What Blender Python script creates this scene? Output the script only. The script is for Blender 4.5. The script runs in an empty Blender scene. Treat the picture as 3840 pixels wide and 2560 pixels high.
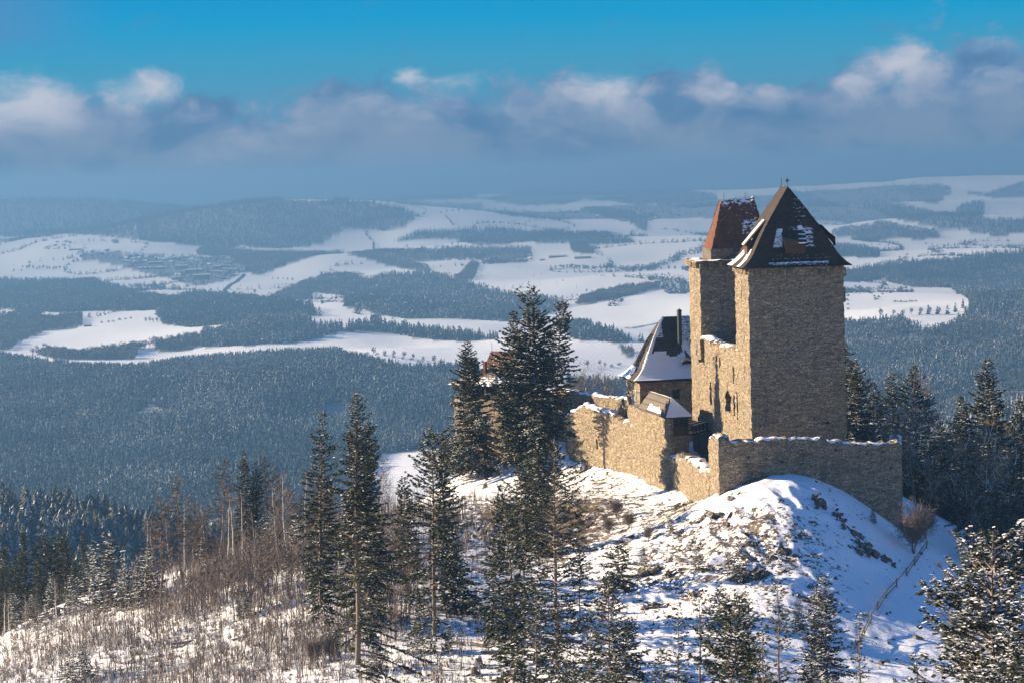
import bpy, math, random
import numpy as np
from mathutils import Matrix, Euler, Vector

S = bpy.context.scene
COL = S.collection
R_ = math.radians

# ------------------------------------------------------------------ camera
cam_d = bpy.data.cameras.new('camera')
cam = bpy.data.objects.new('camera', cam_d)
COL.objects.link(cam)
cam_d.sensor_width = 36.0
cam_d.lens = 84.0
cam_d.clip_start = 1.0
cam_d.clip_end = 120000.0
cam.location = (0, 0, 0)
cam.rotation_euler = (Matrix.Rotation(R_(90 - 4.09), 3, 'X') @ Matrix.Rotation(R_(-1.65), 3, 'Z')).to_euler()
S.camera = cam

# ------------------------------------------------------------------ exposure and renderer
S.view_settings.view_transform = 'Standard'
S.view_settings.look = 'None'
S.view_settings.gamma = 1.0
S.view_settings.use_curve_mapping = False
EXPO = 1.6
S.view_settings.exposure = EXPO
S.render.engine = 'CYCLES'
S.cycles.use_denoising = True
S.cycles.max_bounces = 6
S.cycles.diffuse_bounces = 2
S.cycles.glossy_bounces = 1
S.cycles.transmission_bounces = 1
S.cycles.volume_bounces = 0
S.cycles.use_adaptive_sampling = True
S.cycles.adaptive_threshold = 0.02

# ------------------------------------------------------------------ sun
SUN_EL, SUN_AZ = 20.5, -78.0           # azimuth clockwise from +Y: the sun stands to the left, a little behind the castle
sd = bpy.data.lights.new('sun', 'SUN')
sd.energy = 5.0
sd.angle = R_(0.5)
sd.color = (1.0, 0.805, 0.55)
sun = bpy.data.objects.new('sun', sd)
COL.objects.link(sun)
to_sun = Vector((math.sin(R_(SUN_AZ)) * math.cos(R_(SUN_EL)), math.cos(R_(SUN_AZ)) * math.cos(R_(SUN_EL)), math.sin(R_(SUN_EL))))
sun.rotation_euler = to_sun.to_track_quat('Z', 'Y').to_euler()

# ------------------------------------------------------------------ node helpers
class NT:
    def __init__(self, tree):
        self.t = tree; self.n = tree.nodes; self.l = tree.links
    def node(self, kind, **kw):
        n = self.n.new(kind)
        for k, v in kw.items(): setattr(n, k, v)
        return n
    def put(self, sock, v):
        if v is None: return
        if isinstance(v, bpy.types.NodeSocket): self.l.new(v, sock)
        else:
            if sock.type == 'RGBA' and not isinstance(v, (int, float)) and len(v) == 3: v = (*v, 1)
            sock.default_value = v
    def math(self, op, a, b=None, c=None, clamp=False):
        n = self.node('ShaderNodeMath', operation=op, use_clamp=clamp)
        for i, v in enumerate((a, b, c)): self.put(n.inputs[i], v)
        return n.outputs[0]
    def vec(self, op, a, b=None):
        n = self.node('ShaderNodeVectorMath', operation=op)
        self.put(n.inputs[0], a)
        if b is not None: self.put(n.inputs[1], b)
        return n.outputs[0]
    def mix(self, f, a, b, blend='MIX'):
        n = self.node('ShaderNodeMixRGB', blend_type=blend)
        self.put(n.inputs[0], f); self.put(n.inputs[1], a); self.put(n.inputs[2], b)
        return n.outputs[0]
    def step(self, v, a, b):                      # smooth 0..1 between a and b
        n = self.node('ShaderNodeMapRange', interpolation_type='SMOOTHSTEP')
        self.put(n.inputs[0], v)
        if a < b: n.inputs[1].default_value, n.inputs[2].default_value = a, b
        else:
            n.inputs[1].default_value, n.inputs[2].default_value = b, a
            n.inputs[3].default_value, n.inputs[4].default_value = 1, 0
        return n.outputs[0]
    def noise(self, v, scale, detail=3, rough=.55, out=0, dist=0):
        n = self.node('ShaderNodeTexNoise')
        self.put(n.inputs['Vector'], v); n.inputs['Scale'].default_value = scale
        n.inputs['Detail'].default_value = detail; n.inputs['Roughness'].default_value = rough
        n.inputs['Distortion'].default_value = dist
        return n.outputs[out]
    def ramp(self, v, stops):
        n = self.node('ShaderNodeValToRGB')
        e = n.color_ramp.elements
        while len(e) < len(stops): e.new(0.5)
        for x, (p, c) in zip(e, stops): x.position = p; x.color = (*c, 1)
        self.put(n.inputs[0], v)
        return n.outputs[0]
def lin(*c):                                       # sRGB 0..255 to linear
    return tuple((x / 255 / 12.92) if x <= 10 else ((x / 255 + .055) / 1.055) ** 2.4 for x in c)
def disp(*c):                                      # sky colour that shows as this sRGB at the exposure above
    return tuple(x / 2 ** EXPO for x in lin(*c))

# ------------------------------------------------------------------ world: Nishita sky with a low bank of winter cloud
W = bpy.data.worlds.new('World'); S.world = W; W.use_nodes = True
w = NT(W.node_tree); w.n.clear()
sky = w.node('ShaderNodeTexSky', sky_type='NISHITA')
sky.sun_disc = False; sky.sun_elevation = R_(SUN_EL); sky.sun_rotation = R_(SUN_AZ)
sky.altitude = 900; sky.air_density = 1.0; sky.dust_density = 0.6; sky.ozone_density = 5.0
SKY_STRENGTH = 0.05
sep = w.node('ShaderNodeSeparateXYZ'); tc = w.node('ShaderNodeTexCoord')
w.put(sep.inputs[0], w.vec('NORMALIZE', tc.outputs['Generated']))
hor = w.math('SQRT', w.math('ADD', w.math('MULTIPLY', sep.outputs[0], sep.outputs[0]), w.math('MULTIPLY', sep.outputs[1], sep.outputs[1])))
el = w.math('DIVIDE', sep.outputs[2], hor)                                     # tan of elevation
az = w.math('ARCTAN2', sep.outputs[0], sep.outputs[1])
cmb = w.node('ShaderNodeCombineXYZ'); w.put(cmb.inputs[0], az); w.put(cmb.inputs[1], w.math('MULTIPLY', el, 1.7))
flat = cmb.outputs[0]
def nudge(v, scale, amt, det=3):
    q = w.vec('SCALE', w.vec('SUBTRACT', w.noise(v, scale, det, .55, out=1), (.5, .5, .5))); q.node.inputs['Scale'].default_value = amt
    return w.vec('ADD', v, q)
flatw = nudge(nudge(flat, 17, .030, 2), 60, .012, 4)
sp2 = w.node('ShaderNodeSeparateXYZ'); w.put(sp2.inputs[0], flatw)
azw, elw = sp2.outputs[0], w.math('DIVIDE', sp2.outputs[1], 1.7)
clear = w.ramp(w.math('DIVIDE', el, 0.12), [(0.0, disp(92, 150, 186)), (.27, disp(80, 154, 190)), (.40, disp(58, 158, 198)), (.52, disp(14, 158, 208)), (.62, disp(0, 152, 208)), (1.0, disp(0, 120, 190))])
n1 = w.noise(flat, 13, 5, .55)
n2 = w.noise(flatw, 58, 7, .62)
n3 = w.noise(flatw, 20, 4, .55)
right_lift = w.math('MULTIPLY', w.step(az, .10, .20), .012)
mid_dip = w.math('MULTIPLY', w.step(w.math('ABSOLUTE', w.math('SUBTRACT', az, -.105)), .05, .0), -.008)
top = w.math('ADD', w.math('MULTIPLY', w.math('SUBTRACT', n1, .5), .062), w.math('MULTIPLY', w.math('SUBTRACT', n2, .5), .040))
top = w.math('ADD', top, w.math('ADD', right_lift, w.math('ADD', mid_dip, .0335)))
bank = w.step(w.math('SUBTRACT', el, top), .008, -.006)
bank_col = w.ramp(w.math('DIVIDE', el, .05), [(0.0, disp(106, 142, 172)), (.2, disp(116, 144, 174)), (.45, disp(100, 138, 178)), (.75, disp(100, 142, 184)), (1.0, disp(98, 148, 190))])
bank_col = w.mix(w.math('MULTIPLY', w.step(n3, .40, .62), .6), bank_col, disp(136, 156, 184))
bank_col = w.mix(w.math('MULTIPLY', w.step(n3, .50, .34), .85), bank_col, disp(78, 124, 168))
rim = w.math('MULTIPLY', w.math('MULTIPLY', bank, w.step(w.math('SUBTRACT', top, el), .020, .002)), w.step(n3, .44, .62))
bank_col = w.mix(w.math('MULTIPLY', rim, .5), bank_col, disp(182, 190, 210))
env = None
for (a, e, ra, re, amp) in [(-0.194, 0.0334, 0.0146, 0.0137, 1.0), (-0.201, 0.0202, 0.0146, 0.0091, 0.7), (-0.149, 0.0359, 0.0155, 0.0058, 0.8), (-0.128, 0.0291, 0.0128, 0.0066, 0.6), (-0.04, 0.0389, 0.0082, 0.004, 0.85), (-0.018, 0.0343, 0.0128, 0.0058, 0.55), (0.043, 0.0313, 0.0113, 0.0073, 0.95), (0.062, 0.0311, 0.0073, 0.004, 0.55), (0.087, 0.0267, 0.0137, 0.0082, 0.72), (0.072, 0.0127, 0.0118, 0.0118, 0.62), (0.162, 0.0385, 0.0146, 0.0087, 0.75), (0.147, 0.0292, 0.0128, 0.0058, 0.62), (0.202, 0.03, 0.0164, 0.0109, 0.5), (-0.091, 0.0237, 0.0292, 0.0082, 0.5), (-0.015, 0.0188, 0.0128, 0.0091, 0.5), (-0.191, 0.0093, 0.0401, 0.0073, 0.5), (0.151, 0.0103, 0.0364, 0.0109, 0.42), (0.079, 0.0035, 0.0729, 0.0073, 0.36), (0.112, 0.0286, 0.0109, 0.0046, 0.55), (-0.155, 0.0155, 0.0237, 0.0091, 0.5), (-0.037, 0.0159, 0.0109, 0.0073, 0.5)]:
    dx = w.math('DIVIDE', w.math('SUBTRACT', azw, a), ra * 1.45); dy = w.math('DIVIDE', w.math('SUBTRACT', elw, e), re * 1.5)
    r2 = w.math('ADD', w.math('MULTIPLY', dx, dx), w.math('MULTIPLY', dy, dy))
    g = w.math('MULTIPLY', w.math('EXPONENT', w.math('MULTIPLY', r2, -1.0)), amp)
    env = g if env is None else w.math('MAXIMUM', env, g)
puffs = w.step(w.math('ADD', env, w.math('ADD', w.math('MULTIPLY', w.math('SUBTRACT', n2, .5), .9), w.math('MULTIPLY', w.math('SUBTRACT', n3, .5), .9))), .30, 1.0)
wisps = w.math('MULTIPLY', w.step(w.noise(flatw, 30, 5, .6), .55, .75), w.step(el, .09, .03))
vis = w.mix(w.math('MULTIPLY', wisps, .7), clear, disp(84, 138, 182))
corner = w.math('MULTIPLY', w.step(az, -.15, -.215), w.step(w.math('ADD', el, w.math('MULTIPLY', n1, .02)), .055, .072))
vis = w.mix(w.math('MULTIPLY', corner, .6), vis, disp(92, 138, 186))
vis = w.mix(bank, vis, bank_col)
vis = w.mix(w.math('MULTIPLY', puffs, w.step(el, .005, .03)), vis, w.mix(w.step(el, .012, .034), disp(142, 158, 186), disp(198, 202, 216)))
bg1 = w.node('ShaderNodeBackground'); w.put(bg1.inputs[0], w.mix(1.0, sky.outputs[0], (.58, .94, 1.22), 'MULTIPLY')); bg1.inputs[1].default_value = SKY_STRENGTH
bg2 = w.node('ShaderNodeBackground'); w.put(bg2.inputs[0], vis); bg2.inputs[1].default_value = 1.0
mx = w.node('ShaderNodeMixShader'); w.put(mx.inputs[0], w.step(el, .15, .085))
w.l.new(bg1.outputs[0], mx.inputs[1]); w.l.new(bg2.outputs[0], mx.inputs[2])
wo = w.node('ShaderNodeOutputWorld'); w.l.new(mx.outputs[0], wo.inputs[0])

# ------------------------------------------------------------------ mesh helpers
class MB:
    """collects vertices, triangles and quads and links them as one mesh object"""
    def __init__(self): self.V = []; self.T = []; self.Q = []; self.TM = []; self.QM = []; self.A = []; self.nv = 0
    def add(self, V, F, m=0, a=None):
        V = np.asarray(V, float).reshape(-1, 3); F = np.asarray(F, np.int64)
        self.V.append(V); F = F + self.nv
        mm = np.full(len(F), m) if np.isscalar(m) else np.asarray(m)
        if F.shape[1] == 3: self.T.append(F); self.TM.append(mm)
        else: self.Q.append(F); self.QM.append(mm)
        self.A.append(np.zeros(len(V)) if a is None else (np.full(len(V), float(a)) if np.isscalar(a) else np.asarray(a, float)))
        self.nv += len(V)
    def mesh(self, name, mats, smooth=False):
        me = bpy.data.meshes.new(name)
        V = np.concatenate(self.V) if self.V else np.zeros((0, 3))
        T = np.concatenate(self.T) if self.T else np.zeros((0, 3), int); Q = np.concatenate(self.Q) if self.Q else np.zeros((0, 4), int)
        me.vertices.add(len(V)); me.vertices.foreach_set('co', V.astype(np.float32).ravel())
        nl = T.size + Q.size; nf = len(T) + len(Q)
        me.loops.add(nl); me.polygons.add(nf)
        me.loops.foreach_set('vertex_index', np.concatenate([T.ravel(), Q.ravel()]).astype(np.int32))
        st = np.concatenate([np.arange(len(T)) * 3, T.size + np.arange(len(Q)) * 4]).astype(np.int32)
        me.polygons.foreach_set('loop_start', st)
        mi = np.concatenate([np.concatenate(self.TM) if self.TM else [], np.concatenate(self.QM) if self.QM else []]).astype(np.int32)
        me.polygons.foreach_set('material_index', mi)
        me.polygons.foreach_set('use_smooth', np.full(nf, smooth))
        at = me.attributes.new('tint', 'FLOAT', 'POINT'); at.data.foreach_set('value', np.concatenate(self.A).astype(np.float32))
        for m in (mats if isinstance(mats, (list, tuple)) else [mats]): me.materials.append(m)
        me.update(calc_edges=True)
        return me
    def build(self, name, mats, parent=None, smooth=False):
        o = bpy.data.objects.new(name, self.mesh(name, mats, smooth)); COL.objects.link(o)
        if parent is not None: o.parent = parent
        return o
    def box(self, x0, x1, y0, y1, z0, z1, m=0, M=None, j=0, rng=None):
        V = np.array([(x, y, z) for z in (z0, z1) for y in (y0, y1) for x in (x0, x1)], float)
        if j: V += rng.uniform(-j, j, V.shape)
        if M is not None: V = V @ np.array(M.to_3x3()).T + np.array(M.translation)
        self.add(V, [(0, 2, 3, 1), (4, 5, 7, 6), (0, 1, 5, 4), (2, 6, 7, 3), (0, 4, 6, 2), (1, 3, 7, 5)], m)
    def tube(self, P, r, n=6, m=0, a=0):
        P = np.asarray(P, float); k = len(P); r = np.broadcast_to(np.asarray(r, float), (k,))
        t = np.gradient(P, axis=0); t /= np.linalg.norm(t, axis=1)[:, None] + 1e-9
        ref = np.where(np.abs(t[:, 2:3]) > .9, np.array([[1., 0, 0]]), np.array([[0, 0, 1.]]))
        u = np.cross(t, ref); u /= np.linalg.norm(u, axis=1)[:, None]; v = np.cross(t, u)
        an = np.arange(n) * 2 * np.pi / n
        V = P[:, None] + r[:, None, None] * (np.cos(an)[None, :, None] * u[:, None] + np.sin(an)[None, :, None] * v[:, None])
        i = np.arange(k - 1)[:, None] * n; jj = np.arange(n)[None]
        F = np.stack([i + jj, i + (jj + 1) % n, i + n + (jj + 1) % n, i + n + jj], -1).reshape(-1, 4)
        self.add(V.reshape(-1, 3), F, m, a)
    def ribbon(self, P, wd, side, m=0, a=0):
        P = np.asarray(P, float); k = len(P); wd = np.broadcast_to(np.asarray(wd, float), (k,))
        s = np.asarray(side, float); s = s / (np.linalg.norm(s) + 1e-9)
        V = np.concatenate([P - s * wd[:, None] / 2, P + s * wd[:, None] / 2])
        i = np.arange(k - 1)
        self.add(V, np.stack([i, i + 1, i + 1 + k, i + k], -1), m, a)

def tag(o, label=None, cat=None, group=None, kind=None):
    if label: o['label'] = label
    if cat: o['category'] = cat
    if group: o['group'] = group
    if kind: o['kind'] = kind
    return o
def empty(name, loc=(0, 0, 0), rz=0.0, label=None, cat=None, group=None):
    o = bpy.data.objects.new(name, None); COL.objects.link(o)
    o.location = loc; o.rotation_euler = (0, 0, rz); o.empty_display_size = .5
    return tag(o, label, cat, group)
def copy_tree(o, loc, rz, sc=1.0, label=None, group=None):
    c = o.copy(); COL.objects.link(c); c.location = loc; c.rotation_euler = (0, 0, rz); c.scale = (sc, sc, sc) if np.isscalar(sc) else sc
    if label: c['label'] = label
    if group: c['group'] = group
    for ch in o.children:
        d = ch.copy(); COL.objects.link(d); d.parent = c
        for g in ch.children:
            e = g.copy(); COL.objects.link(e); e.parent = d
    return c

# ------------------------------------------------------------------ noise on arrays
_rt = np.random.default_rng(5).random((256, 256))
def vn(x, y, s=0):
    x = np.asarray(x, float) + s * 17.31; y = np.asarray(y, float) + s * 9.77
    xi = np.floor(x).astype(int); yi = np.floor(y).astype(int); fx = x - xi; fy = y - yi
    fx = fx * fx * (3 - 2 * fx); fy = fy * fy * (3 - 2 * fy)
    a = _rt[xi & 255, yi & 255]; b = _rt[(xi + 1) & 255, yi & 255]; c = _rt[xi & 255, (yi + 1) & 255]; d = _rt[(xi + 1) & 255, (yi + 1) & 255]
    return (a * (1 - fx) + b * fx) * (1 - fy) + (c * (1 - fx) + d * fx) * fy - .5
def fbm(x, y, o=4, s=0):
    r = 0; a = 1.0
    for k in range(o): r = r + a * vn(x * 2 ** k, y * 2 ** k, s + k); a *= .5
    return r
def sst(x, a, b):
    t = np.clip((x - a) / (b - a), 0, 1); return t * t * (3 - 2 * t)
HAZE_DENSITY = 1.6e-4
NEAR_PTS = [(28.9, 336, -47.5), (31.7, 335.5, -45.3), (35.4, 336, -44.1), (39.2, 336.5, -44), (42.3, 337, -44.6), (46.2, 338, -46.7), (50, 339, -49.8), (54.7, 340, -53.5), (24.6, 384, -53.3), (27, 360, -51.5), (21.9, 392, -54), (19.4, 407, -53), (16.5, 417, -53.4), (9.9, 430, -53.3), (-10.9, 440, -55.5), (-1.9, 440, -54.1), (37, 328, -45.4), (36.3, 318, -48.2), (34.2, 305, -51.8), (29.7, 290, -54.6), (25.5, 275, -56.8), (24.2, 262, -57.5), (16.9, 300, -56.1), (15.8, 330, -52.4), (10.2, 345, -54.6), (11.3, 375, -52.4), (0.8, 360, -53.4), (-6.2, 390, -54), (-5.5, 330, -54.8), (-5.2, 295, -57.3), (-7.3, 268, -57.8), (4.9, 262, -56.9), (5.9, 300, -55.8), (24.3, 322, -51.4), (22.1, 295, -55.3), (23.6, 345, -50.5), (57.7, 352, -53.8), (60.9, 345, -57), (46.1, 310, -55.9), (50.9, 305, -58), (50.1, 285, -59.6), (42.2, 285, -59.4), (37.2, 268, -59.1), (56.9, 280, -61.4), (45.6, 326, -51.4), (-19.8, 350, -51.3), (-29.8, 330, -54.1), (-41.5, 325, -59), (-56.4, 342, -64.9), (-69.7, 345, -68.3), (-79.5, 395, -70.9), (-26.5, 290, -58.4), (-45.3, 308, -64.9), (-28.4, 312, -57), (-70.3, 318, -66.8), (-48.5, 382, -60.9), (-68.9, 420, -70.4), (-16.7, 310, -54.1), (-15.3, 280, -56.7), (71.5, 385, -62.7), (73.4, 360, -62.1), (4.2, 421, -55.7), (-7.6, 435, -56.2), (-1.2, 418, -54.5), (40, 350, -46), (48, 350, -46), (36, 375, -47), (44, 372, -46), (34, 400, -47), (27, 425, -47), (10, 450, -48), (45, 400, -47), (62, 380, -55), (62, 420, -56), (75, 400, -63), (90, 370, -66), (48, 430, -50), (30, 450, -52), (-60, 480, -105), (-20, 500, -90), (20, 520, -80), (60, 500, -82), (100, 460, -88), (-95, 420, -90), (-60, 420, -80), (-25, 440, -66), (-80, 350, -74), (0, 200, -60), (60, 200, -60), (-60, 200, -64), (0, 110, -50), (45, 110, -48), (-45, 110, -50), (0, 60, -45), (100, 300, -66), (-90, 280, -76)]
WOODS = [
  dict(kind='f', label='broad frosted conifer forest filling the slope below the fields', h=13.5, sp=4.9, poly=[(-974,4385),(-953,4359),(-931,4333),(-905,4268),(-876,4192),(-850,4130),(-832,4093),(-814,4056),(-796,4020),(-779,3984),(-764,3960),(-747,3925),(-735,3913),(-720,3890),(-706,3867),(-692,3844),(-678,3821),(-665,3798),(-653,3786),(-639,3764),(-627,3753),(-616,3741),(-602,3719),(-591,3708),(-579,3697),(-572,3719),(-563,3730),(-555,3753),(-547,3775),(-539,3798),(-531,3809),(-523,3821),(-513,3821),(-504,3832),(-494,3832),(-484,3832),(-474,3832),(-464,3832),(-456,3844),(-446,3844),(-437,3855),(-429,3867),(-420,3878),(-410,3878),(-401,3890),(-391,3890),(-383,3902),(-372,3902),(-361,3902),(-350,3902),(-340,3902),(-329,3890),(-318,3878),(-307,3867),(-295,3844),(-285,3832),(-266,3730),(-250,3653),(-237,3609),(-224,3577),(-213,3556),(-202,3545),(-191,3534),(-180,3524),(-170,3524),(-159,3513),(-151,3524),(-142,3534),(-133,3545),(-124,3545),(-116,3556),(-106,3566),(-96,3566),(-87,3577),(-77,3577),(-64,3577),(-51,3566),(-42,2798),(-50,2798),(-57,2790),(-65,2781),(-72,2773),(-79,2765),(-86,2756),(-94,2748),(-101,2740),(-108,2732),(-115,2723),(-122,2715),(-130,2715),(-137,2707),(-145,2699),(-152,2691),(-153,2627),(-153,2557),(-153,2497),(-151,2438),(-148,2387),(-146,2338),(-144,2289),(-142,2242),(-140,2202),(-146,2202),(-152,2202),(-158,2202),(-163,2195),(-169,2195),(-175,2195),(-180,2195),(-186,2195),(-192,2195),(-198,2195),(-203,2195),(-209,2189),(-214,2189),(-220,2189),(-226,2189),(-231,2189),(-238,2195),(-244,2195),(-249,2195),(-255,2195),(-261,2195),(-266,2195),(-272,2195),(-278,2195),(-284,2195),(-289,2195),(-295,2195),(-301,2195),(-306,2195),(-312,2195),(-318,2195),(-323,2195),(-329,2195),(-335,2195),(-341,2195),(-346,2195),(-353,2202),(-359,2202),(-365,2202),(-370,2202),(-376,2202),(-382,2202),(-387,2202),(-394,2208),(-400,2208),(-406,2208),(-412,2208),(-419,2215),(-424,2215),(-430,2215),(-437,2222),(-443,2222),(-449,2222),(-456,2228),(-462,2228),(-467,2228),(-475,2235),(-480,2235),(-488,2242),(-494,2242),(-499,2242),(-507,2248)]),
  dict(kind='d', label='band of dark forest below the valley village', h=20, sp=9, poly=[(-1823,8300),(-1798,8300),(-1772,8300),(-1749,8300),(-1721,8275),(-1693,8250),(-1665,8226),(-1637,8201),(-1613,8201),(-1590,8201),(-1566,8201),(-1542,8201),(-1520,8201),(-1498,8201),(-1472,8176),(-1450,8176),(-1420,8128),(-1308,7632),(-1268,7541),(-1224,7429),(-1175,7275),(-1111,6997),(-1076,6893),(-1046,6831),(-1016,6770),(-984,6690),(-927,6434),(-843,5725),(-865,5759),(-886,5776),(-906,5794),(-926,5811),(-947,5829),(-967,5846),(-988,5864),(-1006,5864),(-1024,5864),(-1042,5864),(-1056,5846),(-1071,5829),(-1085,5811),(-1100,5794),(-1119,5811),(-1137,5829),(-1167,5899),(-1204,6006),(-1227,6042),(-1260,6115),(-1292,6188),(-1325,6263),(-1355,6320),(-1381,6358),(-1408,6396)]),
  dict(kind='d', label='dark conifer block above the bright sunlit field', h=20, sp=8, poly=[(-917,6207),(-913,6320),(-911,6453),(-914,6630),(-902,6690),(-890,6750),(-880,6831),(-851,6770),(-823,6710),(-798,6670),(-773,6630),(-747,6570),(-720,6512),(-692,6434),(-653,6244),(-625,6151),(-597,6060),(-560,5864),(-531,5742),(-498,5572),(-472,5457),(-448,5376),(-420,5186),(-403,5201),(-417,5201),(-430,5186),(-443,5170),(-456,5155),(-467,5124),(-480,5109),(-489,5063),(-497,5003),(-505,4943),(-512,4884),(-519,4826),(-527,4783),(-534,4740),(-543,4712),(-554,4698),(-566,4698),(-579,4698),(-591,4698),(-606,4712),(-621,4726),(-638,4754),(-667,4870),(-691,4943),(-714,5003),(-735,5048),(-772,5248),(-820,5523)]),
  dict(kind='f', label='frosted conifer wood beside the end of the sunlit field', h=18, sp=7.5, poly=[(-556,4491),(-547,4573),(-535,4587),(-525,4614),(-520,4684),(-543,5033),(-531,5063),(-520,5109),(-506,5124),(-487,5094),(-469,5063),(-452,5048),(-436,5033),(-379,4532),(-362,4491),(-347,4478),(-334,4478),(-319,4465),(-321,4451),(-332,4425),(-343,4398),(-353,4372),(-364,4359),(-375,4346),(-386,4333),(-396,4320),(-407,4307),(-418,4294),(-429,4294),(-439,4281),(-450,4281),(-460,4268),(-471,4268),(-482,4268),(-495,4281),(-506,4281),(-517,4281),(-530,4294),(-548,4307),(-565,4320),(-576,4425),(-590,4559)]),
  dict(kind='b', label='bare broadleaf trees around the farm left of the sunlit field', h=15, sp=10, poly=[(-1235,5606),(-1214,5589),(-1194,5572),(-1185,5606),(-1177,5640),(-1172,5691),(-1170,5759),(-1145,5708),(-1123,5673),(-1104,5657),(-1086,5640),(-1065,5606),(-1049,5623),(-1031,5623),(-1013,5623),(-935,5186),(-946,5170),(-957,5155),(-968,5139),(-978,5124),(-992,5124),(-1003,5109),(-1002,5033),(-1001,4958),(-993,4855),(-983,4740),(-948,4491),(-960,4478),(-975,4478),(-986,4465)]),
  dict(kind='b', label='ragged row of broadleaf trees along the foot of the sunlit field', h=15, sp=8, poly=[(-878,4359),(-869,4385),(-860,4411),(-848,4425),(-823,4359),(-792,4256),(-766,4180),(-756,4192),(-748,4218),(-738,4230),(-728,4243),(-720,4268),(-710,4294),(-700,4320),(-690,4346),(-680,4359),(-672,4385),(-662,4398),(-652,4411),(-641,4425),(-631,4438),(-620,4451),(-609,4465),(-599,4478),(-583,4465),(-568,4451),(-553,4438),(-581,4281),(-596,4294),(-609,4294),(-622,4294),(-633,4281),(-662,4385),(-669,4346),(-676,4307),(-647,4069),(-658,4069),(-670,4069),(-679,4056),(-690,4056),(-699,4044),(-711,4044),(-722,4044),(-734,4044),(-746,4044),(-761,4056),(-776,4069),(-800,4142),(-828,4230),(-859,4333),(-884,4398)]),
  dict(kind='d', label='huge dark forested mountain half lost in cloud', h=22, sp=24, poly=[(-2986,13323),(-2963,13404),(-2940,13484),(-2934,13647),(-2867,13525),(-2807,13404),(-2789,13484),(-2746,13444),(-2719,13484),(-2692,13525),(-2665,13565),(-2622,13525),(-2593,13565),(-2565,13606),(-2536,13647),(-2462,13444),(-2433,13484),(-2418,13606),(-2382,13606),(-2345,13606),(-2315,13647),(-2261,13525),(-2220,13484),(-2199,13565),(-6214,38936),(-6097,38820),(-5306,34333),(-5408,35696),(-5868,39524),(-4775,32824),(-3978,27922),(-3768,27017),(-1813,13284),(-1510,10359),(-1537,10329),(-1564,10298),(-1591,10267),(-1617,10236),(-1569,10084),(-1527,9964),(-1515,9728),(-1550,9786),(-1579,9816),(-1614,9875),(-1645,9904),(-1675,9934),(-1711,9994),(-1752,10084),(-1799,10205),(-1858,10359),(-1924,10547),(-1967,10611),(-2006,10643),(-2034,10643),(-2069,10675),(-2097,10675),(-2132,10707),(-2181,10803),(-2250,10999),(-2294,11065),(-2338,11132),(-2382,11199),(-2423,11232),(-2465,11266),(-2507,11300),(-2548,11334)]),
  dict(kind='d', label='dark rounded forest hill behind the village', h=20, sp=15, poly=[(-1963,12738),(-1944,12853),(-1947,13125),(-1932,13284),(-3885,27261),(-3894,27922),(-3843,28174),(-3860,28944),(-4114,31571),(-4030,31666),(-3934,31666),(-3873,31951),(-3950,33420),(-3712,32240),(-3615,32240),(-3527,32337),(-3440,32434),(-3351,32531),(-3253,32531),(-3144,32434),(-997,10611),(-962,10579),(-927,10547),(-895,10547),(-863,10547),(-834,10579),(-802,10579),(-772,10611),(-2287,32824),(-707,10611),(-673,10579),(-639,10547),(-606,10484),(-575,10453),(-544,10422),(-509,10391),(-476,10391),(-441,10359),(-407,10298),(-401,10114),(-419,10024),(-438,9964),(-464,9934),(-492,9934),(-517,9904),(-545,9904),(-576,9934),(-606,9934),(-636,9934),(-666,9934),(-693,9875),(-719,9816),(-732,9728),(-746,9641),(-759,9555),(-782,9526),(-804,9498),(-826,9469),(-846,9413),(-868,9384),(-890,9356),(-911,9328),(-939,9328),(-971,9356),(-1002,9384),(-1030,9384),(-1055,9384),(-1076,9356),(-1100,9356),(-1121,9328),(-1145,9328),(-1166,9300),(-1190,9300),(-1219,9300),(-1250,9328),(-1278,9328),(-1310,9356),(-1339,9356),(-1367,9356),(-1400,9384),(-1438,9469),(-1499,9699),(-1574,10114)]),
  dict(kind='b', label='broadleaf wood to the right of the valley village', h=15, sp=11, poly=[(-1196,9080),(-1188,9190),(-1179,9300),(-1153,9300),(-1123,9273),(-1097,9273),(-1064,9217),(-1035,9190),(-1005,9162),(-973,9107),(-948,9135),(-923,9162),(-895,9162),(-868,9162),(-840,9162),(-810,9135),(-780,9107),(-752,9107),(-720,9053),(-691,9026),(-677,8375),(-689,8250),(-706,8176),(-724,8128),(-742,8079),(-762,8031),(-780,7959),(-797,7888),(-816,7747),(-845,7841),(-874,7935),(-909,8103),(-950,8325),(-1022,8812),(-1055,8865),(-1085,8892),(-1116,8919),(-1146,8945)]),
  dict(kind='b', label='bare trees between the houses of the valley village', h=14, sp=27, poly=[(-1626,9080),(-1597,9053),(-1569,9026),(-1545,9026),(-1521,9026),(-1493,8999),(-1469,8999),(-1441,8972),(-1416,8972),(-1388,8945),(-1359,8919),(-1332,8919),(-1305,8919),(-1274,8892),(-1247,8892),(-1224,8892),(-1201,8892),(-1178,8892),(-1155,8892),(-1132,8892),(-1109,8892),(-1085,8892),(-1052,8839),(-1016,8760),(-969,8578),(-924,8400),(-870,7983),(-879,7888),(-888,7794),(-896,7701),(-901,7587),(-915,7541),(-924,7451),(-934,7385),(-948,7341),(-958,7275),(-991,7385),(-1022,7474),(-1066,7655),(-1112,7841),(-1147,7935),(-1185,8055),(-1221,8152),(-1258,8250),(-1299,8375),(-1338,8476),(-1374,8552),(-1407,8604),(-1438,8655),(-1469,8707),(-1501,8760),(-1533,8812),(-1560,8839),(-1588,8865)]),
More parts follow.
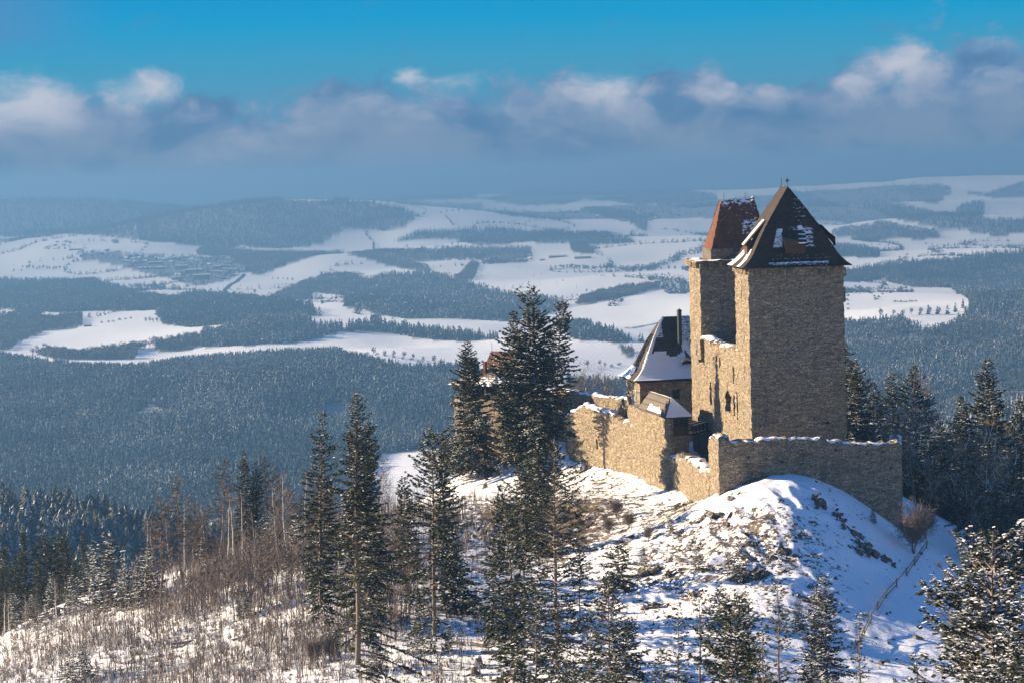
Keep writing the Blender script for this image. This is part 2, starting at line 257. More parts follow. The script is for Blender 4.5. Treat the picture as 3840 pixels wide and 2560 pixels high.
  dict(kind='b', label='broadleaf trees across the slope beside the road', h=16, sp=10, poly=[(-659,6531),(-667,6811),(-663,6976),(-655,7103),(-647,7210),(-643,7363),(-634,7474),(-615,7496),(-597,7541),(-577,7564),(-559,7609),(-541,7655),(-516,7632),(-490,7587),(-466,7564),(-433,6997),(-453,6976),(-474,6976),(-494,6955),(-513,6934),(-533,6934),(-553,6934),(-571,6914),(-539,6244),(-575,6434),(-603,6531)]),
  dict(kind='f', label='long forested ridge left of the big white field', h=20, sp=9, poly=[(-609,7655),(-584,7609),(-561,7587),(-536,7541),(-511,7496),(-487,7451),(-465,7429),(-441,7385),(-421,7407),(-401,7429),(-380,7451),(-358,7429),(-334,7385),(-312,7363),(-288,7341),(-266,7341),(-243,7341),(-222,7253),(-199,7060),(-177,6914),(-158,6831),(-132,6730),(-104,6551),(-82,6415),(-62,6320),(-42,6244),(-23,6170),(-5,6078),(13,5952),(31,5881),(46,5829),(61,5794),(75,5742),(85,5408),(99,5360),(112,5328),(126,5296),(95,5155),(81,5139),(67,5124),(54,5124),(41,5109),(27,5078),(14,5063),(1,5033),(-12,5003),(-26,5018),(-40,5018),(-55,5018),(-69,5018),(-82,5033),(-96,5048),(-109,5048),(-123,5063),(-137,5063),(-150,5063),(-163,5063),(-177,5063),(-190,5063),(-204,5063),(-217,5063),(-232,5078),(-248,5109),(-264,5139),(-279,5155),(-295,5186),(-323,5312),(-340,5328),(-359,5360),(-378,5392),(-444,6415),(-474,6590),(-500,6710),(-527,6831),(-552,6914)]),
  dict(kind='d', label='dark strip of conifers between two snowfields', h=18, sp=8, poly=[(-362,4505),(-349,4491),(-338,4505),(-328,4518),(-317,4532),(-306,4546),(-295,4559),(-285,4587),(-274,4600),(-285,5003),(-250,4614),(-237,4614),(-224,4600),(-210,4587),(-198,4587),(-183,4573),(-169,4559),(-157,4546),(-144,4518),(-131,4505),(-119,4491),(-106,4465),(-93,4451),(-81,4438),(-68,4425),(-55,4398),(-42,4372),(-29,4320),(-17,4256),(-31,4294),(-44,4320),(-57,4333),(-70,4333),(-82,4333),(-95,4333),(-109,4359),(-122,4372),(-136,4385),(-149,4398),(-162,4425),(-175,4438),(-188,4451),(-201,4465),(-214,4478),(-226,4478),(-239,4478),(-251,4478),(-264,4478),(-276,4465),(-289,4465),(-302,4465),(-314,4465),(-329,4465),(-344,4465),(-359,4465)]),
  dict(kind='b', label='hedgerow climbing between the white fields', h=13, sp=9, poly=[(-125,7841),(-99,7794),(-101,7587),(-105,7297),(-107,6872),(-126,6852),(-145,6831),(-167,6997),(-146,7407)]),
  dict(kind='b', label='thicket along the lane above the ridge field', h=13, sp=13, poly=[(-569,8375),(-552,8501),(-536,8655),(-529,8972),(-505,9026),(-476,8945),(-449,8892),(-423,8865),(-396,8812),(-370,8760),(-344,8707),(-320,8707),(-295,8655),(-271,8629),(-247,8604),(-224,8578),(-201,8552),(-177,8527),(-154,8501),(-131,8476),(-127,8152),(-150,8128),(-173,8103),(-196,8079),(-219,8079),(-242,8055),(-265,8055),(-290,8055),(-315,8055),(-340,8055),(-310,7935),(-278,7724),(-250,7587),(-250,7407),(-273,7451),(-298,7519),(-321,7587),(-345,7678),(-375,7888),(-400,7959),(-422,7983),(-447,8055),(-472,8128),(-497,8176)]),
  dict(kind='d', label='dark conifer band in the middle distance', h=20, sp=14, poly=[(-306,9816),(-275,9816),(-244,9786),(-214,9786),(-189,9816),(-163,9845),(-137,9875),(-111,9875),(-85,9934),(-54,9934),(-24,9964),(7,9964),(36,9964),(64,9934),(92,9934),(129,9934),(166,9964),(185,9964),(213,9904),(240,9875),(268,9845),(294,9845),(321,9875),(348,9904),(375,9904),(402,9934),(390,8919),(416,8839),(440,8733),(455,8578),(432,8604),(409,8604),(385,8604),(362,8629),(339,8629),(315,8629),(291,8629),(268,8655),(243,8655),(220,8681),(196,8707),(172,8733),(148,8733),(124,8760),(100,8786),(75,8812),(52,8812),(28,8812),(5,8786),(-19,8760),(-42,8760),(-65,8733),(-88,8733),(-111,8707),(-133,8760),(-156,8839),(-192,9526),(-217,9583),(-246,9583),(-275,9583),(-306,9612),(-335,9612),(-365,9641),(-390,9612),(-415,9612),(-441,9612),(-467,9612),(-439,9670),(-411,9728),(-383,9786)]),
  dict(kind='b', label='bare trees on the slope around the farm', h=14, sp=17, poly=[(-289,8839),(-264,8786),(-239,8733),(-215,8707),(-192,8681),(-169,8681),(-145,8655),(-122,8629),(-99,8629),(-76,8629),(-53,8604),(-27,8629),(0,8629),(26,8629),(52,8629),(79,8629),(69,8201),(55,7959),(32,7935),(9,7911),(-14,7888),(-37,7841),(-60,7817),(-82,7935),(-104,8031),(-127,8152)]),
  dict(kind='b', label='copse above the long barns', h=15, sp=11, poly=[(219,8707),(260,8733),(281,8604),(294,8250),(283,8103),(263,8128),(242,8176),(222,8226)]),
  dict(kind='b', label='wood around the upper hamlet', h=16, sp=16, poly=[(464,14752),(505,14620),(538,14274),(580,14231),(603,13688),(586,12288),(619,12069),(610,11300),(655,11368),(703,11470),(661,10803),(614,10611),(581,10054),(558,10359),(536,10611),(511,10707),(486,10803),(462,10966),(441,11199),(416,11539),(450,13729)]),
  dict(kind='d', label='dark far forest under the cloud', h=22, sp=34, poly=[(-2139,36562),(-2085,37337),(-1904,35803),(-1875,37114),(-1809,37787),(-1654,36562),(-1502,35271),(-1481,37114),(-1322,35483),(-1214,35061),(-1111,34747),(-1013,34539),(-917,34333),(-813,33823),(-717,33520),(-627,33420),(-510,31666),(-246,18248),(-196,18139),(-148,18085),(-100,18193),(-52,18303),(-4,18579),(78,31666),(172,33320),(294,37561),(395,37674),(495,37674),(608,38472),(710,38472),(812,38472),(917,38588),(1040,39405),(1062,36562),(1257,39642),(1358,39524),(1416,38242),(1554,39170),(1658,39170),(1567,34851),(1660,34851),(1747,34747),(1839,34747),(1931,34747),(2017,34643),(2103,34539),(2168,34128),(2245,33924),(2307,33520),(2270,31761),(2177,29381),(1269,16530),(1305,16432),(1336,16285),(1354,15995),(1360,15569),(1022,11713),(983,11713),(948,11748),(912,11784),(907,12252),(1012,14317),(978,14533),(946,14620),(909,14664),(871,14664),(829,14620),(788,14576),(749,14752),(713,15019),(683,15476),(650,15663),(612,15757),(619,17084),(575,17135),(531,17187),(456,16530),(382,15757),(333,15947),(281,15995),(229,16043),(177,16139),(124,16236),(71,16334),(17,16630),(-38,16830),(-94,16931),(-158,17869),(-219,17977),(-270,17923),(-319,17816),(-368,17709),(-417,17604),(-465,17499),(-513,17446),(-563,17446),(-612,17446),(-663,17499),(-719,17657),(-773,17763),(-848,18303),(-905,18413),(-1034,19904)]),
  dict(kind='b', label='diagonal wood between two white fields', h=15, sp=8, poly=[(131,5233),(151,5312),(185,5811),(203,5899),(223,5988),(243,6024),(263,6060),(284,6096),(300,6096),(316,6096),(334,6115),(350,6115),(366,6115),(384,6133),(379,6060),(360,6024),(342,5988),(324,5952),(305,5881),(279,5725),(250,5457),(231,5392),(212,5344),(198,5328),(183,5312),(168,5280),(153,5264),(139,5264)]),
  dict(kind='d', label='conifer strip behind the stove pipe roof', h=17, sp=7.5, poly=[(90,4797),(105,4783),(120,4754),(133,4712),(147,4656),(147,4256),(158,4218),(169,4180),(180,4155),(187,4069),(198,4020),(209,4008),(220,3996),(231,3996),(241,3984),(235,4008),(223,4008),(210,4008),(197,3996),(178,3984),(168,3996),(157,3996),(147,4008),(137,4020),(126,4032),(116,4044),(106,4069),(96,4167),(93,4628)]),
  dict(kind='b', label='bushy bend beside the small white field', h=12, sp=8, poly=[(173,3890),(183,3878),(193,3867),(195,3764),(183,3775)]),
  dict(kind='d', label='forest in the valley behind the curtain wall', h=17, sp=7, poly=[(78,3399),(87,3389),(96,3389),(105,3389),(115,3379),(125,3369),(135,3369),(146,3379),(157,3389),(168,3399),(160,3250),(152,3250),(143,3250),(134,3250),(126,3250),(117,3240),(108,3240),(100,3240),(91,3240),(82,3231),(73,3231)]),
  dict(kind='d', label='far wood left of the dark tower roof', h=20, sp=22, poly=[(1812,15430),(1836,15246),(1842,14930),(1851,14708),(1826,14231),(1844,14104),(1832,13647),(1687,12252),(1721,11819),(1690,11890),(1674,12069),(1644,12106),(1609,12106),(1569,12069),(1534,12069),(1504,12106),(1670,13770),(1689,14274)]),
  dict(kind='d', label='long dark wood running down the far hillside', h=20, sp=16, poly=[(1711,11748),(1747,11784),(1784,11819),(1821,11854),(1874,11854),(1895,11748),(1910,11608),(1943,11608),(1969,11574),(2002,11574),(2021,11470),(2046,11402),(2080,11402),(1820,9816),(2195,11713),(2269,11854),(2328,11926),(2386,11997),(2318,11643),(1897,9612),(1911,9555),(1926,9498),(1961,9498),(1997,9498),(2038,9526),(2087,9583),(2012,9245),(1975,9190),(1945,9162),(1914,9135),(1884,9107),(1854,9080),(1838,9135),(1822,9190),(1800,9217),(1783,9273),(1766,9328),(1743,9356),(1720,9384),(1692,9384),(1674,9413),(1661,9469),(1642,9498),(1628,9555),(1606,9612),(1589,9699),(1580,9845),(1775,11232),(1779,11436),(1772,11574)]),
  dict(kind='b', label='bare wood in the hollow beyond the tower', h=16, sp=13, poly=[(1305,9670),(1343,9699),(1372,9699),(1397,9670),(1422,9641),(1460,9670),(1498,9699),(1532,9670),(1547,9555),(1561,9441),(1581,9413),(1605,9413),(1625,9384),(1644,9356),(1668,9356),(1647,9135),(1555,9053),(1534,9080),(1512,9107),(1495,9162),(1473,9190),(1443,9162),(1413,9135),(1275,8400),(1257,8476),(1247,8552),(1336,9328),(1320,9384),(1303,9441),(1286,9498)]),
  dict(kind='d', label='small spruce wood beside the tower eaves', h=20, sp=10, poly=[(1086,8055),(1128,8201),(1158,8250),(1174,8079),(1185,7983),(1185,7817),(1181,7632),(1142,7385),(1126,7407),(1109,7429),(1089,7429),(1076,7474),(1059,7496),(1046,7564),(1036,7655)]),
  dict(kind='d', label='dark forest edge above the right hand field', h=19, sp=8, poly=[(948,6791),(973,6831),(994,6852),(1020,6872),(1046,6893),(1073,6914),(1102,6934),(1128,6934),(1162,6934),(1186,6934),(1205,6914),(1228,6914),(1250,6914),(1267,6893),(1289,6893),(1310,6893),(1340,6914),(1370,6934),(1396,6934),(1426,6955),(1448,6955),(1470,6955),(1491,6955),(1513,6955),(1455,6690),(1433,6670),(1416,6670),(1395,6650),(1369,6610),(1348,6590),(1327,6570),(1302,6531),(1278,6492),(1250,6434),(1222,6377),(1195,6320),(1161,6226),(1125,6115),(1111,6133),(1101,6170),(1091,6207),(1081,6244),(1071,6282),(1063,6338),(1052,6377),(1055,6492),(1055,6590),(1032,6551),(1010,6512),(981,6453),(950,6377),(931,6377),(910,6358),(888,6338)]),
  dict(kind='f', label='great frosted forest on the right slope', h=16, sp=6.4, poly=[(1020,6492),(1053,6590),(1083,6670),(1114,6750),(1129,6730),(1147,6730),(1166,6730),(1184,6730),(1202,6730),(1220,6730),(1239,6730),(1256,6730),(1273,6730),(1290,6730),(1308,6730),(1321,6710),(1338,6710),(1356,6710),(1373,6710),(1386,6690),(1403,6690),(1420,6690),(1433,6670),(1450,6670),(781,3598),(772,3609),(763,3620),(754,3631),(745,3642),(745,3686),(742,3719),(739,3753),(737,3786),(734,3821),(745,3890),(761,3984),(779,4093),(795,4192),(814,4243),(912,4740),(931,4914),(1095,5864),(1105,6006),(1088,6006),(1075,6024),(1058,6024),(1045,6042),(1028,6042),(1015,6060),(1007,6151),(1005,6282)]),
  dict(kind='f', label='frosted wood below the right hand field', h=15, sp=5.8, poly=[(580,4167),(589,4155),(598,4142),(609,4142),(618,4130),(637,4118),(649,4118),(662,4118),(674,4118),(668,3996),(705,3949),(721,3960),(746,4032),(771,4105),(773,4044),(776,3984),(781,3960),(784,3925),(786,3890),(791,3867),(794,3832),(798,3809),(803,3786),(808,3764),(812,3741),(793,3653),(771,3556),(751,3461),(735,3389),(726,3389),(720,3399),(713,3410),(706,3420),(697,3420),(690,3430),(682,3430),(675,3440),(666,3440),(659,3451),(650,3451),(643,3461),(634,3461),(627,3471),(618,3471),(610,3482),(601,3482),(594,3492),(585,3492),(576,3492),(568,3503),(559,3503),(550,3503),(541,3503),(534,3513),(524,3513),(517,3524),(508,3524),(500,3534),(491,3534)]),
  dict(kind='f', label='deep valley forest behind the right hand firs', h=17, sp=6.5, poly=[(516,3753),(525,3741),(532,3719),(541,3708),(548,3686),(556,3675),(564,3664),(573,3653),(581,3642),(591,3642),(600,3642),(610,3642),(619,3642),(629,3642),(638,3642),(650,3653),(659,3653),(669,3653),(678,3653),(686,3642),(695,3642),(705,3642),(714,3642),(722,3631),(730,3620),(738,3609),(745,3598),(753,3588),(760,3577),(766,3556),(773,3545),(780,3534),(788,3524),(748,3349),(739,3349),(728,3339),(719,3339),(709,3339),(698,3329),(687,3319),(678,3319),(667,3309),(654,3289),(643,3279),(628,3250),(612,3211),(598,3183),(583,3145),(568,3107),(553,3070),(540,3043),(529,3025),(518,3006),(507,2988),(496,2971),(485,2953),(475,2935),(466,2926),(458,2926),(450,2926),(441,2926),(433,2926),(425,2926),(417,2926),(408,2918),(400,2918)]),
  dict(kind='f', label='frosted young forest on the near knoll', h=12, sp=5, poly=[(493,2962),(506,2997),(520,3043),(535,3089),(550,3135),(563,3173),(575,3192),(588,3221),(599,3240),(611,3260),(623,3279),(636,3309),(645,3309),(655,3319),(664,3319),(674,3329),(683,3329),(692,3329),(700,3329),(709,3329),(718,3329),(726,3329),(733,3319),(742,3319),(339,1523),(335,1523),(332,1528),(329,1532),(325,1532),(322,1537),(318,1537),(315,1542),(312,1546),(309,1551),(305,1551),(302,1555),(299,1560),(295,1565),(291,1565),(288,1569),(285,1574),(282,1579),(278,1584),(275,1588),(272,1593),(268,1598)]),
  dict(kind='f', label='frosted pine wood on the knoll behind the larches', h=15, sp=5.5, poly=[(-232,1029),(-228,1029),(-224,1029),(-222,1029),(-219,1029),(-215,1026),(-213,1026),(-210,1026),(-207,1026),(-205,1029),(-203,1029),(-200,1029),(-197,1029),(-195,1032),(-193,1032),(-190,1032),(-188,1035),(-185,1035),(-183,1038),(-179,1038),(-177,1041),(-174,1041),(-172,1044),(-169,1044),(-167,1051),(-333,2124),(-326,2118),(-321,2118),(-316,2124),(-311,2124),(-305,2124),(-301,2130),(-293,2118),(-286,2111),(-280,2105),(-272,2092),(-136,1102),(-136,1083),(-138,1073),(-140,1066),(-142,1060),(-144,1054),(-146,1051),(-148,1044),(-151,1041),(-153,1038),(-155,1035),(-158,1032),(-160,1029),(-162,1026),(-165,1023),(-167,1020),(-169,1017),(-172,1017),(-174,1013),(-176,1010),(-179,1010),(-181,1007),(-183,1007),(-185,1004),(-188,1004),(-190,1001),(-193,1001),(-195,1001),(-197,998),(-200,998),(-202,995),(-204,995),(-207,995),(-209,992),(-212,992),(-214,992),(-216,989),(-219,989),(-221,989),(-223,987)]),
  dict(kind='b', label='wood round the far right hamlet', h=14, sp=24, poly=[(2328,14489),(2383,14533),(2439,14576),(2495,14620),(2531,14576),(2575,14576),(2610,14533),(2622,14360),(2617,14104),(2509,13525),(2454,13484),(2115,11784),(2094,11854),(2079,11961),(2284,13363),(2267,13484),(2329,13853)]),
  dict(kind='d', label='far wood at the right edge', h=18, sp=24, poly=[(2594,13688),(2624,13647),(2653,13606),(2682,13565),(2703,13484),(2778,13688),(2829,13770),(2881,13853),(2933,13936),(3003,14104),(3057,14189),(3130,14360),(2834,13008),(2795,13008),(2756,13008),(2725,13047),(2686,13047),(2647,13047),(2638,13244),(2628,13444)]),
  dict(kind='f', label='frosted forest hollow between the castle hill and the far slope', h=15, sp=7.5, poly=[(-640,720),(-60,720),(110,900),(250,2150),(-650,2150)]),
  dict(kind='f', label='forest dropping away behind the right hand firs', h=16, sp=8.5, poly=[(110,560),(380,520),(640,1500),(420,2150),(250,2150)]),
]
FIELD_TREES = [
  ('broadleaf', 'bare tree in the row at the edge of the village snowfield', 'bare trees on the valley fields', 16, [(-1775, 8707), (-1753, 8681), (-1745, 8681), (-1731, 8681), (-1712, 8655), (-1702, 8655), (-1690, 8655), (-1671, 8629), (-1661, 8629), (-1647, 8629), (-1634, 8603), (-1620, 8603), (-1600, 8577), (-1590, 8577)]),
  ('broadleaf', 'round bare tree beside the lane left of the village row', 'bare trees on the valley fields', 15, [(-1786, 8603), (-1758, 8603)]),
  ('broadleaf', 'bare tree in the clump below the village', 'bare trees on the valley fields', 18, [(-1156, 7406), (-1143, 7384), (-1121, 7318), (-1104, 7296), (-1075, 7188), (-1058, 7145), (-1045, 7123), (-1034, 7145)]),
  ('broadleaf', 'small bare tree by the village edge below the apartment blocks', 'bare trees on the valley fields', 14, [(-1036, 7340), (-983, 7081), (-969, 7166), (-955, 7253), (-940, 7318)]),
  ('broadleaf', 'lone bare tree on the snowfield right of the valley road', 'bare trees on the valley fields', 16, [(-743, 6934)]),
  ('broadleaf', 'bare tree in the short row at the foot of the white hill field', 'bare trees on the valley fields', 10, [(-759, 7632), (-739, 7609), (-723, 7609), (-705, 7563), (-685, 7518)]),
  ('broadleaf', 'bare tree at the top of the bright sunlit field', 'bare trees on the valley fields', 12, [(-790, 5154), (-781, 5154), (-774, 5154), (-763, 5139), (-749, 5108), (-731, 5032)]),
  ('bush', 'bush at the crest of the bright sunlit field', 'bare trees on the valley fields', 8, [(-901, 5248), (-886, 5248), (-879, 5264), (-872, 5311), (-864, 5343), (-857, 5375)]),
  ('broadleaf', 'bare tree in the line along the top of the far white field', 'bare trees on the valley fields', 14, [(-290, 10328), (-268, 10421), (-243, 10484), (-218, 10515), (-190, 10547), (-169, 10579), (-142, 10642), (-148, 13728), (-113, 14231), (-94, 16235), (-52, 16235), (-10, 16139), (29, 16139), (74, 16139)]),
  ('broadleaf', 'bare tree in the curved hedge crossing the far white field', 'bare trees on the valley fields', 12, [(-4, 9993), (11, 10053), (25, 10083), (40, 10114), (56, 10144), (74, 10236), (90, 10297), (110, 10484), (123, 10515), (142, 10547), (160, 10642), (182, 10706)]),
  ('bush', 'dark thicket bush at the bend of the far white field', 'bare trees on the valley fields', 16, [(-264, 10205), (-255, 10144), (-247, 10083), (-242, 10023), (-232, 9963)]),
  ('broadleaf', 'bare tree in the row below the long barns', 'bare trees on the valley fields', 15, [(160, 7586), (166, 7563), (171, 7563), (180, 7541), (192, 7541), (196, 7563), (205, 7518), (212, 7518), (221, 7518), (231, 7518), (236, 7473), (244, 7451)]),
  ('broadleaf', 'bare tree in the row along the lane above the ridge field', 'bare trees on the valley fields', 16, [(-278, 8324), (-262, 8250), (-245, 8200), (-234, 8200), (-214, 8127), (-200, 8079), (-183, 8054), (-170, 8006), (-155, 7982)]),
  ('broadleaf', 'bare tree dotted along the snowfield left of the towers', 'bare trees on the valley fields', 13, [(264, 7429), (283, 7384), (299, 7362), (323, 7340), (343, 7340), (361, 7318), (379, 7296), (405, 7318), (426, 7384), (450, 7384), (466, 7362), (451, 6790), (465, 6729), (485, 6729)]),
  ('bush', 'small round bush on the snowfield left of the towers', 'bare trees on the valley fields', 9, [(425, 6395), (419, 6225), (415, 6078), (431, 6078)]),
  ('broadleaf', 'lone bare tree at the lower edge of the large snowfield', 'bare trees on the valley fields', 11, [(192, 6041)]),
  ('bush', 'dark clump of scrub lying on the large snowfield', 'bare trees on the valley fields', 6, [(141, 6414)]),
  ('broadleaf', 'tall bare tree on the snowfield behind the curtain wall', 'bare trees on the valley fields', 15, [(113, 3620)]),
  ('broadleaf', 'bare tree at the edge of the small field behind the curtain wall', 'bare trees on the valley fields', 11, [(134, 3652), (141, 3641)]),
  ('bush', 'low bush at the edge of the small field behind the curtain wall', 'bare trees on the valley fields', 8, [(152, 3652), (164, 3674)]),
  ('broadleaf', 'bare tree below the long sunlit valley field', 'bare trees on the valley fields', 12, [(-215, 3696), (-197, 3674), (-182, 3663), (-166, 3652), (-152, 3652), (-136, 3630), (-119, 3620)]),
  ('bush', 'hedge bush below the long sunlit valley field', 'bare trees on the valley fields', 7, [(-227, 3730), (-210, 3685), (-196, 3674), (-182, 3652), (-168, 3641), (-155, 3641), (-143, 3630)]),
  ('broadleaf', 'bare tree in the avenue on the hillside right of the tower roof', 'bare trees on the valley fields', 13, [(1413, 11131), (1427, 11065), (1439, 11065), (1459, 11065), (1471, 11032), (1494, 11032), (1508, 11032), (1524, 10999), (1536, 10999), (1560, 10999), (1571, 10966), (1589, 10966), (1606, 10966), (1616, 10933), (1632, 10933), (1491, 9845), (1497, 9815), (1506, 9757)]),
  ('bush', 'orchard bush on the hillside right of the tower roof', 'bare trees on the valley fields', 8, [(1380, 10579), (1397, 10515), (1415, 10453), (1381, 9993), (1392, 9904), (1400, 9757), (1417, 9698), (1422, 9583)]),
  ('bush', 'rounded bush scattered on the snowy slope right of the tower eaves', 'bare trees on the valley fields', 9, [(1182, 8324), (1203, 8275), (1225, 8250), (1251, 8250), (1275, 8225), (1296, 8176), (1327, 8200), (1323, 8054)]),
  ('broadleaf', 'bare tree in the row beside the shining right hand field', 'bare trees on the valley fields', 13, [(1426, 8176), (1434, 8103), (1442, 8054), (1459, 8030), (1483, 8079), (1514, 8127), (1544, 8200), (1671, 8759), (1692, 8759), (1724, 8838)]),
  ('spruce', 'dark pointed spruce standing alone right of the tower eaves', 'bare trees on the valley fields', 26, [(1142, 6997)]),
  ('bush', 'frosted scrub patch on the white field right of the tower', 'bare trees on the valley fields', 9, [(867, 5811), (777, 5139), (758, 4972), (743, 4855), (760, 4928), (787, 5047), (821, 5217), (815, 5124)]),
  ('bush', 'long low hedge bush in the middle of the white field right of the tower', 'bare trees on the valley fields', 7, [(767, 4768), (773, 4768), (777, 4754), (783, 4754), (786, 4740), (795, 4754), (800, 4754), (807, 4754)]),
  ('bush', 'frosted bush against the tower edge on the white field', 'bare trees on the valley fields', 9, [(713, 5047), (687, 4869), (669, 4740), (642, 4545)]),
  ('broadleaf', 'large round bare tree at the foot of the white field right of the tower', 'bare trees on the valley fields', 20, [(651, 4204)]),
  ('broadleaf', 'frosted bare tree in the row closing the white field', 'bare trees on the valley fields', 15, [(674, 4204), (687, 4179), (705, 4204), (722, 4204), (737, 4204), (754, 4204)]),
  ('spruce', 'dark spruce in the row closing the white field', 'bare trees on the valley fields', 17, [(718, 4192), (735, 4204), (751, 4204), (769, 4204), (790, 4242), (816, 4306)]),
  ('spruce', 'spruce beside the farm left of the sunlit field', 'bare trees on the valley fields', 20, [(-1078, 5473)]),
  ('spruce', 'tiny dark spruce in the broadleaf row below the sunlit field', 'bare trees on the valley fields', 12, [(-715, 4345)]),
]
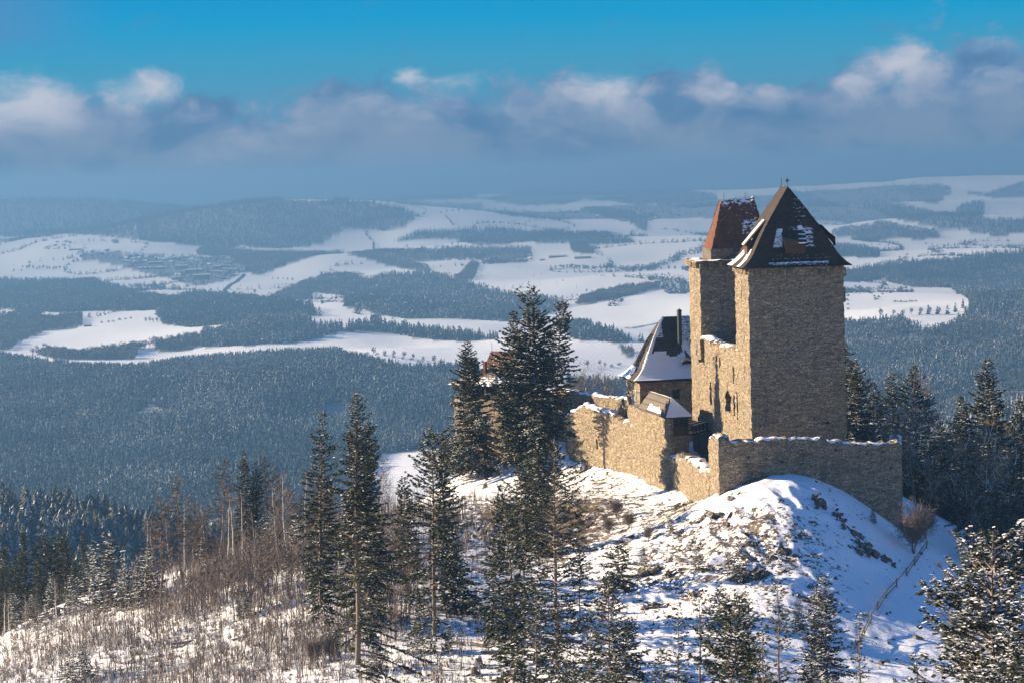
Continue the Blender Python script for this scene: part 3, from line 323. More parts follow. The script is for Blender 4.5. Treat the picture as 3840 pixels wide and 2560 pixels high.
HOUSES = [
  ('house', 'small snow-roofed house in the upper hamlet left of the village', 'village houses with snowy roofs', -1859, 9845, -0.24, 13, 9, 3.5, 3.5, 'grey'),
  ('house', 'small snow-roofed house in the upper hamlet left of the village', 'village houses with snowy roofs', -1818, 9815, 0.24, 13, 9, 3.5, 3.5, 'grey'),
  ('house', 'small snow-roofed house in the upper hamlet left of the village', 'village houses with snowy roofs', -1792, 9757, 0.2, 13, 9, 3.5, 3.5, 'grey'),
  ('house', 'small snow-roofed house in the upper hamlet left of the village', 'village houses with snowy roofs', -1835, 9669, -0.12, 13, 9, 3.5, 3.5, 'grey'),
  ('house', 'small snow-roofed house in the upper hamlet left of the village', 'village houses with snowy roofs', -1789, 9612, 0.01, 13, 9, 3.5, 3.5, 'grey'),
  ('building', 'long low snow-roofed barn at the near side of the upper hamlet', None, -1662, 9162, 0.1, 48, 14, 4, 3, 'grey'),
  ('house', 'snow-roofed house at the hamlet end of the village street', 'village houses with snowy roofs', -1595, 8972, 0.07, 14, 9, 3.5, 4, 'brown'),
  ('house', 'snow-roofed house at the hamlet end of the village street', 'village houses with snowy roofs', -1572, 9026, 0.09, 14, 9, 3.5, 4, 'grey'),
  ('house', 'snow-roofed house at the hamlet end of the village street', 'village houses with snowy roofs', -1530, 8972, 0.4, 14, 9, 3.5, 4, 'brown'),
  ('house', 'snow-roofed house at the hamlet end of the village street', 'village houses with snowy roofs', -1521, 9053, 0.45, 14, 9, 3.5, 4, 'brown'),
  ('house', 'snow-roofed house at the hamlet end of the village street', 'village houses with snowy roofs', -1502, 8999, -0.12, 14, 9, 3.5, 4, 'grey'),
  ('house', 'snow-roofed house at the hamlet end of the village street', 'village houses with snowy roofs', -1479, 9026, -0.46, 14, 9, 3.5, 4, 'grey'),
  ('house', 'snow-roofed house at the hamlet end of the village street', 'village houses with snowy roofs', -1597, 8918, 0.3, 14, 9, 3.5, 4, 'grey'),
  ('house', 'snow-roofed house at the hamlet end of the village street', 'village houses with snowy roofs', -1564, 8945, 0.18, 14, 9, 3.5, 4, 'grey'),
  ('house', 'snow-roofed house in the left quarter of the village', 'village houses with snowy roofs', -1417, 8838, -0.41, 15, 10, 4, 4, 'brown'),
  ('house', 'snow-roofed house in the left quarter of the village', 'village houses with snowy roofs', -1409, 8891, 0.31, 15, 10, 4, 4, 'brown'),
  ('house', 'snow-roofed house in the left quarter of the village', 'village houses with snowy roofs', -1386, 8812, -0.2, 15, 10, 4, 4, 'white'),
  ('house', 'snow-roofed house in the left quarter of the village', 'village houses with snowy roofs', -1391, 8918, 0.29, 15, 10, 4, 4, 'brown'),
  ('house', 'snow-roofed house in the left quarter of the village', 'village houses with snowy roofs', -1368, 8838, -0.31, 15, 10, 4, 4, 'grey'),
  ('house', 'snow-roofed house in the left quarter of the village', 'village houses with snowy roofs', -1363, 8891, 0.29, 15, 10, 4, 4, 'grey'),
  ('house', 'snow-roofed house in the left quarter of the village', 'village houses with snowy roofs', -1346, 8865, -0.37, 15, 10, 4, 4, 'white'),
  ('house', 'snow-roofed house in the left quarter of the village', 'village houses with snowy roofs', -1406, 8733, 0.0, 15, 10, 4, 4, 'grey'),
  ('house', 'snow-roofed house in the left quarter of the village', 'village houses with snowy roofs', -1386, 8707, 0.09, 15, 10, 4, 4, 'grey'),
  ('house', 'snow-roofed house in the left quarter of the village', 'village houses with snowy roofs', -1365, 8707, -0.46, 15, 10, 4, 4, 'white'),
  ('house', 'snow-roofed house in the left quarter of the village', 'village houses with snowy roofs', -1328, 8891, 0.21, 15, 10, 4, 4, 'white'),
  ('house', 'snow-roofed house in the left quarter of the village', 'village houses with snowy roofs', -1304, 8838, -0.15, 15, 10, 4, 4, 'grey'),
  ('house', 'snow-roofed house in the left quarter of the village', 'village houses with snowy roofs', -1290, 8812, -0.5, 15, 10, 4, 4, 'grey'),
  ('house', 'snow-roofed house in the left quarter of the village', 'village houses with snowy roofs', -1331, 8733, -0.24, 15, 10, 4, 4, 'grey'),
  ('house', 'snow-roofed house in the left quarter of the village', 'village houses with snowy roofs', -1270, 8785, -0.45, 15, 10, 4, 4, 'grey'),
  ('building', 'long low hall with a reddish end on the near edge of the village', None, -1293, 8475, 0.08, 46, 14, 5, 3, 'red'),
  ('building', 'snow-roofed block beside the long reddish hall', None, -1232, 8425, 0.1, 38, 13, 8, 2.5, 'grey'),
  ('building', 'wide grey block in the second row of the village', None, -1283, 8655, 0.1, 48, 13, 7, 2.5, 'grey'),
  ('building', 'apartment block with an ochre gable in the middle of the village', None, -1137, 8275, 0.15, 42, 13, 12, 3, 'ochre'),
  ('building', 'long upper apartment block with a snowy roof', None, -1066, 8054, 0.06, 58, 13, 11, 2, 'grey'),
  ('building', 'large grey apartment block at the near edge of the village', None, -988, 7654, 0.05, 52, 14, 15, 2, 'grey'),
  ('building', 'white house with a red upper front below the apartment blocks', None, -1100, 7911, -0.3, 22, 13, 8, 4, 'red'),
  ('building', 'pale three-storey house at the near left corner of the blocks', None, -1089, 7793, 0.1, 32, 12, 9, 2, 'white'),
  ('building', 'tall pale school with a steep gable behind the blocks', None, -1061, 8603, 1.3, 26, 16, 14, 7, 'white'),
  ('building', 'long flat-roofed hall behind the row of yellow houses', None, -981, 8151, 0.05, 54, 16, 6, 2, 'grey'),
  ('house', 'snow-roofed house in the upper right quarter of the village', 'village houses with snowy roofs', -1236, 8812, 0.05, 15, 10, 4.5, 4, 'brown'),
  ('house', 'snow-roofed house in the upper right quarter of the village', 'village houses with snowy roofs', -1213, 8759, 0.2, 15, 10, 4.5, 4, 'brown'),
  ('house', 'snow-roofed house in the upper right quarter of the village', 'village houses with snowy roofs', -1191, 8838, -0.22, 15, 10, 4.5, 4, 'brown'),
  ('house', 'snow-roofed house in the upper right quarter of the village', 'village houses with snowy roofs', -1162, 8733, -0.38, 15, 10, 4.5, 4, 'white'),
  ('house', 'snow-roofed house in the upper right quarter of the village', 'village houses with snowy roofs', -1139, 8681, -0.0, 15, 10, 4.5, 4, 'white'),
  ('house', 'snow-roofed house in the upper right quarter of the village', 'village houses with snowy roofs', -1136, 8785, 0.38, 15, 10, 4.5, 4, 'white'),
  ('house', 'snow-roofed house in the upper right quarter of the village', 'village houses with snowy roofs', -1107, 8681, 0.37, 15, 10, 4.5, 4, 'grey'),
  ('house', 'snow-roofed house in the upper right quarter of the village', 'village houses with snowy roofs', -1104, 8785, -0.12, 15, 10, 4.5, 4, 'brown'),
  ('house', 'snow-roofed house in the upper right quarter of the village', 'village houses with snowy roofs', -1054, 8812, 0.3, 15, 10, 4.5, 4, 'brown'),
  ('house', 'snow-roofed house in the upper right quarter of the village', 'village houses with snowy roofs', -1023, 8681, -0.13, 15, 10, 4.5, 4, 'grey'),
  ('house', 'snow-roofed house in the upper right quarter of the village', 'village houses with snowy roofs', -1080, 8425, 0.03, 15, 10, 4.5, 4, 'brown'),
  ('house', 'snow-roofed house in the upper right quarter of the village', 'village houses with snowy roofs', -1047, 8324, -0.39, 15, 10, 4.5, 4, 'white'),
  ('house', 'snow-roofed house in the upper right quarter of the village', 'village houses with snowy roofs', -1140, 8526, 0.22, 15, 10, 4.5, 4, 'grey'),
  ('house', 'snow-roofed house in the upper right quarter of the village', 'village houses with snowy roofs', -1019, 8425, 0.1, 15, 10, 4.5, 4, 'white'),
  ('house', 'snow-roofed house in the upper right quarter of the village', 'village houses with snowy roofs', -1229, 8681, -0.39, 15, 10, 4.5, 4, 'grey'),
  ('house', 'ochre-walled house in the row by the valley road', 'village houses with snowy roofs', -995, 7982, 0.1, 13, 10, 6, 3.5, 'ochre'),
  ('house', 'ochre-walled house in the row by the valley road', 'village houses with snowy roofs', -978, 7958, 0.1, 13, 10, 6, 3.5, 'ochre'),
  ('house', 'ochre-walled house in the row by the valley road', 'village houses with snowy roofs', -961, 7935, 0.1, 13, 10, 6, 3.5, 'ochre'),
  ('house', 'ochre-walled house in the row by the valley road', 'village houses with snowy roofs', -941, 7911, 0.1, 13, 10, 6, 3.5, 'ochre'),
  ('house', 'ochre-walled house in the row by the valley road', 'village houses with snowy roofs', -957, 8030, 0.1, 13, 10, 6, 3.5, 'ochre'),
  ('house', 'ochre-walled house in the row by the valley road', 'village houses with snowy roofs', -937, 8006, 0.1, 13, 10, 6, 3.5, 'ochre'),
  ('house', 'ochre-walled house in the row by the valley road', 'village houses with snowy roofs', -918, 7982, 0.1, 13, 10, 6, 3.5, 'ochre'),
  ('house', 'ochre-walled house in the row by the valley road', 'village houses with snowy roofs', -891, 7935, 0.1, 13, 10, 6, 3.5, 'ochre'),
  ('house', 'small low house among trees near the valley road', 'village houses with snowy roofs', -942, 7700, 0.17, 12, 9, 3.5, 3.5, 'grey'),
  ('house', 'small low house among trees near the valley road', 'village houses with snowy roofs', -918, 7654, 0.25, 12, 9, 3.5, 3.5, 'grey'),
  ('house', 'small low house among trees near the valley road', 'village houses with snowy roofs', -908, 7770, 0.44, 12, 9, 3.5, 3.5, 'grey'),
  ('house', 'small low house among trees near the valley road', 'village houses with snowy roofs', -892, 7793, -0.11, 12, 9, 3.5, 3.5, 'grey'),
  ('house', 'small low house among trees near the valley road', 'village houses with snowy roofs', -811, 7887, -0.11, 12, 9, 3.5, 3.5, 'grey'),
  ('building', 'long low barn with a pinkish gable beside the copse', None, 164, 8079, 0.06, 62, 14, 5, 3, 'red'),
  ('building', 'long pale flat barn at the right of the pink-gabled one', None, 243, 7958, 0.06, 56, 16, 7, 1.5, 'ochre'),
  ('house', 'snow-roofed farmhouse among the bare trees left of the long barns', 'farm buildings on the hills', -76, 7958, -0.1, 15, 10, 4, 4.5, 'brown'),
  ('house', 'snow-roofed farmhouse among the bare trees left of the long barns', 'farm buildings on the hills', -61, 8030, 0.21, 15, 10, 4, 4.5, 'brown'),
  ('house', 'snow-roofed farmhouse among the bare trees left of the long barns', 'farm buildings on the hills', -51, 8127, 0.29, 15, 10, 4, 4.5, 'brown'),
  ('house', 'snow-roofed farmhouse among the bare trees left of the long barns', 'farm buildings on the hills', 29, 8030, -0.38, 15, 10, 4, 4.5, 'brown'),
  ('house', 'snow-roofed farmhouse among the bare trees left of the long barns', 'farm buildings on the hills', 56, 8030, -0.18, 15, 10, 4, 4.5, 'brown'),
  ('house', 'snow-roofed farmhouse among the bare trees left of the long barns', 'farm buildings on the hills', 67, 8079, -0.44, 15, 10, 4, 4.5, 'brown'),
  ('house', 'snow-roofed farmhouse among the bare trees left of the long barns', 'farm buildings on the hills', 109, 8006, -0.27, 15, 10, 4, 4.5, 'brown'),
  ('house', 'small farmhouse by the wood of the upper hamlet', 'farm buildings on the hills', 501, 10770, 0.23, 15, 10, 4, 4.5, 'grey'),
  ('house', 'small farmhouse by the wood of the upper hamlet', 'farm buildings on the hills', 521, 10738, 0.44, 15, 10, 4, 4.5, 'grey'),
  ('house', 'small farmhouse by the wood of the upper hamlet', 'farm buildings on the hills', 633, 10706, 0.48, 15, 10, 4, 4.5, 'grey'),
  ('house', 'small farmhouse by the wood of the upper hamlet', 'farm buildings on the hills', 423, 11333, -0.43, 15, 10, 4, 4.5, 'grey'),
  ('house', 'small farmhouse by the wood of the upper hamlet', 'farm buildings on the hills', 661, 10803, -0.1, 15, 10, 4, 4.5, 'grey'),
  ('house', 'farmhouse under trees left of the sunlit field', None, -1086, 5456, 0.3, 14, 10, 4, 5, 'grey'),
  ('house', 'lower farmhouse with a broad snowy roof left of the sunlit field', None, -1044, 5311, 0.1, 20, 11, 4, 5, 'brown'),
  ('house', 'shed with a dark gable at the left edge of the sunlit field', None, -918, 5170, 0.1, 16, 10, 4, 3.5, 'brown'),
  ('house', 'little dark hut at the foot of the sunlit field', None, -907, 4627, 0.1, 8, 5, 2.6, 2, 'brown'),
  ('house', 'tiny snow-roofed house of the far right hamlet', 'farm buildings on the hills', 2471, 14316, 0.0, 15, 10, 5, 4.5, 'white'),
  ('house', 'tiny snow-roofed house of the far right hamlet', 'farm buildings on the hills', 2482, 14019, -0.15, 15, 10, 5, 4.5, 'white'),
  ('house', 'tiny snow-roofed house of the far right hamlet', 'farm buildings on the hills', 2503, 14019, 0.36, 15, 10, 5, 4.5, 'grey'),
  ('house', 'tiny snow-roofed house of the far right hamlet', 'farm buildings on the hills', 2480, 13811, -0.35, 15, 10, 5, 4.5, 'white'),
  ('house', 'tiny snow-roofed house of the far right hamlet', 'farm buildings on the hills', 2519, 13728, -0.35, 15, 10, 5, 4.5, 'white'),
  ('house', 'tiny snow-roofed house of the far right hamlet', 'farm buildings on the hills', 2507, 14359, -0.32, 15, 10, 5, 4.5, 'white'),
  ('building', 'red barn on the hillside just right of the dark tower roof', None, 1409, 11065, 0.1, 30, 12, 5, 3, 'red'),
  ('house', 'farmhouse at the forest edge above the white field', 'farm buildings on the hills', 1287, 7145, 0.03, 17, 10, 4, 4.5, 'brown'),
  ('house', 'farmhouse at the forest edge above the white field', 'farm buildings on the hills', 1313, 7209, -0.25, 17, 10, 4, 4.5, 'brown'),
  ('house', 'farmhouse at the forest edge above the white field', 'farm buildings on the hills', 1303, 7039, 0.31, 17, 10, 4, 4.5, 'brown'),
  ('house', 'farmhouse at the forest edge above the white field', 'farm buildings on the hills', 1319, 6997, -0.13, 17, 10, 4, 4.5, 'brown'),
  ('house', 'farmhouse at the forest edge above the white field', 'farm buildings on the hills', 1336, 6955, -0.32, 17, 10, 4, 4.5, 'brown'),
]
ROADS = [('road', [(-873, 7840), (-868, 7724), (-869, 7632), (-864, 7429), (-850, 7166), (-851, 7102), (-839, 7018), (-816, 6934), (-801, 6913)], 11), ('lane', [(205, 4281), (232, 4518), (255, 4600), (276, 4641), (294, 4683)], 6)]
POLES = [(52, 7318), (94, 7166), (70, 7081), (80, 6472), (122, 6281), (170, 6133), (233, 6550), (392, 6244), (390, 6023), (28, 7473), (-602, 7724), (-383, 7451), (-191, 7340), (-65, 7209), (-861, 7166), (-976, 7296), (-1266, 9053), (-1174, 7887), (-1002, 7060)]
FIRS = [
  ('tallest left fir, snow-dusted, its long pale trunk bare and lopsided near the ground', -18.24, 262, -23.67, {'seed': 101, 'R': 3.9, 'base': 0.1, 'dens': 1.5, 'snow': 0.22, 'sparse': 0.1, 'power': 0.62, 'lop': 0.15, 'opened': 0.42, 'leaf': 0.34, 'rz': 0.0, 'lean': 0.029}),
  ('narrow dark fir rising just left behind the tall pale-trunked fir', -25.25, 300, -29.35, {'seed': 102, 'R': 3.0, 'base': 0.05, 'dens': 1.25, 'snow': 0.1, 'power': 0.7, 'rz': 0.0, 'lean': 0.038}),
  ('dark fir standing close behind the right side of the tall pale-trunked fir', -18.92, 296, -30.49, {'seed': 103, 'R': 3.4, 'base': 0.05, 'dens': 1.25, 'snow': 0.14, 'power': 0.6, 'rz': 0.0, 'lean': 0.037}),
  ('broad flat-topped fir with a grey trunk in the middle of the slope', -10.01, 275, -29.88, {'seed': 104, 'R': 4.0, 'base': 0.08, 'dens': 1.05, 'snow': 0.2, 'sparse': 0.22, 'power': 0.42, 'top_round': 0.5, 'belly': 0.3, 'rz': 0.0, 'lean': -0.0}),
  ('slim fir crown peeping out behind the flat-topped fir', -10.07, 310, -33.52, {'seed': 105, 'R': 2.6, 'base': 0.1, 'dens': 1.1, 'snow': 0.2, 'power': 0.7, 'rz': 0.0, 'lean': 0.034}),
  ('small full dark spruce beside the snowy path', -8.27, 302, -46.74, {'seed': 106, 'R': 2.7, 'base': 0.06, 'dens': 1.4, 'snow': 0.13, 'power': 0.8, 'name': 'spruce_tree', 'rz': 0.0, 'lean': 0.012}),
  ('snowy fir standing in front of the red-roofed building', -7.73, 435, -30.55, {'seed': 107, 'R': 5.6, 'base': 0.07, 'dens': 1.5, 'snow': 0.38, 'power': 0.72, 'leaf': 0.42, 'rz': 0.0, 'lean': -0.017}),
  ('huge many-topped snowy fir against the curtain wall, tallest on the hill', 3.93, 386, -18.6, {'seed': 108, 'R': 6.2, 'base': 0.07, 'dens': 1.45, 'snow': 0.36, 'power': 0.85, 'top_round': 0.35, 'belly': 0.28, 'leaf': 0.44, 'rz': 0.0, 'lean': -0.012}),
  ('second leader of the huge fir, rising on its left side', -0.04, 389, -22.2, {'seed': 109, 'R': 4.2, 'base': 0.2, 'dens': 1.4, 'snow': 0.3, 'power': 0.75, 'belly': 0.3, 'leaf': 0.44, 'rz': 0.0, 'lean': 0.011}),
  ('leaning leader on the right side of the huge fir', 6.71, 421, -23.13, {'seed': 110, 'R': 2.6, 'base': 0.3, 'dens': 1.3, 'snow': 0.25, 'sparse': 0.1, 'power': 0.45, 'belly': 0.3, 'top_round': 0.5, 'leaf': 0.44, 'rz': 0.0, 'lean': 0.076}),
  ('thin sparse fir with a slanting trunk, first of the three beside the path', -0.54, 268, -35.3, {'seed': 111, 'R': 3.1, 'base': 0.1, 'dens': 1.0, 'snow': 0.16, 'sparse': 0.22, 'power': 0.45, 'rz': 0.0, 'lean': -0.032}),
  ('slender fir between the two sparse firs below the huge fir', 0.72, 282, -35.54, {'seed': 112, 'R': 3.0, 'base': 0.12, 'dens': 1.05, 'snow': 0.16, 'sparse': 0.18, 'power': 0.5, 'rz': 0.0, 'lean': -0.001}),
  ('half-dead fir with wide twiggy boughs and a dark straight trunk', 3.7, 254, -28.37, {'seed': 113, 'R': 3.9, 'base': 0.05, 'dens': 1.1, 'snow': 0.14, 'sparse': 0.28, 'power': 0.42, 'leaf': 0.28, 'rz': 0.0, 'lean': 0.016}),
  ('small bushy fir at the edge of the rocky gully', 13.01, 308, -48.29, {'seed': 114, 'R': 2.2, 'base': 0.05, 'dens': 1.1, 'snow': 0.2, 'power': 0.7, 'sparse': 0.1, 'rz': 0.0, 'lean': 0.008}),
  ('small fir low between the gully and the half-dead fir', 11.68, 262, -49.86, {'seed': 115, 'R': 2.8, 'base': 0.03, 'dens': 1.1, 'snow': 0.25, 'sparse': 0.15, 'power': 0.7, 'rz': 0.0, 'lean': -0.002}),
  ('thin drooping spruce at the lower edge in front of the rocks', 16.52, 222, -39.35, {'seed': 116, 'R': 2.7, 'base': 0.03, 'dens': 0.8, 'snow': 0.1, 'sparse': 0.25, 'power': 0.7, 'leaf': 0.28, 'name': 'spruce_tree', 'rz': 0.0, 'lean': 0.011}),
  ('dense dark spruce pair, the left one with a broken flat top', 19.62, 215, -38.9, {'seed': 117, 'R': 3.4, 'base': 0.03, 'dens': 1.25, 'snow': 0.3, 'sparse': 0.05, 'power': 0.36, 'name': 'spruce_tree', 'rz': 0.0, 'lean': 0.012}),
  ('pale snow-laden spruce behind the dense dark one', 21.21, 222, -40.51, {'seed': 118, 'R': 1.9, 'base': 0.03, 'dens': 1.2, 'frost': True, 'snow': 0.7, 'power': 0.6, 'name': 'spruce_tree', 'rz': 0.0, 'lean': 0.0}),
  ('open-branched spruce with a thin dark stem below the rock mound', 22.53, 208, -36.03, {'seed': 119, 'R': 3.0, 'base': 0.04, 'dens': 0.85, 'snow': 0.2, 'sparse': 0.3, 'power': 0.6, 'leaf': 0.28, 'name': 'spruce_tree', 'rz': 0.0, 'lean': 0.016}),
  ('round snow-covered spruce at the foot of the rock mound', 30.93, 246, -42.76, {'seed': 120, 'R': 3.0, 'base': 0.02, 'dens': 1.5, 'frost': True, 'snow': 0.85, 'power': 0.62, 'leaf': 0.3, 'name': 'spruce_tree', 'rz': 0.0, 'lean': 0.056}),
  ('thin wiry spruce on the blue snow slope at the lower edge', 25.65, 182, -34.48, {'seed': 121, 'R': 2.3, 'base': 0.04, 'dens': 0.9, 'snow': 0.22, 'sparse': 0.28, 'power': 0.75, 'leaf': 0.24, 'name': 'spruce_tree', 'rz': 0.0, 'lean': 0.017}),
  ('great snow-laden fir filling the lower right corner', 24.29, 122, -19.13, {'seed': 122, 'R': 6.4, 'base': 0.02, 'dens': 1.25, 'frost': True, 'snow': 0.95, 'power': 0.42, 'leaf': 0.3, 'rz': 0.0, 'lean': 0.009}),
  ('second snow-laden fir at the right edge, in front of the dark trees', 23.52, 112, -19.99, {'seed': 123, 'R': 4.6, 'base': 0.02, 'dens': 1.2, 'frost': True, 'snow': 0.85, 'power': 0.5, 'leaf': 0.28, 'rz': 0.0, 'lean': 0.011}),
  ('low snowy fir bough cluster at the bottom edge beside the corner fir', 21.0, 118, -24.42, {'seed': 124, 'R': 4.4, 'base': 0.02, 'dens': 1.2, 'frost': True, 'snow': 0.85, 'power': 0.7, 'leaf': 0.26, 'rz': 0.0, 'lean': -0.044}),
  ('low dark spruce at the bottom edge below the half-dead fir', 6.9, 232, -43.19, {'seed': 125, 'R': 2.8, 'base': 0.03, 'dens': 1.0, 'snow': 0.2, 'sparse': 0.15, 'power': 0.6, 'leaf': 0.3, 'rz': 0.0, 'lean': 0.013}),
  ('dark low spruce at the bottom edge between the thin spruces', 12.52, 215, -43.42, {'seed': 126, 'R': 2.6, 'base': 0.03, 'dens': 1.0, 'snow': 0.3, 'sparse': 0.15, 'power': 0.7, 'leaf': 0.3, 'rz': 0.0, 'lean': 0.019}),
  ('leafy young fir on the slope between the half-dead fir and the gully', 7.31, 290, -46.67, {'seed': 131, 'R': 2.4, 'base': 0.04, 'dens': 1.0, 'snow': 0.18, 'sparse': 0.2, 'power': 0.6, 'leaf': 0.3, 'rz': 0.0, 'lean': 0.016}),
  ('dark fir crowding the bottom edge right of the half-dead fir', 9.03, 242, -40.61, {'seed': 132, 'R': 2.9, 'base': 0.03, 'dens': 1.1, 'snow': 0.2, 'sparse': 0.12, 'power': 0.6, 'leaf': 0.3, 'rz': 0.0, 'lean': 0.021}),
  ('dark fir at the bottom edge just left of the half-dead fir', 1.18, 238, -41.94, {'seed': 133, 'R': 2.6, 'base': 0.03, 'dens': 1.1, 'snow': 0.18, 'sparse': 0.15, 'power': 0.6, 'leaf': 0.3, 'rz': 0.0, 'lean': 0.033}),
  ('snowy fir at the bottom edge left of the thin drooping spruce', 13.61, 208, -38.95, {'seed': 134, 'R': 2.4, 'base': 0.03, 'dens': 1.0, 'snow': 0.35, 'sparse': 0.15, 'power': 0.65, 'leaf': 0.28, 'name': 'spruce_tree', 'rz': 0.0, 'lean': 0.02}),
  ('dark spruce at the bottom edge right of the dense pair', 20.28, 200, -38.78, {'seed': 135, 'R': 2.3, 'base': 0.03, 'dens': 1.0, 'snow': 0.3, 'sparse': 0.15, 'power': 0.65, 'leaf': 0.28, 'name': 'spruce_tree', 'rz': 0.0, 'lean': 0.018}),
  ('fir on the left shoulder behind the flat-topped fir', -15.18, 318, -40.21, {'seed': 136, 'R': 2.6, 'base': 0.08, 'dens': 1.1, 'snow': 0.15, 'sparse': 0.1, 'power': 0.65, 'rz': 0.0, 'lean': 0.023}),
  ('dense fir below the huge fir, its tip reaching the wall foot', 2.67, 338, -38.92, {'seed': 141, 'R': 3.4, 'base': 0.05, 'dens': 1.3, 'snow': 0.22, 'sparse': 0.08, 'power': 0.65, 'rz': 0.0, 'lean': 0.016}),
  ('short dense fir left of the slanting-trunked fir', -2.89, 286, -43.62, {'seed': 142, 'R': 2.4, 'base': 0.04, 'dens': 1.25, 'snow': 0.25, 'sparse': 0.08, 'power': 0.7, 'rz': 0.0, 'lean': 0.017}),
  ('dense low fir at the foot of the slanting-trunked fir', -0.85, 256, -44.08, {'seed': 143, 'R': 2.6, 'base': 0.03, 'dens': 1.2, 'snow': 0.22, 'sparse': 0.1, 'power': 0.65, 'rz': 0.0, 'lean': 0.015}),
]
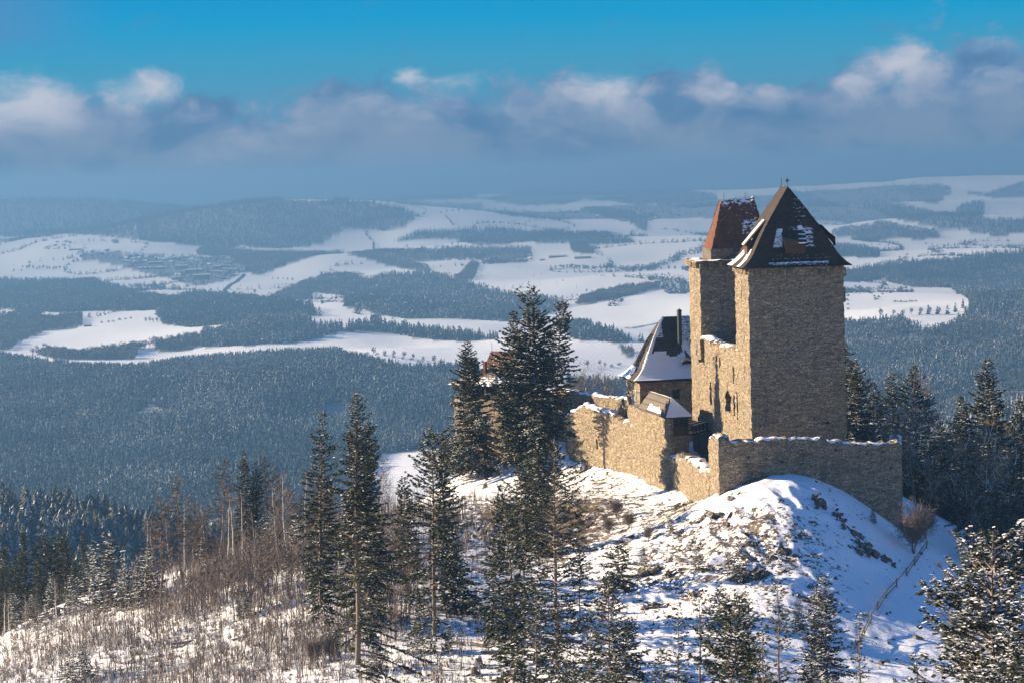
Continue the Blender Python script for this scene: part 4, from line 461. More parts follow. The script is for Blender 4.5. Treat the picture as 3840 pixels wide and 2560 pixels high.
TREES = [(k, l, g, x, y, h) for (k, l, g, pts) in [
  ('back', 'fir close against the right edge of the front tower, its top cut by the wall', 'firs behind the castle', [(60.1,429.0,23.6)]),
  ('back', 'broad snowy fir right of the front tower', 'firs behind the castle', [(60.5,419.0,20.3)]),
  ('back', 'snowy fir second from the tower, shorter and darker', 'firs behind the castle', [(65.9,436.0,20.8)]),
  ('back', 'fir with a loose crown behind the bare trees', 'firs behind the castle', [(70.5,444.0,27.0)]),
  ('back', 'pointed fir towering over the bare trees beyond the wall end', 'firs behind the castle', [(72.7,429.0,26.9)]),
  ('back', 'slim fir top between the pointed fir and the tall right hand fir', 'firs behind the castle', [(79.9,444.0,23.4)]),
  ('back', 'thin fir with a ragged tip left of the tall right hand fir', 'firs behind the castle', [(82.5,439.0,28.3)]),
  ('back', 'tallest fir on the right, with open upswept boughs', 'firs behind the castle', [(81.7,409.0,32.1)]),
  ('back', 'fir at the right edge with sunlit upper boughs', 'firs behind the castle', [(86.0,404.0,27.3)]),
  ('back', 'low fir filling the gap below the tall right hand fir', 'firs behind the castle', [(71.8,372.0,14.6)]),
  ('back', 'dark fir at the right edge lower down the slope', 'firs behind the castle', [(73.3,350.0,17.3)]),
  ('back', 'shadowed fir behind the bush at the wall corner', 'firs behind the castle', [(76.7,439.0,16.8)]),
  ('back', 'shadowed low fir right of the wall corner', 'firs behind the castle', [(76.2,416.0,9.8)]),
  ('back', 'dark fir at the foot of the right hand group', 'firs behind the castle', [(69.7,345.0,13.7)]),
  ('back', 'dark low fir beyond the end of the wall', 'firs behind the castle', [(70.3,424.0,12.2)]),
  ('back', 'hidden dark fir between the pointed fir and the wall', 'firs behind the castle', [(67.3,419.0,11.2)]),
  ('broad', 'tall bare tree with a forked crown just past the wall end', 'bare trees behind the castle', [(64.9,385.0,19.5)]),
  ('broad', 'bare tree whose brown twigs overlap the loose-crowned fir', 'bare trees behind the castle', [(62.3,388.0,16.2)]),
  ('broad', 'bare tree left of the forked one, rising over the wall', 'bare trees behind the castle', [(61.1,390.0,12.7)]),
  ('broad', 'snow-streaked bare tree below the slim fir tops', 'bare trees behind the castle', [(69.7,375.0,17.5)]),
  ('broad', 'dark bare tree in front of the tallest right hand fir', 'bare trees behind the castle', [(72.3,365.0,17.7)]),
  ('broad', 'bare tree with pale boughs near the right edge', 'bare trees behind the castle', [(76.4,368.0,18.2)]),
  ('broad', 'bare tree low beside the wall corner', 'bare trees behind the castle', [(66.1,382.0,11.7)]),
  ('broad', 'snow-streaked bare tree standing low on the right slope', 'bare trees behind the castle', [(69.1,358.0,11.4)]),
  ('broad', 'slanting bare tree at the right edge', 'bare trees behind the castle', [(76.4,360.0,15.4)]),
  ('broadc', 'bare crooked tree above the curtain wall beside the house roof', 'bare trees above the curtain wall', [(17.0,446.0,9.5)]),
  ('broadc', 'bare tree with spreading twigs above the curtain wall', 'bare trees above the curtain wall', [(13.5,452.0,10.3)]),
  ('broadc', 'low bare tree between the huge fir and the curtain wall', 'bare trees above the curtain wall', [(11.6,450.0,8.4)]),
  ('larch', 'tall larch with a rounded russet crown', 'larches on the left slope', [(-50.3,355.0,17.9)]),
  ('larch', 'tallest larch, wide open crown', 'larches on the left slope', [(-45.2,362.0,16.8)]),
  ('larch', 'thin larch at the left of the row', 'larches on the left slope', [(-52.2,345.0,17.4)]),
  ('larch', 'bent larch between the two tall ones', 'larches on the left slope', [(-47.2,352.0,13.8)]),
  ('larch', 'pale slim larch beside the twin spruces', 'larches on the left slope', [(-38.4,366.0,14.7)]),
  ('larch', 'small larch at the right end of the row', 'larches on the left slope', [(-36.2,362.0,12.3)]),
  ('larch', 'feathery larch low in front of the bent one', 'larches on the left slope', [(-44.9,340.0,13.5)]),
  ('larch', 'slight larch near the dark trees', 'larches on the left slope', [(-66.2,380.0,9.2)]),
  ('dark', 'dark spruce among the larches, the left of the twin pair', 'twin spruces', [(-41.8,366.0,16.1)]),
  ('dark', 'shorter dark spruce, the right of the twin pair', 'twin spruces', [(-40.2,366.0,13.7)]),
  ('dark', 'leftmost dark spruce in the group at the left edge', 'dark spruces at the left edge', [(-92.2,425.0,25.2)]),
  ('dark', 'dark spruce with a double tip in the left edge group', 'dark spruces at the left edge', [(-89.8,430.0,27.9)]),
  ('dark', 'brownish pointed spruce in the middle of the left edge group', 'dark spruces at the left edge', [(-85.1,428.0,24.8)]),
  ('dark', 'full dark spruce right of the middle in the left edge group', 'dark spruces at the left edge', [(-81.1,424.0,19.1)]),
  ('dark', 'dark spruce at the right end of the left edge group', 'dark spruces at the left edge', [(-77.1,420.0,14.8)]),
  ('dark', 'low dark spruce at the extreme left edge', 'dark spruces at the left edge', [(-88.9,405.0,14.5)]),
  ('dark', 'low dark spruce in front of the left edge group', 'dark spruces at the left edge', [(-82.6,408.0,11.6)]),
  ('dark', 'broad low spruce in front, between the left edge spruces', 'dark spruces at the left edge', [(-76.1,405.0,8.4)]),
  ('dark', 'short spruce tucked into the left edge group', 'dark spruces at the left edge', [(-87.3,412.0,15.9)]),
  ('dark', 'tall dim spruce behind the left edge group', 'dark spruces at the left edge', [(-86.1,440.0,28.9)]),
  ('snowy', 'largest snowy young spruce below the slight larch', 'snow-covered young spruces on the left slope', [(-62.5,362.0,12.3)]),
  ('snowy', 'snowy young spruce left of the largest one', 'snow-covered young spruces on the left slope', [(-66.1,368.0,9.9)]),
  ('snowy', 'snowy young spruce half hidden behind birches', 'snow-covered young spruces on the left slope', [(-55.0,352.0,9.0)]),
  ('snowy', 'tapering snowy spruce by the birch stems', 'snow-covered young spruces on the left slope', [(-57.4,358.0,7.5)]),
  ('snowy', 'low snowy spruce near the dark group', 'snow-covered young spruces on the left slope', [(-74.7,378.0,7.5)]),
  ('snowy', 'snowy spruce at the foot of the dark group', 'snow-covered young spruces on the left slope', [(-70.8,374.0,6.5)]),
  ('snowy', 'snowy spruce thicket at the left edge', 'snow-covered young spruces on the left slope', [(-82.4,384.0,6.5)]),
  ('snowy', 'low snowy spruce left of the brushwood', 'snow-covered young spruces on the left slope', [(-77.5,376.0,5.8)]),
  ('snowy', 'snowy spruce among saplings in the middle of the slope', 'snow-covered young spruces on the left slope', [(-45.9,351.0,7.5)]),
  ('snowy', 'snowy spruce near the ridge of the left slope', 'snow-covered young spruces on the left slope', [(-36.1,341.0,7.2)]),
  ('snowy', 'snowy spruce just below the ridge near the tall firs', 'snow-covered young spruces on the left slope', [(-31.1,331.0,8.0)]),
  ('snowy', 'small snowy spruce lower on the sapling slope', 'snow-covered young spruces on the left slope', [(-37.1,318.0,4.6)]),
  ('snowy', 'snowy bushy spruce at the bottom left edge', 'snow-covered young spruces on the left slope', [(-57.9,313.0,5.2)]),
  ('snowy', 'dark little spruce beside the bottom left snowy one', 'snow-covered young spruces on the left slope', [(-60.0,313.0,4.3)]),
  ('snowy', 'snow-caked spruce at the left of the birches', 'snow-covered young spruces on the left slope', [(-59.5,358.0,7.2)]),
  ('snowy', 'snowy spruce behind the tall pale-trunked fir', 'snow-covered young spruces on the left slope', [(-23.5,309.0,5.0)]),
  ('snowy', 'snowy spruce at the foot of the tall pale-trunked fir', 'snow-covered young spruces on the left slope', [(-17.1,275.0,4.0)]),
  ('snowy', 'snowy spruce under the flat-topped fir', 'snow-covered young spruces on the left slope', [(-12.3,281.0,5.1)]),
  ('snowy', 'snowy spruce right of the flat-topped fir base', 'snow-covered young spruces on the left slope', [(-8.6,281.0,3.7)]),
  ('snowy', 'little snowy fir on the rocks of the mound', 'snow-covered young spruces on the left slope', [(23.4,308.0,4.0)]),
  ('snowy', 'rounded snowy fir on the flank of the mound', 'snow-covered young spruces on the left slope', [(28.3,303.0,5.7)]),
  ('snowy', 'tiny snowy fir below the front wall corner', 'snow-covered young spruces on the left slope', [(21.1,327.0,3.3)]),
  ('snowy', 'small snowy fir in the gully', 'snow-covered young spruces on the left slope', [(16.7,317.0,2.9)]),
  ('snowy', 'small snowy tree high in the shaded rocks', 'snow-covered young spruces on the left slope', [(50.0,333.0,2.4)]),
  ('snowy', 'small snowy spruce at the lower edge left of the dense pair', 'snow-covered young spruces on the left slope', [(24.2,286.0,5.5)]),
  ('snowy', 'small snowy spruce between the dense pair and the round one', 'snow-covered young spruces on the left slope', [(33.7,286.0,4.4)]),
  ('birch', 'pale slender birch among the larches', 'birches on the left slope', [(-51.2,363.0,12.2),(-49.5,358.0,8.7),(-48.4,357.0,10.6),(-46.4,354.0,11.7),(-44.9,352.0,11.3),(-43.0,348.0,12.5),(-41.5,345.0,12.2),(-40.1,343.0,12.5),(-38.5,340.0,7.2),(-37.5,339.0,9.6),(-52.6,361.0,9.9),(-46.6,351.0,7.4)]),
  ('birch', 'birch leaning over the snowy young spruces', 'birches on the left slope', [(-60.4,361.0,7.0),(-57.7,355.0,7.5),(-55.9,354.0,12.9),(-54.9,354.0,11.7),(-53.6,356.0,8.9),(-67.0,368.0,7.1)]),
  ('birch', 'birch behind the tall pale-trunked fir', 'birches on the left slope', [(-19.5,344.0,8.8),(-19.0,343.0,11.4),(-18.4,341.0,8.7),(-20.0,344.0,11.7),(-30.1,334.0,12.9),(-32.7,335.0,12.9),(-34.0,336.0,12.3)]),
  ('birch', 'slim birch low on the far left of the slope', 'birches on the left slope', [(-82.8,379.0,7.7),(-80.7,374.0,7.1),(-78.0,373.0,6.7),(-72.3,369.0,7.8),(-69.0,364.0,5.3)]),
  ('sapling', 'thin leafless sapling on the upper part of the left slope', 'saplings on the left slope', [(-40.6,328.0,5.9),(-30.8,328.0,4.2),(-40.3,327.0,7.1),(-31.2,325.0,4.8),(-34.8,322.0,5.1),(-45.5,330.0,6.7),(-30.5,327.0,6.9),(-45.2,329.0,6.2),(-34.3,322.0,6.5),(-41.5,326.0,4.1),(-34.1,317.0,6.4),(-34.9,318.0,6.5),(-37.0,325.0,6.3),(-41.1,327.0,5.6),(-33.5,323.0,7.0),(-41.1,325.0,7.4),(-30.8,312.0,5.2),(-44.1,328.0,6.1),(-45.3,337.0,6.2),(-37.6,332.0,5.6),(-37.2,325.0,6.3),(-31.2,321.0,7.9),(-37.5,328.0,7.4),(-33.9,316.0,5.5),(-35.7,322.0,4.9),(-31.6,330.0,4.5),(-42.6,325.0,5.9),(-33.6,333.0,5.5),(-37.7,318.0,5.6),(-40.7,329.0,4.5),(-39.0,325.0,5.6),(-26.7,321.0,7.5),(-42.9,340.0,6.8),(-28.3,324.0,5.3),(-33.1,316.0,4.4),(-27.7,322.0,4.6),(-42.8,326.0,5.0),(-48.6,344.0,7.7),(-42.8,335.0,5.6),(-35.1,318.0,6.8),(-38.4,318.0,7.9),(-28.8,320.0,7.3),(-26.1,322.0,6.9),(-42.8,326.0,4.7),(-36.2,319.0,7.9),(-32.6,318.0,5.6),(-45.4,329.0,4.3),(-31.6,326.0,4.2),(-48.2,346.0,5.3),(-29.5,314.0,5.9),(-36.7,322.0,7.4),(-36.9,323.0,5.8),(-28.5,312.0,5.8),(-29.8,326.0,5.4),(-34.2,335.0,7.7),(-41.8,322.0,5.2),(-30.3,319.0,5.7),(-27.9,323.0,5.0),(-49.3,343.0,4.8),(-38.9,330.0,4.2),(-42.0,323.0,5.3),(-29.5,315.0,4.4),(-38.6,328.0,5.9),(-31.0,319.0,5.6),(-38.8,330.0,6.0),(-34.9,315.0,4.1),(-34.2,324.0,7.2),(-35.9,317.0,7.6),(-32.1,319.0,5.4),(-48.4,347.0,4.4),(-31.0,321.0,4.4),(-31.4,327.0,6.0),(-32.4,325.0,4.8),(-35.3,319.0,7.5),(-33.1,334.0,4.1),(-28.0,322.0,7.4),(-28.9,314.0,7.9),(-46.5,345.0,4.9),(-35.6,316.0,6.0),(-31.3,325.0,4.3),(-43.9,330.0,7.0),(-34.4,325.0,7.2),(-30.7,331.0,4.7),(-37.2,334.0,6.3),(-47.4,334.0,4.4),(-28.1,322.0,5.0),(-42.9,339.0,6.1),(-34.1,327.0,6.8),(-32.8,323.0,4.9),(-30.0,321.0,5.7),(-37.9,319.0,7.0),(-44.2,342.0,5.3),(-29.4,332.0,4.7),(-28.5,329.0,7.9),(-37.1,317.0,6.9),(-34.5,330.0,7.0),(-43.8,341.0,4.2),(-38.9,328.0,6.8),(-31.3,334.0,6.0),(-45.8,327.0,7.6)]),
  ('sapling', 'thin leafless sapling on the open snow of the left slope', 'saplings on the left slope', [(-48.9,327.0,4.8),(-33.8,297.0,3.8),(-44.5,305.0,3.6),(-47.5,313.0,3.8),(-31.1,309.0,3.9),(-27.1,288.0,4.6),(-28.8,305.0,3.6),(-49.2,326.0,3.7),(-31.9,302.0,5.5),(-48.7,319.0,5.4),(-42.5,310.0,5.1),(-29.6,307.0,5.4),(-50.7,315.0,3.5),(-31.5,295.0,3.9),(-27.8,293.0,4.7),(-27.4,293.0,5.4),(-52.6,324.0,5.6),(-47.7,310.0,5.1),(-41.5,307.0,4.1),(-44.6,312.0,4.5),(-49.4,321.0,4.4),(-47.5,322.0,3.8),(-27.7,306.0,4.8),(-41.1,303.0,3.5),(-50.8,311.0,5.1),(-31.6,294.0,5.0),(-46.2,312.0,3.3),(-44.6,316.0,4.1),(-34.6,297.0,4.5),(-41.0,317.0,4.1),(-41.5,307.0,3.0),(-47.8,317.0,5.3),(-26.9,297.0,3.3),(-31.6,308.0,5.8),(-27.9,288.0,4.1),(-41.9,308.0,4.7),(-53.9,313.0,4.4),(-46.0,310.0,3.0),(-32.4,306.0,3.9),(-29.0,296.0,5.8),(-24.5,289.0,5.0),(-39.5,310.0,3.9),(-32.7,308.0,3.7),(-51.7,311.0,4.8),(-41.1,318.0,3.4),(-47.8,312.0,5.2),(-37.7,295.0,5.7),(-50.6,313.0,4.2),(-28.1,289.0,3.1),(-47.6,308.0,3.3),(-35.6,300.0,5.8),(-47.1,314.0,3.6),(-42.7,305.0,3.8),(-39.5,312.0,5.6),(-40.2,297.0,3.6),(-37.6,307.0,4.0),(-50.4,323.0,3.7),(-35.1,308.0,5.8),(-47.3,322.0,4.4),(-52.8,334.0,3.2),(-46.9,325.0,4.0),(-27.9,302.0,3.4),(-41.9,312.0,5.5),(-36.8,294.0,3.3),(-53.6,313.0,4.8),(-45.5,310.0,3.1),(-41.9,313.0,3.5),(-39.1,312.0,5.3),(-37.1,298.0,3.4),(-36.2,307.0,3.2),(-50.9,330.0,5.9),(-38.6,304.0,5.1),(-33.3,304.0,3.7),(-48.7,328.0,3.9),(-49.1,322.0,3.7)]),
  ('sapling', 'reddish sapling between the two big left hand firs', 'saplings on the left slope', [(-15.1,298.0,6.0),(-16.9,309.0,6.8),(-17.5,316.0,7.5),(-14.2,305.0,7.3),(-15.6,319.0,6.2),(-14.0,298.0,7.2),(-14.6,302.0,6.1),(-15.3,307.0,5.8),(-18.4,298.0,6.1),(-16.3,287.0,6.2),(-16.7,310.0,7.3),(-13.9,303.0,6.9),(-15.3,319.0,6.4),(-16.0,338.0,5.1),(-18.3,314.0,5.4),(-16.4,328.0,6.2),(-15.4,305.0,5.9),(-15.1,318.0,6.9),(-19.4,331.0,6.9),(-17.3,290.0,6.1),(-18.0,309.0,7.8),(-18.8,311.0,6.3),(-15.9,298.0,7.0),(-16.8,307.0,7.7),(-14.8,299.0,5.4),(-15.8,288.0,6.7),(-16.4,300.0,5.5),(-18.0,323.0,7.6),(-19.0,308.0,6.2),(-18.4,306.0,8.0),(-19.8,323.0,6.5),(-17.6,302.0,6.6),(-16.8,336.0,5.6),(-18.2,304.0,5.5),(-20.2,332.0,7.8),(-14.9,310.0,7.2),(-16.6,314.0,6.9),(-14.6,301.0,7.1),(-13.9,302.0,7.8),(-15.4,291.0,6.7),(-16.4,317.0,7.5),(-16.4,307.0,6.5),(-13.9,305.0,7.4),(-17.8,330.0,6.8),(-18.8,334.0,6.7),(-16.8,318.0,7.6),(-17.3,307.0,5.4),(-16.8,323.0,5.7),(-17.5,305.0,7.2),(-19.3,328.0,5.8)]),
  ('sapling', 'fine brown sapling at the lower left edge', 'saplings on the left slope', [(-61.7,332.0,5.3),(-63.2,357.0,4.1),(-68.6,345.0,4.6),(-81.6,373.0,3.3),(-63.0,342.0,5.1),(-62.9,354.0,3.1),(-57.1,320.0,5.2),(-74.6,351.0,4.6),(-66.7,356.0,3.6),(-65.6,344.0,5.3),(-74.1,364.0,4.8),(-59.3,330.0,3.9),(-63.1,329.0,4.2),(-57.1,332.0,3.5),(-59.2,322.0,4.2),(-67.2,339.0,5.2),(-80.1,365.0,3.7),(-77.5,370.0,5.0),(-76.7,357.0,4.3),(-59.1,318.0,3.7),(-61.6,316.0,5.1),(-66.6,343.0,3.5),(-75.2,370.0,5.1),(-71.3,337.0,4.6),(-62.6,349.0,3.7),(-56.8,330.0,3.8),(-70.4,345.0,4.3),(-66.5,342.0,4.2),(-75.0,361.0,4.6),(-59.3,321.0,4.6),(-75.9,354.0,4.6),(-69.4,356.0,3.6),(-64.8,324.0,4.2),(-66.0,318.0,3.6),(-71.5,348.0,3.6),(-76.9,367.0,5.0),(-57.7,331.0,3.3),(-57.6,333.0,4.5),(-62.0,346.0,3.7),(-77.4,354.0,5.2)]),
  ('sapling', 'sapling on the ridge left of the tall pale-trunked fir', 'saplings on the left slope', [(-27.1,343.0,7.0),(-32.6,345.0,7.6),(-27.7,347.0,7.5),(-28.1,339.0,6.3),(-34.2,347.0,9.7),(-33.9,345.0,7.6),(-30.3,338.0,8.3),(-29.2,359.0,7.0),(-33.4,356.0,7.5),(-33.5,346.0,8.7),(-29.1,365.0,9.7),(-27.5,346.0,7.9),(-29.1,344.0,9.1),(-28.2,351.0,7.8),(-27.5,344.0,8.7),(-34.1,341.0,6.1),(-34.2,342.0,7.8),(-30.0,343.0,9.8),(-29.6,345.0,8.5)]),
  ('larch', 'bare larch with long curved boughs beside the corner fir', 'bare larches on the right', [(38.7,205.0,27.0)]),
] for (x, y, h) in pts]
OUTCROPS = [('grey rock outcrop at the left corner of the front wall', 30.7, 332.0, 3.2, 1.6, 1.5, -15, 6), ('long slanting dark rock rib high on the mound', 42.0, 330.0, 1.6, 1.8, 4.0, 30, 7), ('slanting slate rib in the shaded right part of the mound', 44.3, 327.0, 1.8, 1.8, 4.5, 32, 8), ('largest dark slate outcrop low in the shade of the mound', 47.3, 321.0, 5.5, 2.6, 4.5, 32, 16), ('small dark crag above the largest slate outcrop', 45.9, 325.0, 2.4, 1.4, 2.2, 30, 6), ('dark crag at the lower end of the slate ribs', 49.8, 321.0, 2.0, 1.2, 2.0, 30, 5), ('low slate outcrop in the middle of the mound', 34.9, 311.0, 2.6, 1.3, 2.2, 30, 6), ('rock rib with snow on its back below the mound top', 34.8, 320.0, 2.4, 1.3, 1.8, 25, 6), ('sunlit crag above the gully', 26.0, 328.0, 3.4, 1.8, 2.0, -20, 7), ('brown crag under the low ragged wall', 24.5, 358.0, 4.0, 1.6, 2.0, -20, 7), ('rock ledge at the left of the mound slope', 20.2, 310.0, 4.2, 2.0, 2.5, -15, 9), ('dark cliff band low on the left of the mound', 17.2, 313.0, 4.0, 2.6, 2.5, -10, 9), ('broken rocks in the lower gully', 16.9, 299.0, 3.2, 1.6, 2.2, -10, 7), ('rock knob in the middle of the mound slope', 29.5, 314.0, 2.2, 1.2, 1.6, 20, 5), ('jagged rock row lower on the mound', 30.7, 304.0, 3.4, 1.4, 2.0, 25, 7), ('rocks at the bottom of the mound behind the snowy spruce', 36.5, 297.0, 3.6, 1.6, 2.2, 25, 7), ('snowy boulder heap under the curtain wall', 11.7, 423.0, 3.2, 1.8, 2.0, -35, 7), ('low rocks beneath the passage block', 20.0, 372.0, 2.6, 1.0, 1.6, -15, 5), ('lone rock in the blue shaded slope', 45.4, 309.0, 1.0, 0.6, 0.8, 20, 3), ('small dark rock beside the rail fence', 53.6, 314.0, 0.9, 0.6, 0.8, 10, 3)]
FENCE = [(58.47, 339.0), (54.17, 324.0), (52.15, 318.0), (49.82, 312.0), (47.43, 306.0), (45.21, 299.0), (43.62, 294.0), (42.05, 289.0), (40.21, 282.0)]
SHRUBS = [('large leafless reddish bush at the end of the front wall', 55.1, 330.0, 1.0), ('lower leafless bush behind the large reddish one', 59.9, 348.0, 0.7), ('dry brown shrub on the snow below the curtain wall', 15.1, 361.0, 0.42), ('wide dry shrub on the slope below the passage block', 16.4, 348.0, 0.4), ('dry shrub left of the wall foot in the gully', 13.5, 349.0, 0.35), ('russet leafy shrub at the foot of the tall pale-trunked fir', -22.8, 283.0, 0.55), ('russet shrub left of the fir foot at the lower edge', -24.9, 283.0, 0.5), ('dry shrub by the rocky gully', 18.2, 329.0, 0.35), ('dead twiggy shrub beside the flat-topped fir', -15.6, 326.0, 0.5)]
BITS = [('tree_stump', 'snow-capped tree stump under the fir by the red-roofed building', -5.5, 421.0), ('tree_stump', 'broken splintered stump at the bottom edge between the firs', -4.9, 274.0), ('fallen_log', 'fallen snowy log in the lower left snow', -32.3, 288.0), ('fallen_log', 'long fallen log beside the splintered stump', -2.4, 279.0), ('tree_stump', 'low stump in the snow of the lower left slope', -16.6, 275.0), ('fallen_log', 'snowy log lying among saplings', -44.7, 317.0), ('tree_stump', 'pale cut stump beside the splintered one', -5.4, 270.0), ('fallen_log', 'log leaning down the path below the small spruce', -6.4, 285.0)]
# ------------------------------------------------------------------ the lie of the land
NEAR = np.array(NEAR_PTS, float)
def _tps(r2): return np.where(r2 > 0, r2 * np.log(r2 + 1e-12), 0)
def _fit(P, lam=.02):
    x = P[:, :2] / 100; n = len(P)
    K = _tps(((x[:, None] - x[None]) ** 2).sum(-1)) + lam * np.eye(n)
    A = np.zeros((n + 3, n + 3)); A[:n, :n] = K; A[:n, n] = 1; A[:n, n + 1:] = x; A[n, :n] = 1; A[n + 1:, :n] = x.T
    return np.linalg.solve(A, np.concatenate([P[:, 2], [0, 0, 0]]))
_w = _fit(NEAR)
def near_h(x, y):
    sh = np.shape(x); x = np.ravel(x) / 100; y = np.ravel(y) / 100; out = np.empty(len(x))
    for i in range(0, len(x), 50000):
        X = np.stack([x[i:i + 50000], y[i:i + 50000]], -1)
        r2 = ((X[:, None] - NEAR[None, :, :2] / 100) ** 2).sum(-1)
        out[i:i + 50000] = _tps(r2) @ _w[:-3] + _w[-3] + X @ _w[-2:]
    return out.reshape(sh)
HILLS = [  # x, y, radius across, radius along, height
    (-260, 3500, 520, 900, 30), (-260, 1060, 330, 260, 165), (-700, 900, 300, 300, 120), (560, 1650, 420, 330, 170), (1100, 4200, 700, 900, 60),
    (-3600, 13500, 2600, 1700, 290), (-1000, 10600, 1000, 900, 205), (2600, 15500, 2600, 2600, 150), (5200, 14500, 2200, 2200, 165), (-200, 19000, 2600, 2500, 130),
    (700, 11800, 1300, 1200, 90), (-330, 4650, 300, 330, 26), (350, 6600, 420, 500, 36), (520, 5300, 380, 380, 26), (-450, 5600, 260, 400, 18), (-750, 8300, 500, 600, 40), (900, 8300, 600, 700, 50),
    (-1500, 9200, 600, 500, 55), (1500, 7000, 500, 500, 45), (1900, 9800, 700, 500, 70), (2300, 12000, 500, 500, 60), (180, 9000, 500, 350, 45), (-60, 7600, 300, 300, 18)]
def far_h(x, y):
    d = np.sqrt(x * x + y * y)
    h = -318 + 34 * fbm(x / 1500, y / 1900, 3, 3) * sst(d, 2500, 6000) + 70 * fbm(x / 3500, y / 3500, 2, 8) * sst(d, 8000, 14000) + 25 * fbm(x / 420, y / 640, 2, 11) * sst(d, 2600, 4200) + 5 * vn(x / 150, y / 260, 12) + 26 * fbm(x / 260, y / 520, 2, 14) * sst(d, 2100, 2900) * (1 - sst(d, 4200, 5200))
    for (cx, cy, rx, ry, a) in HILLS: h = h + a * np.exp(-((x - cx) / rx) ** 2 - ((y - cy) / ry) ** 2)
    return h
def height(x, y):
    x = np.asarray(x, float); y = np.asarray(y, float)
    d = np.sqrt(x * x + y * y); far = far_h(x, y); t = sst(d, 470, 900)
    out = far.copy(); k = d < 900
    if np.any(k):
        n = np.clip(near_h(x[k], y[k]), -200, -30)
        out[k] = n * (1 - t[k]) + far[k] * t[k]
    return out
def H1(x, y): return float(height(np.array([x]), np.array([y]))[0])
def far_wood(x, y):
    """above 0: wooded ground beyond eleven kilometres; above 1: thin copses and hedges nearer by"""
    v = fbm(x / 1500, y / 2600, 3, 71) + .55 * sst(-x, 200, 1500) * sst(y, 11500, 13500) + .25 * sst(y, 15000, 22000) - .02
    c = 1.0 - np.abs(vn(x / 210, y / 420, 81)) * 7 - np.abs(vn(x / 500, y / 800, 83)) * .6 + .24
    return np.where(y > 11000, v, c + .0)
# ------------------------------------------------------------------ materials
def new_mat(name, rough=.9, spec=.2):
    m = bpy.data.materials.new(name); m.use_nodes = True
    t = NT(m.node_tree); b = t.n['Principled BSDF']
    b.inputs['Roughness'].default_value = rough; b.inputs['Specular IOR Level'].default_value = spec
    return m, t, b
def coords(t, kind='Object', scale=None):
    o = t.node('ShaderNodeTexCoord').outputs[kind]
    return o if scale is None else t.vec('MULTIPLY', o, scale)
def attr(t, name='tint'):
    a = t.node('ShaderNodeAttribute'); a.attribute_name = name
    return a.outputs['Fac']
def bump(t, b, h, strength, dist):
    n = t.node('ShaderNodeBump'); n.inputs['Strength'].default_value = strength; n.inputs['Distance'].default_value = dist
    t.put(n.inputs['Height'], h); t.l.new(n.outputs[0], b.inputs['Normal'])

def stone_mat(name, base=(.485, .388, .268), dark=(.13, .11, .088), warm=(.49, .37, .225)):
    m, t, b = new_mat(name, .95, .1)
    p = coords(t)
    wob = t.vec('ADD', p, t.vec('SCALE', t.vec('SUBTRACT', t.noise(p, .9, 2, out=1), (.5, .5, .5))))
    sc = t.vec('MULTIPLY', wob, (2.5, 2.5, 6.6))
    v = t.node('ShaderNodeTexVoronoi'); t.put(v.inputs['Vector'], sc); v.inputs['Scale'].default_value = 1.0
    ve = t.node('ShaderNodeTexVoronoi', feature='DISTANCE_TO_EDGE'); t.put(ve.inputs['Vector'], sc); ve.inputs['Scale'].default_value = 1.0
    cs = t.node('ShaderNodeSeparateXYZ'); t.put(cs.inputs[0], v.outputs['Color'])
    c = t.ramp(cs.outputs[0], [(0, tuple(.6 * x for x in base)), (.3, tuple(.85 * x for x in base)), (.62, base), (.88, tuple(1.08 * x for x in base)), (1, tuple(min(.7, 1.3 * x) for x in base))])
    stain = t.noise(t.vec('MULTIPLY', p, (.16, .16, .10)), 1.0, 5, .62)
    c = t.mix(t.step(stain, .52, .72), c, t.mix(.65, c, warm))
    c = t.mix(t.step(t.noise(t.vec('MULTIPLY', p, (.3, .3, .13)), 1.0, 4, .6), .56, .75), c, t.mix(.6, c, dark))
    streak = t.noise(t.vec('MULTIPLY', p, (.9, .9, .07)), 1.0, 4, .6)
    c = t.mix(t.math('MULTIPLY', t.step(streak, .56, .74), .5), c, dark)
    plaster = t.noise(t.vec('MULTIPLY', p, (.35, .35, .3)), 1.0, 5, .7)
    c = t.mix(t.math('MULTIPLY', t.step(plaster, .60, .68), .6), c, tuple(1.25 * x for x in base))
    fine = t.noise(t.vec('MULTIPLY', p, (5, 5, 9)), 1.0, 3, .6)
    c = t.mix(1.0, c, t.ramp(fine, [(.25, (.6, .6, .6)), (.75, (1.3, 1.3, 1.3))]), 'MULTIPLY')
    band = t.noise(t.vec('MULTIPLY', p, (.55, .55, 2.6)), 1.0, 5, .65)
    c = t.mix(1.0, c, t.ramp(band, [(.3, (.58, .57, .56)), (.5, (.95, .95, .95)), (.72, (1.32, 1.3, 1.26))]), 'MULTIPLY')
    joint = t.step(ve.outputs['Distance'], .13, .02)
    c = t.mix(t.math('MULTIPLY', joint, .7), c, tuple(.55 * x for x in dark))
    t.put(b.inputs['Base Color'], c)
    h = t.math('ADD', t.math('MULTIPLY', t.step(ve.outputs['Distance'], 0, .22), t.math('ADD', t.math('MULTIPLY', cs.outputs[1], .8), .4)), t.math('MULTIPLY', fine, .5))
    bump(t, b, h, 1.0, .2)
    return m
M_STONE = stone_mat('rubble_stone')
M_STONE_GREY = stone_mat('grey_rubble_stone', (.30, .25, .19), (.13, .11, .09), (.36, .29, .2))

def snow_mat(name, col=(.86, .86, .88)):
    m, t, b = new_mat(name, .7, .3)
    p = coords(t)
    n = t.noise(p, 1.4, 4, .6)
    t.put(b.inputs['Base Color'], t.mix(n, tuple(.93 * x for x in col), col))
    bump(t, b, n, .5, .15)
    return m
M_SNOW = snow_mat('snow')

